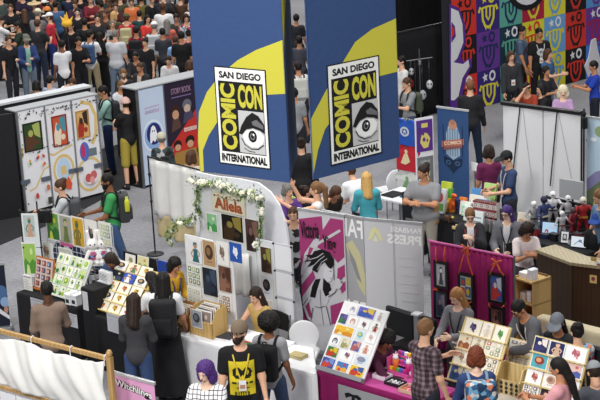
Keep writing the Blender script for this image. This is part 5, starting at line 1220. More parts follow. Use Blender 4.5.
# slanted print board
BL=P(320,366,zp+.06);BR=P(363,379,zp+.06);TL=square_tl(BL,BR,345,301,.8,2.2); fs_=quadframe(BL,BR,TL); hh=fs_.Hh; L=fs_.L
r=thing('print_board','slanted white board of colourful prints on the magenta table','board',fs_.M)
b=MB(); b.box((-.01,.002,-.02),(L+.01,.022,hh+.01),M('#eeeeef',.6,amt=.01)); b.build('board',r)
for x in (.06,L-.06): b=MB(); wp=fs_.M@Vector((x,.02,hh*.92)); b.tube([(x,.02,hh*.92),fs_.I@Vector((wp.x+.03,wp.y+.05,zp+.005))],.009,M('#d8d8da',.5,'flat')); b.build('leg',r)
b=MB(); b.box((-.02,-.05,-.05),(L+.02,.01,.0),M('#8c8e93',.5,'flat')); b.build('ledge',r)
rowsd=[ # from top: list of (x0,x1,kind,cols,desc)
 [(.14,.34,'arch',('#f0f0f0','#b8b0b8','#7a78a0'),'grey arch print'),(.36,.76,'full',('#6a68c0','#3a58a8','#d8b848'),'wide blue-violet print'),(.80,.98,'figure',('#e6e6e8','#b8a8a8','#c8c0bc'),'faint beige figure print')],
 [(.02,.20,'full',('#4a4a80','#38783a','#6a5aa0'),'blue-green print'),(.24,.44,'arch',('#f0e8e4','#c88a80','#d8b098'),'salmon arch print'),(.48,.72,'spot',('#eeeeee','#5a4a6a','#b07858'),'dark bird print'),(.76,.96,'figure',('#eef0ee','#a03a30','#4a7a58'),'red-cloaked figure print')],
 [(.00,.46,'land',('#e8b83c','#d08a28','#f0dc90'),'wide golden yellow print'),(.50,.70,'disc',('#cfe0e4','#6ab0b8','#d8d060'),'aqua disc print'),(.74,.96,'spot',('#eeeeee','#c8a8a0','#d8c8c0'),'pale rose print')],
 [(.02,.22,'arch',('#ececec','#383a48','#8a90a8'),'black arch print'),(.26,.46,'full',('#cfc6a0','#a09868','#dcdcc8'),'khaki print'),(.50,.70,'full',('#5a60b0','#b06058','#d89880'),'violet and rose print'),(.74,.96,'figure',('#f0eeec','#c88070','#d8b0a0'),'pink figure print')],
 [(.02,.28,'full',('#2e7a48','#c83a28','#e0c030'),'green and red print'),(.34,.62,'spot',('#f0eef0','#6a4a78','#c08860'),'lilac print'),(.66,.98,'disc',('#d4dce4','#7a90a8','#9a88a0'),'slate blue disc print')],
 [(.00,.30,'full',('#3858a8','#c84838','#7a90d0'),'blue and red print'),(.33,.62,'land',('#4a78b8','#e0a040','#c03838'),'blue and orange print'),(.65,.98,'full',('#e0bc30','#c04030','#3858a0'),'yellow and red print')]]
nr=len(rowsd)
for j,rw in enumerate(rowsd):
    z1=hh*(1-j/nr)-.012; h=hh/nr-.016
    for (a,b_,k,c,d) in rw:
        big=h*1.0
        sheet(fs_.M@T_(0,-.002,0),a*L,z1-h,(b_-a)*L,big,k,c,'%s in the %s row of the slanted white board'%(d,['top','second','third','fourth','fifth','bottom'][j]),paper='#f4f4f4')
# goods on the magenta table
def tpoint(px,py,z): return Frame(P(px,py,z),fp.M.to_3x3()@Vector((1,0,0)),Vector((0,0,1))).M
for k,(px,py,w,d,h,c,l) in enumerate(((372,378,.20,.14,.05,'#e8e4ec','white tray of pink trinkets near the board'),(384,384,.22,.14,.04,'#26242a','black tray of small badges at the table front'),(398,392,.26,.18,.05,'#d8b8a0','tan tray of yellow stickers at the right of the badges'))):
    r=thing('tray',l,'tray',tpoint(px,py,zp+.004)); b=MB(); 
    b.box((0,0,0),(w,d,.008),M(c,.5,'flat'));
    for q_ in ((0,0,w,.008),(0,d-.008,w,d),(0,0,.008,d),(w-.008,0,w,d)): b.box((q_[0],q_[1],0),(q_[2],q_[3],h),M(c,.5,'flat'))
    b.build('tray_body',r)
    for i in range(4):
        for j in range(3):
            cc=[['#e05aa8','#f0a8d0','#f0f0f4'],['#e8e8ea','#9a9aa0','#e0e0e0'],['#e8d040','#e88a50','#e060a0']][k][(i+j)%3]
            b=MB(); b.lathe([(.016,.008),(.019,.014),(.016,.026),(.006,.030)],M(cc,.4,'flat'),T_(.03+i*(w-.06)/3,.03+j*(d-.06)/2,0),10); o=b.build('trinket',None,tpoint(px,py,zp+.004)); tag(o,'small round trinket in the %s'%l.split(' near')[0].split(' at')[0],'trinket','trinkets in the %s'%l.split(' ')[0])
r=thing('tiered_stand','pink three-tier stand filled with rolls of bright tape','stand',tpoint(387,371,zp+.004)); pk=M('#d858a4',.5,'flat')
for k in range(3): b=MB(); b.box((0,.08*k,0.07*k),(.36,.08*k+.09,.07*k+.012),pk); b.build('shelf',r)
for x in (0,.35): b=MB(); b.box((x,0,0),(x+.01,.25,.17),pk); b.build('side',r)
for k in range(3):
    for i in range(7):
        c=['#e8c83c','#e0702c','#58b058','#4868c8','#c83c80','#8a58c0','#f0e8f0'][(i+k*2)%7]; b=MB(); b.lathe([(.022,0),(.026,.003),(.026,.038),(.022,.041)],M(c,.5,'flat'),None,10); o=b.build('tape_roll',None,tpoint(387,371,zp+.004)@T_(.035+i*.048,.045+.08*k,.014+.07*k)); tag(o,'%s tape roll on the %s tier of the pink stand, position %s'%(['yellow','orange','green','blue','crimson','purple','white'][(i+k*2)%7],['front','middle','rear'][k],['one','two','three','four','five','six','seven'][i]),'tape roll','tape rolls on the pink stand')
for px,py,c,l in ((396,361,'#e87830','orange cup holding crumpled white tissue on magenta table'),(409,366,'#c82c80','crimson cup holding crumpled white tissue beside the plaid shirt')):
    r=thing('cup',l,'cup',tpoint(px,py+9,zp+.004)@Matrix.Scale(.72,4)); b=MB(); b.lathe([(.045,0),(.055,.20),(.050,.20),(.040,.02)],M(c,.5,'flat'),None,14); b.build('cup_body',r,smooth=True)
    V,Q=sdf([elli((0,0,.22),(.05,.045,.04)),cone((.01,0,.22),(.04,.02,.30),.02,.006),cone((-.01,0,.22),(-.04,-.01,.28),.02,.006),cone((0,.01,.22),(.0,.0,.31),.02,.005)],.009,0,.015); npmesh('tissue',[(V,Q,M('#f4f4f6',.9,amt=.02))]).parent=r
BLs=P(371,371,zp+.03); r=thing('price_board','small slanted white price card behind the trinket trays','sign',tpoint(371,367,zp+.004)@T_(0,.1,0)@X_(-50)); b=MB(); b.box((0,0,0),(.24,.006,.20),M('#f0eef0',.6,'flat')); art(b,[('r',.1,.15+.18*i,.8,.22+.18*i,'#a8a4ac') for i in range(4)],0,0,.24,.20,y=-.001); b.build('card',r); b=MB(); b.tube([(.12,.008,.19),(.12,.14,.06)],.004,M('#d8d8da',.5,'flat')); b.build('prop',r)
# black padded seat backs
def bench(a,b_,z,h,label):
    f=wallframe(a,b_,z); r=thing('padded_bench',label,'bench',f.M); m=M('#1c1c1f',.6); b=MB(); b.rbox((0,0,z-h),(f.L,.08,z),m,.03); b.build('backrest',r)
    b=MB(); b.rbox((0,.08,.38),(f.L,.55,.46),m,.03); b.build('seat',r)
    for x in (.05,f.L-.05):
        for y in (.1,.5): b=MB(); b.tube([(x,y,0),(x,y,.38)],.018,M('#8b8d92',.35,'flat',metal=.7)); b.build('leg',r)
    for x in (.05,f.L-.05): b=MB(); b.tube([(x,.04,.40),(x,.04,z-h+.01)],.016,M('#8b8d92',.35,'flat',metal=.7)); b.build('upright',r)
bench((384,306),(413,315),.98,.34,'black padded bench back behind the crouching woman in maroon')
bench((419,316),(434,321),.98,.34,'black padded seat back left of the blond woman')
f=wallframe((413,315),(418,316),1.0); r=thing('grey_post','short grey metal post between two black seat backs','post',f.M); b=MB(); b.rbox((0,0,0),(f.L,.07,1.0),M('#9a9ca1',.4,'flat',metal=.5),.01); b.build('post_body',r); b=MB(); b.box((-.02,-.02,1.0),(f.L+.02,.09,1.02),M('#c6c8cc',.4,'flat')); b.build('cap',r)
# ======== right foreground boards ========
zr_=.78
q=fq((446,402),(556,432),zr_,.9); table(q,zr_,'#d8cfc0','folding table under cream cloth with the right print boards','cream tablecloth on the right foreground table',.01)
q7=fq((500,376),(640,412),.78,.9,45) ; 
def board(BL,BR,TL,label,wood='#e0c88c',paper='#efe9da',rows=None,rowname=None,zt_=.78):
    f=quadframe(BL,BR,TL); r=thing('print_board',label,'board',f.M); m=M(wood,.6,'wood')
    b=MB(); b.box((-.012,.004,-.01),(f.L+.012,.024,f.Hh+.01),m); b.build('board',r)
    n=len(rows)
    z=0
    for j,rw in enumerate(rows):
        b=MB(); b.box((-.012,-.035,f.Hh*j/n-.006),(f.L+.012,.004,f.Hh*j/n+.008),m); b.build('ledge',r)
        for (a,b_,k,c,d) in rw:
            sheet(f.M@T_(0,-.004,0)@T_(0,0,0),a*f.L,f.Hh*j/n+.01,(b_-a)*f.L,f.Hh/n-.012,k,c,'%s, %s row of the %s'%(d,rowname[j],label.split(' beside')[0].split(' between')[0].split(' behind')[0]),paper=paper)
    for x in (.05,f.L-.05): b=MB(); wp=f.M@Vector((x,.02,f.Hh*.9)); b.tube([(x,.024,f.Hh*.9),f.I@Vector((wp.x+.05,wp.y+.06,zt_+.006))],.010,m); b.build('leg',r)
    return f
cr='#efe8d4'
board(P(447,379,.86),P(491,392,.86),square_tl(P(447,379,.86),P(491,392,.86),466,317,.8,2.2),'tall cream print board beside red-haired visitor',rows=[
 [(.02,.32,'full',('#4a68a0','#2a4878','#c8c0a8'),'blue print'),(.34,.64,'grid',('#d8c8a0','#8a7a60','#b0a080'),'sheet of tan tiles'),(.68,.98,'grid',('#e8e4d8','#55504c','#c0b8a8'),'sheet of grey charms')],
 [(.02,.32,'spot',(cr,'#8a7a68','#b89878'),'cream print with brown shape'),(.34,.62,'grid',(cr,'#5a5a54','#a09080'),'sheet of six small charms'),(.66,.98,'grid',(cr,'#68605a','#b8a890'),'sheet of round charms')],
 [(.00,.28,'land',('#e8dcc0','#9a5a38','#c89060'),'cream print of rust-brown animals'),(.30,.56,'figure',('#ece4cc','#b0a890','#c8b8a0'),'faint cream figure print'),(.60,.98,'grid',('#e8e4d4','#8a9a78','#c87a60'),'map-like print of many small drawings')],
 [(.04,.40,'spot',(cr,'#5a4a78','#303038'),'cream print with violet creature'),(.42,.66,'figure',('#f0ebe0','#d8c8b8','#e0d0c0'),'nearly blank cream print'),(.70,.98,'spot',('#eee8d0','#4a8a48','#6aa058'),'cream print with green dragon')]],rowname=['bottom','lower middle','upper middle','top'])
board(P(504,367,.80),P(531,374,.80),square_tl(P(504,367,.80),P(531,374,.80),511,338,.8,1.8),'small middle print board between the two tall boards',rows=[
 [(.0,.32,'grid',('#e8e4dc','#44404a','#a09890'),'white sheet of dark charms'),(.34,.66,'grid',('#ece8e0','#5a545a','#b0a8a0'),'white sheet of grey charms'),(.68,1,'grid',('#e8e8e4','#3a3a40','#908880'),'white sheet of black charms')],
 [(.0,.98,'grid',('#f0ece4','#c8a090','#8a8a98'),'wide white print with scattered little drawings')]],rowname=['lower','upper'])
board(P(521,398,.82),P(573,413,.82),square_tl(P(521,398,.82),P(573,413,.82),536,336,.8,2.2),'tall white print board behind the long-haired visitor',paper='#ececee',rows=[
 [(.0,.30,'grid',('#f0f0f0','#6a6468','#a89890'),'white print of dark sketches'),(.33,.62,'full',('#26222c','#8a3038','#d0b0a0'),'black and red print'),(.66,1,'figure',('#f0f0f2','#b0a8b0','#d0c0c0'),'pale figure print')],
 [(.0,.30,'spot',('#f0ece8','#a05048','#c09080'),'white print with red fruit shapes'),(.33,.62,'disc',('#ece8e4','#b89078','#8a6a5a'),'white print with tan disc'),(.66,1,'spot',('#f2f2f4','#c05050','#e0a0a0'),'white print with small red figure')],
 [(.02,.34,'disc',('#4fa8b8','#8a3830','#d89a70'),'turquoise print with red crab-like disc'),(.38,.64,'full',('#5a80b0','#c08058','#e8d8c0'),'blue and peach print'),(.68,1,'land',('#d8b8b0','#4a5aa0','#c86060'),'pink and blue print')],
 [(.0,.28,'full',('#22264e','#34386a','#e6dcd8'),'midnight blue print with white shape'),(.29,.60,'figure',('#262a58','#c8a890','#e0b89a'),'dark blue print of a seated figure'),(.61,1,'spot',('#f2f2f4','#b06070','#d08890'),'large white print with small rose figure')]],rowname=['bottom','lower middle','upper middle','top'])
# wooden crate with keychains between boards
Tm=crate(494,391,.34,.2,.30,'pale wooden box of black keychains at the bottom of the photo',col='#dcc48c',z=.78)
for j in range(3):
    for i in range(5):
        b=MB(); b.lathe([(.018,0),(.018,.008)],M(['#2c2a30','#4a4248','#1e1c20'][(i+j)%3],.4,'flat'),X_(90),10); b.tube([(0,-.004,.018),(0,-.004,.034)],.003,M('#9a9ca0',.4,'flat',metal=.8),None,5); o=b.build('keychain',None,Tm@T_(.035+i*.066,-.003,.03+j*.05)); tag(o,'round dark keychain hung on the pale wooden box front','keychain','keychains on the pale wooden box')
# ======== magenta curtain with hung comics ========
fc=wallframe((430,241),(512,257),1.85); L=fc.L
r=thing('curtain_rail','magenta pleated curtain on a pipe frame behind the blond woman','curtain',fc.M)
drape(fc,0,L,.03,1.84,M('#a3246a',.8,amt=.08),r,15,.022,'curtain'); b=MB(); b.tube([(-.02,0,1.85),(L+.02,0,1.85)],.016,M('#d060a0',.5,'flat')); b.build('top_rail',r)
for x in (-.01,L+.01): b=MB(); b.tube([(x,.03,0),(x,.03,1.86)],.015,M('#77797d',.4,'flat',metal=.6)); b.lathe([(.15,0),(.15,.015),(.02,.03)],M('#77797d',.4,'flat',metal=.6),T_(x,.03,0)); b.build('post',r)
OR='#d8662a'
def hung(x0,y0,x1,y1,k,c,l,rib=None):
    a=fc.uv(x0,(y0+y1)/2)[0];b_=fc.uv(x1,(y0+y1)/2)[0];zb=fc.uv((x0+x1)/2,y1)[1];z1=fc.uv((x0+x1)/2,y0)[1]; w=b_-a;h=z1-zb
    r=thing('framed_comic',l,'framed picture',fc.M@T_(a,-.06,zb)); b=MB()
    t=.035
    for q in ((0,0,w,t),(0,h-t,w,h),(0,t,t,h-t),(w-t,t,w,h-t)): b.box((q[0],-.015,q[1]),(q[2],.01,q[3]),M('#161416',.4,'flat'))
    b.build('frame',r); b=MB(); b.box((t,-.004,t),(w-t,.008,h-t),M('#b8b8c0',.6,'flat')); art(b,motif(k,c,random.Random(int(x0))),t,t,w-2*t,h-2*t,y=-.005); b.build('picture',r)
    if rib:
        for (p,s_) in rib:
            A=fc.uv(*p);B=fc.uv(*s_); b=MB(); b.tube([(B[0]-a,-.01,B[1]-zb),(((A[0]+B[0])/2-a)+.01,-.03,(A[1]+B[1])/2-zb),(A[0]-a,.02,A[1]-zb)],.008,M(OR,.6,'flat'),None,6); b.build('ribbon',r)
hung(437,260,451,287,'figure',('#b8bcc4','#4a4a50','#e8e8ea'),'black-framed picture of a pale veiled figure hung on the curtain',[((438,246),(440,260)),((447,246),(448,260))])
hung(461,272,477,300,'comic',('#3a6a9a','#d8b840','#c84a3a'),'black-framed comic page of yellow and blue panels hung on curtain',[((468,246),(476,274)),((468,248),(462,272))])
hung(491,272,508,302,'full',('#4058a8','#c03a34','#c8ccd8'),'black-framed blue and red comic cover at right on the curtain',[((498,261),(493,273)),((499,262),(507,274))])
hung(437,289,451,318,'full',('#4a5070','#2c3044','#8a7a88'),'black-framed dark blue picture, lower left on the curtain',[((437,286),(441,289)),((440,287),(436,288))])
hung(461,301,477,324,'disc',('#d8ccc8','#b04048','#e8d8c8'),'black-framed pale picture with red ring, lower middle on curtain',[((476,299),(470,302)),((474,301),(462,301))])
hung(492,305,508,334,'full',('#7a4a48','#a87068','#3c2a2c'),'black-framed reddish brown picture, lower right on the curtain',[((491,301),(494,306)),((508,302),(505,306))])
for (px,py) in ((469,247),(499,261)):
    A=fc.uv(px,py); r=thing('ribbon_bow','orange ribbon bow pinned at the curtain, %s'%('above the comic page' if px<480 else 'above the blue and red cover'),'ribbon',fc.M@T_(A[0],-.05,A[1])); b=MB()
    for a in (30,150,215,-60): b.tube([(0,0,0),(.05*math.cos(R(a)),-.012,.05*math.sin(R(a))),(.085*math.cos(R(a)),0,.085*math.sin(R(a))-.01)],[.007,.012,.008],M(OR,.6,'flat'),None,6)
    b.ell((0,-.005,0),(.014,.012,.014),M(OR,.6,'flat')); b.build('bow',r)
# shelf at right of curtain with white boxes
f=wallframe((514,262),(533,268),1.25)
r=thing('wooden_shelf','pale wooden shelf unit between the curtain and the brown counter','shelf',f.M)
wm=M('#c8a468',.6,'wood')
for z in (.42,.72,1.02): b=MB(); b.box((0,0,z),(f.L,.34,z+.02),wm); b.build('shelf',r)
for x in (0,f.L-.02): b=MB(); b.box((x,0,0),(x+.02,.34,1.06),wm); b.build('side',r)
b=MB(); b.box((0,.32,0),(f.L,.34,1.06),M('#7a5a38',.6,'wood')); b.build('back_panel',r)
for k,(x,z,w,h,c,l) in enumerate(((.02,1.04,.12,.07,'#eceae4','low white box on the top of the pale shelf'),(.17,1.04,.09,.14,'#e0e4ea','tall white bottle-shaped box on the top of the pale shelf'),(.03,.74,.10,.10,'#e8e0d0','cream box on the middle board of the pale shelf'),(.16,.74,.08,.13,'#f0f0f0','white box on the middle board of the pale shelf'),(.05,.44,.14,.09,'#b88848','brown box on the lowest board of the pale shelf'))):
    r=thing('small_box',l,'box',f.M@T_(x,.06,z)); b=MB(); b.rbox((0,0,0),(w,.12,h),M(c,.6),.008); b.build('box_body',r)
# ======== brown counter ========
f0=P(537,249,1.12);f1=P(572,262,1.12);f2_=P(604,266,1.12);f3=P(640,262,1.12)
r=thing('wooden_counter','tall dark brown curved wooden counter at the right','counter',Matrix.Translation((f0.x,f0.y,0))); o0=Vector((f0.x,f0.y,0))
pts=[f0-o0,f1-o0,f2_-o0,f3-o0]; pts=[Vector((p.x,p.y,0)) for p in pts]
nrm=[]
for i in range(4):
    d=(pts[min(i+1,3)]-pts[max(i-1,0)]).normalized(); nrm.append(Vector((-d.y,d.x,0)))
dk=M('#44301f',.45,'wood',amt=.2)
for i in range(3):
    a,b_=pts[i],pts[i+1]; na,nb=nrm[i],nrm[i+1]; g=(b_-a).normalized()*.004
    vs=[a+g,b_-g,b_-g+nb*.04,a+g+na*.04]; b=MB(); b.add([(v.x,v.y,0) for v in vs]+[(v.x,v.y,1.08) for v in vs],[(3,2,1,0),(4,5,6,7)]+[(i_,(i_+1)%4,(i_+1)%4+4,i_+4) for i_ in range(4)],dk); b.build('front_panel',r)
vs=[p-n*.03 for p,n in zip(pts,nrm)]+[p+n*.32 for p,n in list(zip(pts,nrm))[::-1]]; b=MB(); n=8
b.add([(v.x,v.y,1.08) for v in vs]+[(v.x,v.y,1.12) for v in vs],[tuple(range(7,-1,-1)),tuple(range(8,16))]+[(i,(i+1)%8,(i+1)%8+8,i+8) for i in range(8)],M('#a89a78',.4,'wood')); b.build('counter_top',r)
vs=[p+n*.28 for p,n in zip(pts,nrm)]+[p+n*.31 for p,n in list(zip(pts,nrm))[::-1]]; b=MB(); b.add([(v.x,v.y,0) for v in vs]+[(v.x,v.y,1.08) for v in vs],[tuple(range(7,-1,-1)),tuple(range(8,16))]+[(i,(i+1)%8,(i+1)%8+8,i+8) for i in range(8)],dk); b.build('back_panel',r)
ft=Frame(o0+pts[1],pts[2]-pts[1],Vector((0,0,1)))
for (x0,y0,x1,y1,c,l) in ((591,257,597,261,('#c8a868','#8a6a40','#e0d0a0'),'small tan sticker high on the brown counter'),(590,275,597,283,('#d8c078','#b03838','#4a4a50'),'square tan sticker on the brown counter'),(596,262,602,268,('#e0e0e4','#6a7a90','#b04040'),'white sticker cut by the right photo edge')):
    sheetpx(ft,x0,y0,x1,y1,'disc',c,l,y=-.006,name='sticker',cat='sticker',paper=c[0])
# screens, tablets on goods table
def ctr(px,py,z,ang=-35): return Frame(P(px,py,z),Vector((math.cos(R(ang)),math.sin(R(ang)),0)),Vector((0,0,1))).M
q=fq((512,239),(600,258),.80,.75); qq=fq((505,234.5),(586,254.5),.80,.88); table(qq,.80,'#202024','folding table under black cloth behind the brown counter','black tablecloth under screens and figurines',.01)
def screen(px,py,z,w,h,label,c,sh,name='monitor',cat='monitor'):
    r=thing(name,label,cat,ctr(px,py,z,-28)@X_(-14)); b=MB(); b.rbox((0,.0,0),(w,.02,h),M('#1a1b1e',.4),.006); b.build('case',r)
    m=bpy.data.materials.new('lit_screen'); m.use_nodes=True; bs=m.node_tree.nodes['Principled BSDF']; bs.inputs['Base Color'].default_value=(*rgb(c),1); bs.inputs['Emission Color'].default_value=(*rgb(c),1); bs.inputs['Emission Strength'].default_value=.35
    b=MB(); b.box((.012,-.003,.012),(w-.012,.0,h-.012),m); art(b,sh,.012,.012,w-.024,h-.024,y=-.004); b.build('screen',r)
    b=MB(); b.tube([(w/2,.02,h*.7),(w/2,.16,.04)],.008,M('#1a1b1e',.4,'flat')); b.build('prop',r)
screen(541,236,.81,.25,.22,'large pale blue screen with red figures behind the counter','#a8c8e4',[('e',.3,.3,.12,.2,'#c04840'),('p',[(.1,.05),(.4,.05),(.3,.4)],'#d8e4f0'),('e',.7,.7,.2,.1,'#e4eef6'),('p',[(.5,.1),(.8,.15),(.7,.35)],'#5a7aa8')])
screen(560,243,.81,.13,.18,'narrow tablet with grey picture between two larger screens','#c8ccd0',[('r',.2,.2,.8,.8,'#5a5c60'),('e',.5,.55,.2,.2,'#d8d8da')],'tablet','tablet')
screen(570,247,.81,.24,.17,'white tablet showing blue sketches nearest the capped man','#dce6f0',[('l',[(.2,.2),(.5,.6),(.8,.4)],.04,'#5a80b0'),('e',.6,.6,.12,.15,'#90a8c8')],'tablet','tablet')
screen(534,229,.81,.12,.15,'small grey card display left of the pale blue screen','#c0c4c0',[('r',.2,.3,.8,.8,'#8a9a90')],'card_display','card')
sf=ctr(517,225,.81,-30); sheet(sf@X_(-15),0,0,.26,.20,'land',('#e8dcc8','#c8a890','#9ab0b8'),'cream print with coloured figures above the reading woman',th=.006)
# figurines
def figurine(px,py,z,h,c1,c2,label,helm='#d8d8dc',face=-90,arm=0):
    s=h; W=Matrix.Translation(P(px,py,z))@Z_(face+90); r=thing('figurine',label,'figurine',W); S=Matrix.Scale(s,4)
    V,Q=sdf([elli((0,0,.62),(.13,.08,.14)),elli((0,0,.48),(.10,.07,.10)),cone((-.06,0,.42),(-.10,-.02,.22),.07,.05),cone((.06,0,.42),(.10,.03,.22),.07,.05),cone((-.10,-.02,.22),(-.12,0,.06),.05,.04),cone((.10,.03,.22),(.12,.0,.06),.05,.04),cone((-.15,0,.70),(-.27,-.08,.55-arm*.2),.05,.04),cone((.15,0,.70),(.24,-.06,.52+arm*.3),.05,.04),cone((-.27,-.08,.55-arm*.2),(-.24,-.20,.50),.035,.03),cone((.24,-.06,.52+arm*.3),(.22,-.18,.60+arm*.25),.035,.03),cone((0,0,.72),(0,0,.82),.04,.04)],.026,0,.03,T=S); npmesh('body',[(V,Q,M(c1,.5))]).parent=r
    V,Q=sdf([elli((0,-.005,.88),(.095,.10,.105)),elli((0,-.05,.85),(.06,.06,.05))],.02,0,.02,T=S); npmesh('helmet',[(V,Q,M(helm,.35))]).parent=r
    b=MB(); b.ell((0,-.09*s,.88*s),(.05*s,.03*s,.018*s),M('#111114',.2,'flat')); b.build('visor',r)
    b=MB(); b.box((-.11*s,-.075*s,.40*s),(.11*s,.075*s,.45*s),M(c2,.5,'flat')); b.build('belt',r)
    b=MB(); b.lathe([(.22*s,0),(.22*s,.03*s),(.19*s,.05*s)],M('#1c1c1e',.5,'flat')); b.build('base',r)
def shelf_riser(px,py,z,w,d,h,l): r=thing('riser',l,'riser',ctr(px,py,z,-42)); b=MB(); b.rbox((0,0,0),(w,d,h),M('#1a1a1d',.7),.01); b.build('riser_body',r); 
z1=.81
for a in ((534,221,.36,'#9a9ca0','#404248','white and grey armoured figurine, leftmost behind the screens','#e8e8ec'),
 (544,221,.42,'#3a4470','#d8d0b0','navy caped figurine with yellow belt, second from the left','#2c3048'),
 (553,214,.40,'#d8d8dc','#3a3c44','white armoured figurine standing rear centre of the group','#ececf0'),
 (562,226,.30,'#c0c0c6','#8a3038','small white robot figurine low in the centre','#f0f0f4'),
 (568,215,.36,'#b0b2b8','#5a5c60','silver figurine behind the small white robot','#dcdce0'),
 (573,226,.34,'#7a2430','#2a2a30','dark maroon figurine between white robot and red hero','#5a4044'),
 (583,222,.42,'#a82c30','#c8a040','red and gold armoured figurine, tallest at the right','#d8d0c0')):
    figurine(a[0],a[1]+10,z1,a[2]*1.3,a[3],a[4],a[5],a[6],face=-100+(a[0]%7)*8,arm=(a[0]%3)*.3)
for k,(px,py,c,l) in enumerate(((538,228,'#26262a','dark equipment case behind the white and grey figurine'),(590,232,'#8a2a30','dark red box beside the tallest figurine'),(552,232,'#c8c8cc','white box at the feet of the navy figurine'))):
    r=thing('small_box',l,'box',ctr(px,py,z1)); b=MB(); b.rbox((0,0,0),(.14,.10,.09),M(c,.5),.01); b.build('box_body',r)
# dark cloth stand behind figurines
f=back(qq,.06); f.L=(qq[1]-qq[0]).length; r=thing('black_screen','low black fabric screen behind the figurines','screen',f.M); drape(f,0,f.L,.02,1.16,M('#18181a',.9),r,9,.02,'cloth'); b=MB(); b.tube([(0,0,1.17),(f.L,0,1.17)],.012,M('#33353a',.4,'flat')); b.build('top_rail',r)
for x in (0,f.L): b=MB(); b.tube([(x,.03,0),(x,.03,1.18)],.012,M('#33353a',.4,'flat')); b.build('post',r)
# ======== goods table (rear middle) ========
q=fq((428,214),(496,232.5),.80,.95); table(q,.80,'#1c1c20','folding table under black cloth loaded with bright merchandise','black tablecloth under the bright merchandise',.01)
fgq=Frame(Vector((q[0].x,q[0].y,0)),q[1]-q[0],Vector((0,0,1)))
def goods(px,py,w,d,h,c,l,sh=None,name='box',cat='box',lean=0,dz=0,pz=.804):
    r=thing(name,l,cat,ctr(px,py,pz+dz,-40)@X_(-lean)); b=MB(); b.rbox((0,0,0),(w,d,h),M(c,.6),.006); art(b,sh or [('r',.12,.15,.88,.4,'#e8e4dc'),('e',.5,.65,.22,.16,'#44484c')],0,0,w,h,y=-.001); b.build('body' if cat!='box' else 'box_body',r)
    b=MB(); b.box((.004,.002,h),(w-.004,d-.002,h+.004),M(c,.5,'flat')); b.build('lid',r)
gb=[(433,212,.16,.05,.28,'#d8dde0','white and green packet at the left end of the goods table',[('r',.1,.1,.9,.4,'#6aa048'),('e',.5,.65,.3,.2,'#c04038')]),
(439,207,.15,.05,.30,'#c8d848','lime green packet with black dot among the goods',[('e',.5,.6,.22,.15,'#26282a')]),
(446,211,.06,.06,.26,'#4a9a40','thin green box near the orange toy',[('r',.2,.2,.8,.3,'#e0e0d0')]),
(430,206,.14,.05,.20,'#e08a90','pink packet behind the white and green packet',[('e',.5,.5,.3,.3,'#f0e0e0')]),
(459,214,.15,.06,.15,'#e8e6e0','white packet with brown picture in front of blue box',[('e',.5,.5,.3,.25,'#a87a50')]),
(468,209,.26,.06,.17,'#ece8de','wide white packet with yellow and green picture',[('e',.35,.5,.2,.25,'#d8b040'),('e',.65,.5,.2,.25,'#6a9a58')]),
(470,200,.18,.06,.14,'#5a98d8','small blue packet on the rear row of goods',[('r',.1,.2,.9,.5,'#c8dcf0')]),
(477,211,.17,.06,.14,'#6ab0dc','sky blue packet in the front row of goods',[('e',.5,.5,.25,.25,'#e8f0f4')]),
(482,205,.18,.06,.26,'#b8dc8a','tall pale green packet behind the sky blue one',[('e',.4,.6,.2,.15,'#5a9a48'),('r',.2,.15,.8,.3,'#e8f0d8')]),
(463,220,.17,.05,.16,'#e6ecec','pale packet with teal lettering at the front of goods',[('r',.15,.4,.85,.55,'#4a9aa0')]),
(471,224,.16,.05,.15,'#dfe8ea','white packet with grey stripes at the front of goods',[('r',.15,.2,.85,.3,'#8a9aa0'),('r',.15,.5,.85,.6,'#8a9aa0')])]
for g in gb: goods(g[0],g[1],g[2]*1.25,g[3],g[4]*1.35,g[5],g[6],sh=g[7],name='packet',cat='packet',lean=12)
rg=random.Random(5); k=0
for (cn,cc) in (('red','#c83a34'),('teal','#3a9a9a'),('yellow','#e0c43c'),('navy','#2a3a6a'),('orange','#e0803a'),('mint','#a8dcb8'),('white','#ecece8'),('violet','#7a58a8')):
    for (pn,pc) in (('white','#f0f0ec'),('black','#222226')):
        x=431+3.0*k; y=205+.95*k+rg.uniform(-3,2); k+=1
        goods(x,y,.13,.05,rg.uniform(.14,.24),cc,'%s packet with %s picture in the crowded rear rows of goods'%(cn,pn),[('e',.5,.6,.28,.22,pc),('r',.15,.12,.85,.28,pc)],name='packet',cat='packet',lean=10)
r=thing('toy_figure','orange toy dinosaur standing among the packets','toy',ctr(452,212,.804,-60)); V,Q=sdf([elli((.0,0,.12),(.06,.045,.08)),cone((.02,0,.18),(.04,0,.27),.035,.03),elli((.07,0,.28),(.055,.03,.03)),cone((-.04,0,.09),(-.15,0,.03),.035,.01),cone((0,-.03,.08),(.01,-.035,.01),.026,.024),cone((0,.03,.08),(.01,.035,.01),.026,.024),cone((.05,-.02,.16),(.09,-.03,.13),.012,.01)],.012,0,.02); npmesh('body',[(V,Q,M('#e0682c',.5))]).parent=r
b=MB(); b.ell((.08,-.028,.295),(.008,.006,.008),M('#101010',.3,'flat')); b.ell((.08,.028,.295),(.008,.006,.008),M('#101010',.3,'flat')); b.build('eye',r)
r=thing('toy_figure','brown toy creature with yellow head at the front of goods','toy',ctr(448,222,.804,-60)); V,Q=sdf([elli((0,0,.06),(.08,.04,.045)),elli((.09,0,.10),(.04,.035,.035)),cone((-.05,.02,.05),(-.06,.02,.01),.018,.014),cone((.05,.02,.05),(.06,.02,.01),.018,.014),cone((-.05,-.02,.05),(-.06,-.02,.01),.018,.014),cone((.05,-.02,.05),(.06,-.02,.01),.018,.014),cone((-.07,0,.08),(-.12,0,.12),.015,.006)],.011,0,.02); npmesh('body',[(V,Q,M('#4a3424',.6))]).parent=r
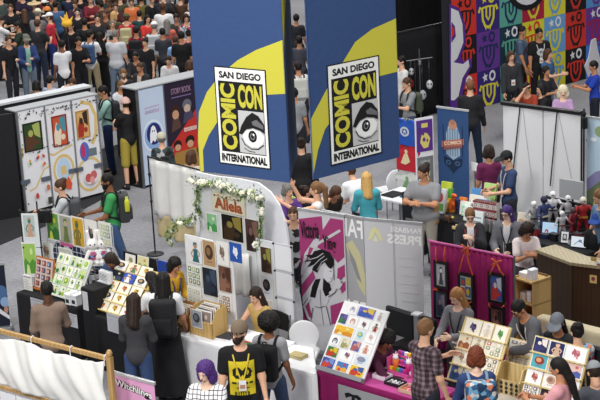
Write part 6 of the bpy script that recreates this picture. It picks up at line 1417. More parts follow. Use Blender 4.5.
b=MB(); b.ell((.12,0,.10),(.02,.025,.02),M('#d8b848',.6,'flat')); b.build('snout',r,smooth=True)
r=thing('wooden_tray','long pale wooden tray along the front of the goods table','tray',ctr(452,229,.804,-40)); b=MB(); b.box((0,0,0),(.46,.10,.01),M('#d8c08a',.6,'wood')); b.box((0,0,0),(.46,.01,.05),M('#d8c08a',.6,'wood')); b.box((0,.09,0),(.46,.10,.05),M('#d8c08a',.6,'wood')); b.build('tray_body',r)
# stacked dark red and white mug boxes
for j in range(3):
    for i in range(4):
        Tm=ctr(473,222,.804,-40)@T_(.105*i,.0,.115*j); r=thing('mug_box','white box with red band, %s in the %s row of the boxed stack'%(['first','second','third','fourth'][i],['bottom','middle','top'][j]),'box',Tm,'boxed mugs beside the merchandise'); b=MB(); b.rbox((0,0,0),(.10,.10,.11),M('#d8d0cc' if j!=1 else '#c0b4b0',.6),.006)
        art(b,[('r',0,.78,1,1,'#8a2c34'),('r',0,0,1,.10,'#8a2c34'),('e',.5,.45,.26,.24,'#7a6060'),('e',.5,.45,.15,.14,'#e0d8d0')],0,0,.10,.11,y=-.001); b.build('box_body',r); b=MB(); b.box((.002,.002,.11),(.098,.098,.113),M('#6a3a3c',.5,'flat')); b.build('lid',r)
for k in range(3):
    r=thing('bottle','grey steel bottle standing before the boxed stack, %s'%['leftmost','middle','rightmost'][k],'bottle',ctr(486+k*5,231+k,.804),'steel bottles'); b=MB(); b.lathe([(.028,0),(.03,.01),(.03,.15),(.018,.18),(.018,.20)],M('#9a9ca2',.3,'flat',metal=.6)); b.build('bottle_body',r,smooth=True); b=MB(); b.lathe([(.02,.20),(.02,.225)],M('#1c1c1e',.5,'flat')); b.build('cap',r)
# white small table sign near couple
r=thing('table_sign','white card sign beside the woman in magenta','sign',wallframe((471,163),(479,165),1.1).M); b=MB(); b.box((0,0,.98),(.15,.012,1.12),M('#eceef0',.6,'flat')); b.build('card',r); b=MB(); b.tube([(.07,.02,0),(.07,.02,1.0)],.01,M('#55575c',.4,'flat')); b.lathe([(.12,0),(.12,.012),(.02,.02)],M('#55575c',.4,'flat'),T_(.07,.02,0)); b.build('post',r)
# ======== beige couch and black seats bottom right ========
f=wallframe((536,316),(604,333),.92); r=thing('sofa','beige sofa with rounded back below the brown counter','sofa',f.M); m=M('#b9ae92',.85,amt=.06)
V,Q=sdf([sbox((f.L/2,.06,.70),(f.L/2-.05,.03,.17),.06)],.025,0,.03); npmesh('backrest',[(V,Q,m)]).parent=r
V,Q=sdf([sbox((f.L/2,-.32,.34),(f.L/2-.06,.28,.06),.05)],.025,0,.03); npmesh('seat',[(V,Q,m)]).parent=r
b=MB(); b.rbox((.03,-.58,.05),(f.L-.03,.10,.28),M('#a89c80',.8),.02); b.build('sofa_base',r)
bench((583,345),(622,354),1.0,.40,'black padded bench at the lower right edge of the photo')
r=thing('low_table','small black table at the bottom right corner','table',wallframe((582,386),(618,396),.6).M); b=MB(); b.rbox((0,0,.57),(.55,.45,.60),M('#1c1c1f',.5),.01); b.build('tabletop',r)
for x in (.04,.51):
    for y in (.04,.41): b=MB(); b.tube([(x,y,0),(x,y,.57)],.015,M('#1c1c1f',.5,'flat')); b.build('leg',r)
sf=wallframe((586,390),(604,396),.62); sheet(sf.M@T_(0,.05,0)@X_(-20),0,.62,.26,.20,'full',('#4a4478','#6a9a60','#c8c8d0'),'violet and green print standing on the small black table',th=.006)
# ======== area behind partition ========
r=thing('side_table','white table with dark papers behind the pale press banners','table',wallframe((372,196),(408,204),.76).M); b=MB(); b.rbox((0,0,.73),(.9,.7,.76),M('#e4e6ea',.5),.01); b.build('tabletop',r)
for x in (.05,.85):
    for y in (.05,.65): b=MB(); b.tube([(x,y,0),(x,y,.73)],.016,M('#8b8d92',.35,'flat')); b.build('leg',r)
Tm=r.matrix_world.copy()
for k,(x,y,w,c,l) in enumerate(((.10,.1,.26,'#202226','black folder lying on the white side table'),(.42,.2,.22,'#3a4a68','navy notebook lying on the white side table'),(.62,.35,.2,'#f0f0f2','white paper pad at the far end of side table'))):
    b=MB(); b.rbox((0,0,0),(w,.3,.02),M(c,.6),.004); o=b.build('folder'); o.matrix_world=Tm@T_(x,y,.762)@Z_(12*k); tag(o,l,'folder')
shellchair(390,215,120,'white plastic chair behind the pale press banners')
# black case near (405,190)
r=thing('equipment_case','tall black equipment case behind the right end of press banners','case',wallframe((401,192),(418,196),1.0).M); b=MB(); b.rbox((0,0,0),(.36,.4,1.0),M('#17181b',.6),.02); b.build('case_body',r); b=MB(); b.box((.1,-.02,.55),(.26,0,.60),M('#8a8c90',.4,'flat',metal=.6)); b.build('latch',r)
# seller table in the far left crowd with white sheets and green boxes
f=wallframe((12,92),(50,84),.9); r=thing('vendor_table','white-topped vendor table behind the left display walls','table',Frame(P(22,112,.85)*1-Vector((0,0,.85)),Vector((1,.8,0)),Vector((0,0,1))).M); Tm=r.matrix_world.copy()
b=MB(); b.rbox((-.1,0,.81),(.9,1.1,.85),M('#d8dade',.5),.01); b.build('tabletop',r)
for x in (-.05,.85):
    for y in (.05,1.05): b=MB(); b.tube([(x,y,0),(x,y,.81)],.02,M('#55575c',.4,'flat')); b.build('leg',r)
for k in range(3): b=MB(); b.box((0,0,0),(.36,.26,.012),M('#eef0f2',.6,'flat')); o=b.build('paper_sheet',None,Tm@T_(.38,.12+.3*k,.852)@Z_(5*k)); tag(o,'white paper sheet with red print on the vendor table, %s'%['nearest','middle','farthest'][k],'paper','papers on the vendor table')
for k in range(4): r=thing('small_box','dark green box in the row on the vendor table, %s from the front'%['first','second','third','fourth'][k],'box',Tm@T_(.02,.05+.26*k,.852),'dark green boxes on the vendor table'); b=MB(); b.rbox((0,0,0),(.26,.20,.09),M('#3c5248',.6),.01); b.build('box_body',r); b=MB(); b.box((-.003,-.003,.09),(.263,.203,.10),M('#566a60',.6,'flat')); b.build('lid',r)

r=thing('monitor','grey back of a monitor before the white panel backdrop','monitor',wallframe((559,177),(578,180),1.30).M); L_=.42
b=MB(); b.rbox((0,0,.98),(L_,.03,1.28),M('#a9acb0',.5,'flat'),.008); b.build('case',r); b=MB(); b.tube([(L_/2,.05,0),(L_/2,.05,1.1)],.018,M('#33353a',.4,'flat')); b.lathe([(.18,0),(.18,.02),(.03,.04)],M('#33353a',.4,'flat'),T_(L_/2,.05,0)); b.build('stand',r)
cl=[('#1e1f24','black'),('#3a3c44','charcoal'),('#6a6e78','grey'),('#8a2a30','dark red'),('#d8d8dc','white'),('#26305a','navy'),('#9a8a60','khaki')]
rg=random.Random(9)
for k in range(14):
    c,n=cl[k%7]; t=qq[0].lerp(qq[1],.04+.058*k)+(qq[3]-qq[0])*(.22 if k%2 else .48); h=rg.uniform(.05,.11)
    r=thing('small_box','small %s box among the figurines, %s row on the black table'%(n,'front' if k%2 else 'rear'),'box',Matrix.Translation((t.x,t.y,.806))@Z_(-42+rg.uniform(-15,15))); b=MB(); b.rbox((0,0,0),(.13,.09,h),M(c,.5),.008); b.build('box_body',r); b=MB(); b.box((-.002,-.002,h),(.132,.092,h+.006),M('#3a3a40',.5,'flat')); b.build('lid',r)
# ---------------- people: (head-top pixel, height, facing: 0 right, 90 away, 180 left, 270 toward camera) ----------------
UP=(70,12,60,25); HOLD=(35,10,75,30); PHONE=(45,12,95,35); DN=(6,9,12,0); RST=(20,14,70,20)
p_=person
# --- front row
i=p_(239,322,1.80,-88,'person with beard, cap and black shirt with yellow print standing in front','light','short','dark',top='#17171a',bottom='#20222a',aR=(4,10,12,0),aL=(6,10,16,0),g=1.12,cap='#7a6a58',beard='dark',lanyard='#d8c040',glasses=True,hp=2,hy=-38,hatkind='beanie',topname='t_shirt')
Y='#d8c42c'
def fpr(u,v):
    for cx in (.30,.68):
        if ((u-cx)/.19)**2+((v-.66)/.17)**2<1 and not((u-cx)**2/.004+(v-.68)**2/.006<1): return '#1a1a14'
    if abs(v-.36)<.035 and .1<u<.9 and int(u*18)%4: return '#3a3616'
    if v<.10 and .2<u<.8 and int(u*20)%2: return '#5a5420'
    if abs(v-.22)<.03 and .2<u<.8 and int(u*16)%3: return '#3a3616'
    return Y
decal(i,'shirt_print',-.135,.02,.135,.40,22,30,fpr)
i=p_(204,363,1.66,-105,'person with purple hair in white grid-patterned top and dark vest','pale','curlylong','purple',top='#e9e8ea',tk='grid',bottom='#2a2a33',aR=HOLD,aL=(30,14,70,25),jacket=None,hp=10,hy=-14,g=.98)
W_i=i; b=MB()
for k in range(4):
    b.ell((-.02+.03*k,.30,.16+.01*k),(.03,.03,.045),M(['#e8a860','#e0d8c8','#d88a48','#f0c890'][k],.6,'flat'),i['S']@i['Tr'])
o=b.build('bouquet',smooth=True); o.matrix_world=i['W']; tag(o,'small bunch of orange and cream flowers held by the purple-haired person','bouquet')
p_(268,314,1.70,70,'blurred person with large dark curly hair, grey top and black bag','brown','afro','black',top='#9a9a9e',sleeve='short',bottom='#3a4a68',stride=14,hy=30,bag=('#19191c','black backpack worn by the person with large curly hair','fabric','#1b1b1d',1.0))
p_(426,319,1.80,38,'person in dark plaid shirt with short brown hair seen from behind','light','short','lbrown',top='#54434a',tk='plaid',bottom='#2a2c36',aR=DN,aL=HOLD,hy=0,hp=10,g=1.0)
p_(476,348,1.68,95,'person with short red curly hair and navy jacket looking at prints','pale','curly','red',top='#2b3c68',sleeve='long',bottom='#333a4c',hp=14,hy=-12,aR=RST,aL=RST,bag=('#33587a','large floral blue and white backpack worn by the red-haired person','floral','#7a94b0',1.15))
p_(557,358,1.66,150,'person with long dark braid and white top with pink sleeves','tan','braid','black',top='#d89aa0',bottom='#3a4a68',sleeve='short',hp=14,hy=0,aR=HOLD,aL=HOLD)
p_(593,362,1.66,100,'person in grey cap cut off at the bottom right corner','light','short','dark',top='#5a5e66',cap='#8a8d92',sit=True,hp=25)
# --- left foreground customers
p_(46,281,1.74,100,'person with short black hair and brown jacket at the black table','dark','short','black',top='#8a7668',sleeve='long',bottom='#26282e',hp=16,aR=(25,14,50,20),aL=(15,12,30,10),g=.95)
o=W_i
p_(134,293,1.70,80,'person with long dark brown hair and charcoal top, blue jeans','light','long','dark',top='#3c3c40',sleeve='long',bottom='#34486e',hp=16,aR=(20,9,55,25),aL=RST)
p_(149,272,1.56,130,'person with black hair and white shirt bending at the yellow display','tan','long','black',top='#e4e4e6',bottom='#202228',hp=24,lean=6,aL=HOLD,aR=RST)
p_(163,272,1.72,85,'person in white shirt with black backpack and black skirt','tan','long','black',top='#dedfe2',bottom='#1a1a1d',bk='longskirt',aR=(10,14,40,10),aL=RST,hp=8,bag=('#202023','large black backpack worn by the person in the long skirt','fabric','#141416',1.15))
# --- sellers
p_(108,256,1.66,-110,'person in blue shirt bending over behind the left booth tables','brown','bob','dark',top='#3a5078',bottom='#23252c',lean=42,hp=20,aL=RST,aR=RST)
p_(177,258,1.62,-40,'person in mustard yellow jacket and lanyard behind the white table','tan','bob','black',top='#c89a2c',sleeve='long',bottom='#2b2d33',hp=22,lean=12,aR=RST,aL=RST,lanyard='#2a3a6a')
p_(254,288,1.66,-130,'person with long dark hair and sleeveless gold top behind the white table','light','long','dark',top='#b89a5c',sleeve='none',bottom='#2b2d33',sit=True,hp=14,lean=8,aR=(42,30,30,10),aL=RST)
p_(391,333,1.66,-40,'person in dark beret and maroon top bending over the magenta table','brown','curly','black',top='#4c2038',sleeve='long',bottom='#222228',sit=True,lean=22,hp=26,cap='#201d20',hatkind='beanie',aR=(60,12,50,25),aL=(60,12,50,25))
p_(455,289,1.62,-125,'person with long blond hair and grey top before the magenta curtain','pale','long','#a87848',top='#7a7a80',sleeve='long',bottom='#2a2a30',hp=20,hy=-14,aR=(30,12,60,20),aL=(35,12,70,20),lanyard='#303038')
p_(515,302,1.68,-150,'person with short black hair, grey jacket and lanyard behind print boards','tan','short','black',top='#1c1c20',jacket='#5f6167',bottom='#22242a',hp=20,lean=26,aR=(60,10,50,30),aL=(40,12,80,25),lanyard='#d8d8dc',glasses=True)
p_(556,316,1.66,-120,'person in grey cap seated before the beige sofa','tan','long','black',top='#2b2b30',sleeve='long',bottom='#26282e',sit=True,hp=28,cap='#6c7078')
p_(577,323,1.66,100,'person wrapped in red and white patterned scarf on the beige sofa','light','bun','black',top='#8a2430',tk='floral',sleeve='long',bottom='#2a2a30',sit=True,hp=10)
# --- right booth middle
p_(470,209,1.66,-95,'person in dark suit jacket and glasses seated behind the curtain','pale','short','lbrown',top='#d8d8dc',jacket='#2c2c31',bottom='#23252c',sit=True,hp=22,lanyard='#9a2c34',glasses=True,aR=RST,aL=PHONE)
p_(506,206,1.66,-110,'person with long violet-blue hair and grey cardigan behind the curtain','pale','long','#45306e',top='#d0d0d4',jacket='#6a6b72',bottom='#2a2a30',sit=True,hp=14,hy=-18,lanyard='#202024',glasses=True,aR=RST,aL=RST)
p_(528,226,1.60,-85,'person with dark curly hair in white top reading at brown counter','tan','curlylong','dark',top='#e4d8d8',bottom='#2a2a30',sit=True,hp=34,lean=10,aR=PHONE,aL=PHONE)
p_(597,214,1.66,-120,'person with blue cap and black shirt seated behind the counter','light','short','dark',top='#1d1e22',bottom='#22242a',sit=True,hp=14,cap='#2c4a94')
p_(598,190,1.70,200,'person in blue-grey shirt at the right edge behind the figurines','light','short','lbrown',top='#5f7a98',bottom='#22242a',hp=20)
p_(423,165,1.74,-120,'heavy-set person in grey shirt with tan shoulder bag, arms folded','tan','bun','dark',top='#85868a',bottom='#9a948a',g=1.35,aR=(38,16,85,50),aL=(38,16,85,50),hy=-25,hp=8)
i=p_(489,146,1.66,100,'person with curly dark hair in magenta top seen from behind','tan','curly','dark',top='#6c2450',bottom='#2a2430',hp=10,hy=-25,aR=DN,aL=DN)
p_(505,152,1.72,-165,'person in black cap and navy shirt beside the magenta top','light','short','black',top='#35466a',bottom='#2a2c36',cap='#1e2022',hp=20,lanyard='#d0d0d4',aR=RST,aL=RST)
# --- behind pale banners
p_(366,172,1.66,95,'person with long blond hair and turquoise hooded top','pale','long','#c8a060',top='#49a5b4',sleeve='long',bottom='#3a4a68',hp=10,aR=RST,aL=RST)
i=p_(350,165,1.60,120,'person in white shirt with blue strap leaning over behind the banners','light','short','brown',top='#e2e3e6',bottom='#3a3c44',lean=28,g=1.2,aR=HOLD,aL=HOLD)
p_(338,188,1.62,-60,'person with brown hair bending behind the leaf banner','tan','bob','brown',top='#3a3430',bottom='#22242a',lean=36,hp=20)
p_(316,182,1.76,170,'person in white tank top raising one arm behind the magenta banner','light','pony','lbrown',top='#e0e0e0',sleeve='none',bottom='#26282e',aR=(100,20,60,0),aL=(80,20,40,0))
p_(305,186,1.54,30,'person in black sleeveless top with bare arms reaching right','light','bun','dark',top='#1c1c20',sleeve='none',bottom='#26282e',aR=(85,14,40,10),aL=(80,12,30,10),lod=0)
p_(288,184,1.62,-60,'person with grey curly hair and purple top beside the arch','light','curly','grey',top='#5c3a86',bottom='#2b2d33',aR=HOLD,aL=HOLD)
b=MB(); c=P(292,203,1.25)
for k in range(5): b.ell((c.x+.07*math.cos(k*1.3),c.y+.03*math.sin(k*2),c.z+.05*math.sin(k*1.3)),(.05,.045,.05),M(['#e07838','#b8c860','#e89050','#d86030','#c8d080'][k],.6,'flat'))
tag(b.build('toy_bundle',smooth=True),'bundle of orange and lime plush balls held beside the arch','toy')
p_(293,207,1.72,-100,'person with shaved head in black and white patterned clothes behind arch','light','buzz','brown',top='#b8b8bc',tk='mono',sleeve='long',bottom='#26262a',aR=RST,aL=DN)
p_(301,138,1.72,80,'person in black with orange sleeve walking between the blue banners','light','bun','dark',top='#d8642c',jacket='#1b1b1e',bottom='#1e1e22',stride=12)
p_(298,62,1.72,100,'person in white shirt with pale bag between the blue banners','tan','short','black',top='#dcdcdc',bottom='#2a2c34',lod=1,bag=('#c0c0ba','pale grey backpack between the two blue banners','fabric','#3a3a3c',1.0))
# --- aisle left
p_(106,174,1.80,190,'person in green shirt with dark beard walking left with pack','brown','short','black',top='#3d9456',bottom='#3a5378',stride=16,aR=(30,8,60,25),aL=(20,10,55,10),beard='black',hp=10,bag=('#3b3d3e','dark grey backpack with yellow-green bottle worn by green-shirted person','fabric','#222224',1.0))
i=p_(59,180,1.70,185,'blurred person with brown hair and pale grey hooded top walking left','light','bun','brown',top='#b4b6ba',sleeve='long',bottom='#2c3650',stride=24,hp=10,aR=HOLD,aL=HOLD,bag=('#4a4c50','dark grey backpack worn by the blurred walking person','fabric','#222224',.95))
p_(101,86,1.78,195,'person in mint shirt holding a phone in the aisle','tan','short','black',top='#a4ccc4',sleeve='long',bottom='#26365c',aR=HOLD,aL=HOLD,hp=18,bag=('#2a2c30','dark backpack worn by the person in the mint shirt','fabric','#222224',.9))
p_(125,98,1.76,130,'person with light cap, black shirt and yellow patterned shorts','light','short','dark',top='#1b1b1e',bottom='#a3913c',bk='shorts',cap='#d8b0a8',hatkind='beanie',aR=DN,aL=HOLD)
i=p_(125,186-6,1.0,0,'x','light') if False else None
p_(161,133,1.62,100,'person in spiky pale helmet and dark scaly costume before ghost poster','light','short','grey',top='#3a4648',tk='mono',sleeve='long',bottom='#333a3c',cap='#b8b4a0',hatkind='beanie')
p_(191,150,1.66,60,'person in pale costume at the right end of comic panel','light','bob','brown',top='#b8b0a0',sleeve='long',bottom='#3a4a5c')
# --- right upper
i=p_(470,80,1.82,75,'person with short reddish hair in long black top walking away','light','short','#7a5038',top='#222225',sleeve='long',bottom='#1e2a40',stride=18,hem=-.2,g=1.05,hy=20)
i=p_(522,26,1.84,-20,'tall person in blue-grey shirt with round shield emblem on back','tan','short','black',top='#4f6078',bottom='#22242a',lod=0,g=1.1,hy=-20)
decal(i,'shirt_print',-.10,.20,.10,.42,14,14,lambda u,v:(lambda d:'#b02a30' if .30<d<.44 else '#d8d8dc' if .18<d<=.30 else '#2a4a90' if d<=.18 else None)(((u-.5)**2+(v-.5)**2)**.5))
i=p_(539,28,1.82,-80,'person in black shirt with pale round print before the bright wall','tan','short','black',top='#1a1a1c',bottom='#1e1e22',g=1.1,lanyard='#d0d0d0')
decal(i,'shirt_print',-.10,.22,.10,.40,14,14,lambda u,v:'#c8ccd0' if .18<((u-.5)**2+(v-.5)**2)**.5<.42 or (abs(u-.5)<.1 and abs(v-.5)<.1) else None)
i=p_(511,51,1.70,-75,'person with brown hair in dark cardigan with white badge','light','bob','brown',top='#3a3a40',jacket='#35363a',bottom='#1e1e22',lanyard='#3a3a3c',aR=DN,aL=DN)
p_(548,49,1.66,-40,'person with dark hair and denim blue shirt before the wall','light','bob','brown',top='#3f6490',bottom='#5a6a80',aR=HOLD,aL=DN)
p_(546,66,1.62,-60,'person with long dark hair in front of the denim shirt','tan','long','black',top='#26262b',bottom='#22242a',aR=HOLD,aL=HOLD)
p_(526,83,1.66,-120,'person in rust red top leaning with hand to face above backdrop','light','short','black',top='#a0402c',bottom='#22242a',aR=(110,20,100,20),aL=HOLD,lean=20)
p_(541,84,1.56,200,'person in black top reaching toward the rust red one','light','bob','black',top='#1d1d22',bottom='#22242a',aR=(80,10,30,10),aL=HOLD)
p_(563,86,1.62,-100,'person with platinum wavy hair and lilac top above the backdrop','pale','curlylong','platinum',top='#b090b8',bottom='#4a4a55',aR=HOLD,aL=HOLD)
i=p_(593,61,1.68,180,'person in royal blue polo shirt at the right photo edge','tan','short','black',top='#2440a8',bottom='#1e2230',aR=HOLD,aL=HOLD,hp=12)
p_(406,78,1.72,-150,'person in grey shirt with olive pack by black drape','light','short','brown',top='#8a8c90',bottom='#3a4458',aR=HOLD,aL=HOLD,hp=14,bag=('#4a5040','olive grey backpack worn by the person at the black drape','fabric','#2a2c28',.9))
for (x,y,c_,l_) in ((296,14,'#2a2a30','black top at the top of the gap between banners'),(299,36,'#4a4c58','slate top high in the gap between banners'),(294,88,'#8a8c90','grey top low in the gap between banners')): p_(x,y,1.72,80,'person in '+l_,'tan','short','black',top=c_,bottom='#22242a',lod=1)
p_(401,56,1.74,-160,'person in white shirt beside black drape, partly behind blue banner','light','short','black',top='#e0e0e0',bottom='#2a2c34',lod=1)
# --- crowd, upper left (nearest first)
E_=[
(8,36,1.76,-60,'person in black shirt with yellow bag at the left photo edge','light','short','brown','#1d1e22','#2a2c34',{}),
(26,35,1.76,-70,'bearded person in grey cap, blue jacket and teal shirt','light','short','grey','#8ab8ac','#6a7888',dict(jacket='#2c4070',beard='grey',cap='#6a6a60')),
(61,40,1.74,110,'person in white shirt seen from behind with diagonal strap','brown','short','black','#e6e6ea','#24262c',{}),
(89,30,1.80,80,'person in white shirt and khaki trousers with blue backpack','tan','short','black','#e8e8ea','#a89878',dict(hy=-40,aR=HOLD,bag=('#40587e','blue backpack on a white shirt in the crowd','fabric','#2a3a58',1.0))),
(115,30,1.78,80,'grey-haired person in pale grey shirt seen from behind, centre of the crowd','light','buzz','grey','#c4c6cc','#6a7a8c',dict(g=1.12)),
(38,9,1.84,60,'large person in grey shirt and light cap with black shorts','light','short','grey','#83858a','#1e1e22',dict(g=1.2,cap='#d8d4b8',bk='shorts')),
(49,13,1.76,170,'person in red shirt and white visor turned left','light','short','brown','#c03040','#2a3a78',dict(cap='#e8e8e8',hatkind='cap')),
(10,4,1.78,-80,'person in black shirt with purple print and white badge, top left','light','short','brown','#1b1b20','#2c3a55',dict(lanyard='#2a2a2e')),
(24,9,1.70,100,'person with long brown hair in black among the top-left crowd','light','long','brown','#1e1e22','#26262c',{}),
(126,14,1.76,85,'person in dark green cap and red shirt with tan pack','light','short','brown','#b83040','#2a3040',dict(cap='#4a5234',bag=('#b8b088','tan backpack on a red shirt in the crowd','fabric','#8a2a34',.95))),
(136,26,1.74,80,'person in dark red shirt with black backpack seen from behind','tan','short','black','#8c2433','#24262e',dict(bag=('#1c1c20','black backpack on a dark red shirt in the crowd','fabric','#1b1b1d',1.0))),
(154,22,1.78,85,'person in white cap with large silver-grey backpack','light','short','grey','#9a9ca0','#20222a',dict(cap='#ececec',bag=('#b9bcc0','large silver-grey backpack under a white cap','fabric','#3a3c40',1.25))),
(167,19,1.68,80,'person with long greying hair and coral shirt','light','long','grey','#d0685c','#2a2c36',{}),
(181,31,1.80,90,'person in black shirt seen from behind near the left blue banner','tan','short','black','#17171a','#1e2028',dict(g=1.08)),
(175,36,1.60,90,'person in pale blue shirt behind the black-shirted one','light','short','brown','#8ab0e0','#2c3a58',{}),
(135,52,1.66,-95,'person with glasses and dark jacket facing the display wall','tan','short','black','#2a2a2e','#22242a',dict(glasses=True,jacket='#26262a')),
(139,63,1.64,-120,'balding person in dark jacket behind the second display wall','tan','buzz','brown','#c8b8a8','#22242a',dict(jacket='#2c2c32',hp=15)),
(123,69,1.62,-85,'person with reddish beard and dark jacket looking down','pale','short','lbrown','#26262a','#22242a',dict(beard='lbrown',hp=20)),
(121,81,1.60,-60,'bald person in white jacket before the second display wall','tan','buzz','lbrown','#d8dade','#2a2c34',dict(hp=15)),
(75,79,1.68,10,'balding person in white shirt bending over the display wall','light','buzz','brown','#dfe2e6','#2a2c34',dict(lean=48,hp=20)),
(36,80,1.66,95,'person with black hair seated at the white vendor table','tan','bob','black','#5a5240','#22242a',dict(sit=True)),
(50,76,1.66,60,'person in dark cap and pale blue shirt seated at the vendor table','light','short','black','#a8b4cc','#2c3a58',dict(sit=True,cap='#26282e',hp=15)),
(78,37,1.74,-70,'person in black behind the blue backpack','tan','short','black','#16161a','#1c1c22',{}),
(70,22,1.72,-100,'person in black clothing beneath the yellow flame prop','light','short','black','#15151a','#1c1c22',{}),
(84,18,1.76,90,'person in black hooded coat in the dark middle of the crowd','tan','short','black','#1a1a1c','#18181c',dict(g=1.15,hem=-.25)),
(99,32,1.60,90,'person in a wide black gown beside the pale grey shirt','light','long','black','#141417','#141417',dict(bk='longskirt',g=1.15)),
(97,14,1.70,-80,'person in black and white clothing left of the centre crowd','light','short','dark','#2a2a2e','#20222a',{}),
(105,10,1.68,-110,'person in brown and black costume pointing forward','tan','short','brown','#4a3028','#2a2228',dict(aR=(80,10,20,0))),
(115,3,1.74,-80,'person in dark maroon shirt under a white prop','light','short','brown','#4a2028','#1e1e24',{}),
(44,0,1.76,80,'person in white cap and black shirt at the top left','light','short','dark','#1c1c20','#22242a',dict(cap='#e4e4e0')),
(47,7,1.70,60,'person with orange head scarf behind the red shirt','tan','short','dark','#3a3a40','#22242a',dict(cap='#e08038',hatkind='beanie')),
(34,1,1.72,-80,'person in straw hat at the top left of the crowd','light','short','brown','#2e3038','#22242a',dict(cap='#c8b488',hatkind='hat')),
(55,1,1.78,90,'person in denim blue shirt at the top edge of the crowd','tan','short','black','#41608c','#2a3040',dict(g=1.1)),
(147,15,1.66,-60,'person in bright red top behind the white cap','light','bob','black','#d03a34','#26262c',{}),
(141,-5,1.74,80,'person in yellow hat at the top edge of the crowd','light','short','brown','#6a6030','#2a2c34',dict(cap='#d8d048',hatkind='hat')),
(163,-8,1.86,90,'large person in charcoal coat at the top edge','light','short','brown','#2a2b33','#1e2028',dict(g=1.3,sleeve='long')),
(186,14,1.68,-80,'person in pink floral top by the blue banner','light','bob','dark','#b04058','#2a2a33',dict(tk='floral')),
(188,30,1.60,100,'person in red and white patterned top at the banner edge','light','bun','dark','#a83a48','#2a2a33',dict(tk='floral')),
(176,14,1.66,-90,'person in grey hood near the banner','tan','short','black','#3a3f3c','#22242a',{}),
(168,56,1.62,-95,'person with dark hair and glasses low behind second display','light','short','dark','#d0d0d4','#22242a',dict(hp=10,lean=15)),
(120,-6,1.76,85,'person in olive jacket at the top edge of the crowd','light','short','dark','#4a4c38','#22242a',{}),
(131,-2,1.74,-85,'person with orange top at the top edge of the crowd','light','short','brown','#d07040','#22242a',{}),
(104,-8,1.76,80,'person in dark teal shirt at the top edge','tan','short','black','#24484a','#22242a',{}),
(90,-4,1.74,-80,'person in dark red hoodie at the top edge','light','short','dark','#7a2832','#22242a',dict(sleeve='long')),
(80,-7,1.74,80,'person in black shirt with bare arms at the top edge','light','short','black','#1a1a1e','#2a3040',{}),
(68,-9,1.78,90,'person in navy shirt at the top edge of the crowd','light','short','brown','#26304a','#2a3040',{}),
(22,-8,1.76,-80,'person in purple-black shirt at the top edge','light','short','black','#2a2238','#22242a',{}),
(1,-6,1.76,80,'person in grey-green shirt in the top left corner','light','short','dark','#4a5450','#22242a',{}),
(1,16,1.72,20,'person in white shirt cut by the left photo edge','light','short','dark','#d8d8dc','#22242a',dict(aR=(60,10,20,0))),
(152,-4,1.72,-70,'person in black leather jacket at the top edge','light','short','black','#1c1c20','#22242a',dict(sleeve='long')),
(180,-6,1.76,85,'person in brown coat at the top by the banner','light','short','brown','#4a3428','#22242a',dict(sleeve='long')),
(191,2,1.70,-90,'person in pale top beside the left banner','pale','bob','white','#d8ccc8','#22242a',{}),
(77,8,1.70,-85,'person with pale face and black cloak left of the dark coats','pale','short','black','#202024','#1c1c22',dict(sleeve='long')),
(112,20,1.60,-75,'person in checked black and white vest in the crowd','light','short','grey','#8a8a90','#22242a',dict(tk='mono')),
(16,22,1.68,200,'person in dark green shirt behind the yellow bag','tan','short','black','#26382e','#22242a',{}),
(145,38,1.66,-110,'person in black top between dark red shirt and silver backpack','light','bun','black','#1c1c22','#22242a',{}),
(189,60,1.62,95,'person in white top low by the left banner edge','light','bob','brown','#e0e0e4','#3a3c44',{}),
(162,28,1.68,100,'person in dark shirt between silver backpack and coral shirt','tan','short','black','#3a3c44','#22242a',{}),
]
CR=random.Random(3)
for (x,y,h,f,l,sk_,hr,hc,tp_,bt,kw) in E_:
    d=dict(lod=1,aR=CR.choice([DN,RST,HOLD]),aL=CR.choice([DN,RST,HOLD]),stride=CR.choice([0,4,8]),hp=CR.choice([4,10,16])); d.update(kw)
    p_(x,y,h,f,l,sk_,hr,hc,top=tp_,bottom=bt,**d)
taken=[(e[0],e[1]) for e in E_]; WP=[P(e[0],e[1],e[2]*.99) for e in E_]; tops=[('black','#19191c'),('charcoal','#2e2f33'),('dark green','#25382c'),('wine red','#6a2230'),('navy','#232e4a'),('grey','#6f7176'),('brown','#4a382c'),('white','#dcdde0'),('dark teal','#234246'),('slate blue','#4a5e7c'),('plum','#40283e'),('olive','#4c4c34')]
hrs=[('black','black','short'),('brown','brown','short'),('grey','grey','short'),('long dark','dark','long'),('blond','blond','bob'),('curly black','black','curly')]
combos=[(t,h) for h in hrs for t in tops]; CR.shuffle(combos); n_=0
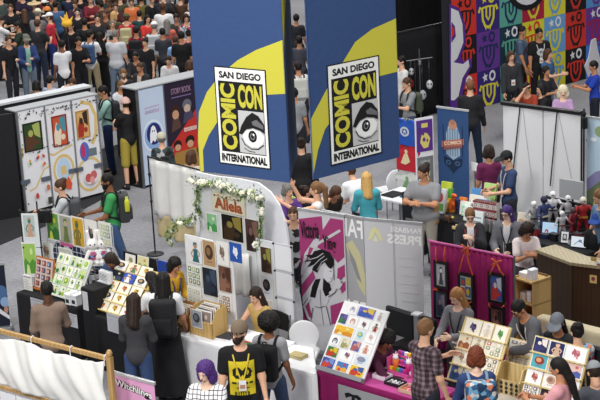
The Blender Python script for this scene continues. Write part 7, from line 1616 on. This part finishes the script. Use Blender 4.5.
for k in range(900):
    if n_>=46: break
    x=CR.uniform(-4,190); y=CR.uniform(-44,34)
    if any(abs(x-a)<6.5 and abs(y-b_)<6.5 for a,b_ in taken) or (y>20 and CR.random()<.55): continue
    hh_=CR.uniform(1.6,1.84); wq=P(x,y,hh_)
    if any(math.hypot(wq.x-v.x,wq.y-v.y)<.45 for v in WP): continue
    WP.append(wq); t,h=combos[n_]; n_+=1; taken.append((x,y)); reg='left side' if x<60 else 'middle' if x<125 else 'right side'
    p_(x,y,hh_,CR.choice([80,90,100,-80,-100,10,190,60]),'person with %s hair in %s top, %s of the distant crowd'%(h[0],t[0],reg),CR.choice(['light','tan','brown','pale']),h[2],h[1],top=t[1],bottom=CR.choice(['#1c1c20','#22242a','#2a3248','#2c2c30']),lod=1,aR=CR.choice([DN,RST,HOLD]),aL=CR.choice([DN,RST,HOLD]),sleeve=CR.choice(['short','long']),g=CR.uniform(.95,1.15),hp=CR.choice([4,12,18]))
# flame prop on a pole
r=thing('flame_prop','yellow flame-shaped prop on a short pole above the crowd','prop',Matrix.Translation(P(67,26,1.75)*1)@T_(0,0,-1.75)); b=MB(); b.tube([(0,0,0),(0,0,1.76)],.02,M('#2a2a2e',.5,'flat')); b.build('pole',r)
V,Q=sdf([elli((0,0,1.80),(.13,.09,.08)),cone((-.05,0,1.82),(-.14,0,2.0),.05,.008),cone((0,0,1.84),(.02,0,2.1),.06,.008),cone((.06,0,1.82),(.16,0,1.98),.05,.008),cone((-.02,.02,1.84),(-.05,0,2.04),.04,.006)],.02,0,.04); npmesh('flame',[(V,Q,M('#f0b838',.5))]).parent=r
# tan shoulder bag of the grey-shirted person
r=thing('shoulder_bag','tan canvas shoulder bag at the hip of the grey-shirted person','bag',Matrix.Translation(P(428,214,.95))@Z_(-30)); V,Q=sdf([sbox((0,0,0),(.13,.05,.12),.03)],.02,0,.02); npmesh('bag_body',[(V,Q,M('#a8845a',.8))]).parent=r
V,Q=sdf([sbox((0,-.07,.04),(.12,.008,.08),.02)],.014,0,.02); npmesh('flap',[(V,Q,M('#94724a',.8))]).parent=r
b=MB(); b.tube([(-.14,0,.1),(-.18,.05,.4),(-.05,.12,.62),(.12,.05,.3),(.14,0,.1)],.012,M('#8a6a48',.8,'flat'),None,6); b.build('strap',r)
# scarf on crouching seller, bottle on green person's pack, bag for the brown jacket
r=thing('water_bottle','yellow-green bottle in the side pocket of dark grey pack','bottle',Matrix.Translation(P(127,205,1.28))); b=MB(); b.lathe([(.034,-.1),(.038,-.09),(.038,.06),(.022,.10)],M('#c8cc38',.4,'flat'),None,12); b.build('bottle_body',r,smooth=True); b=MB(); b.lathe([(.024,.10),(.024,.13)],M('#d8dc70',.4,'flat'),None,12); b.build('cap',r)
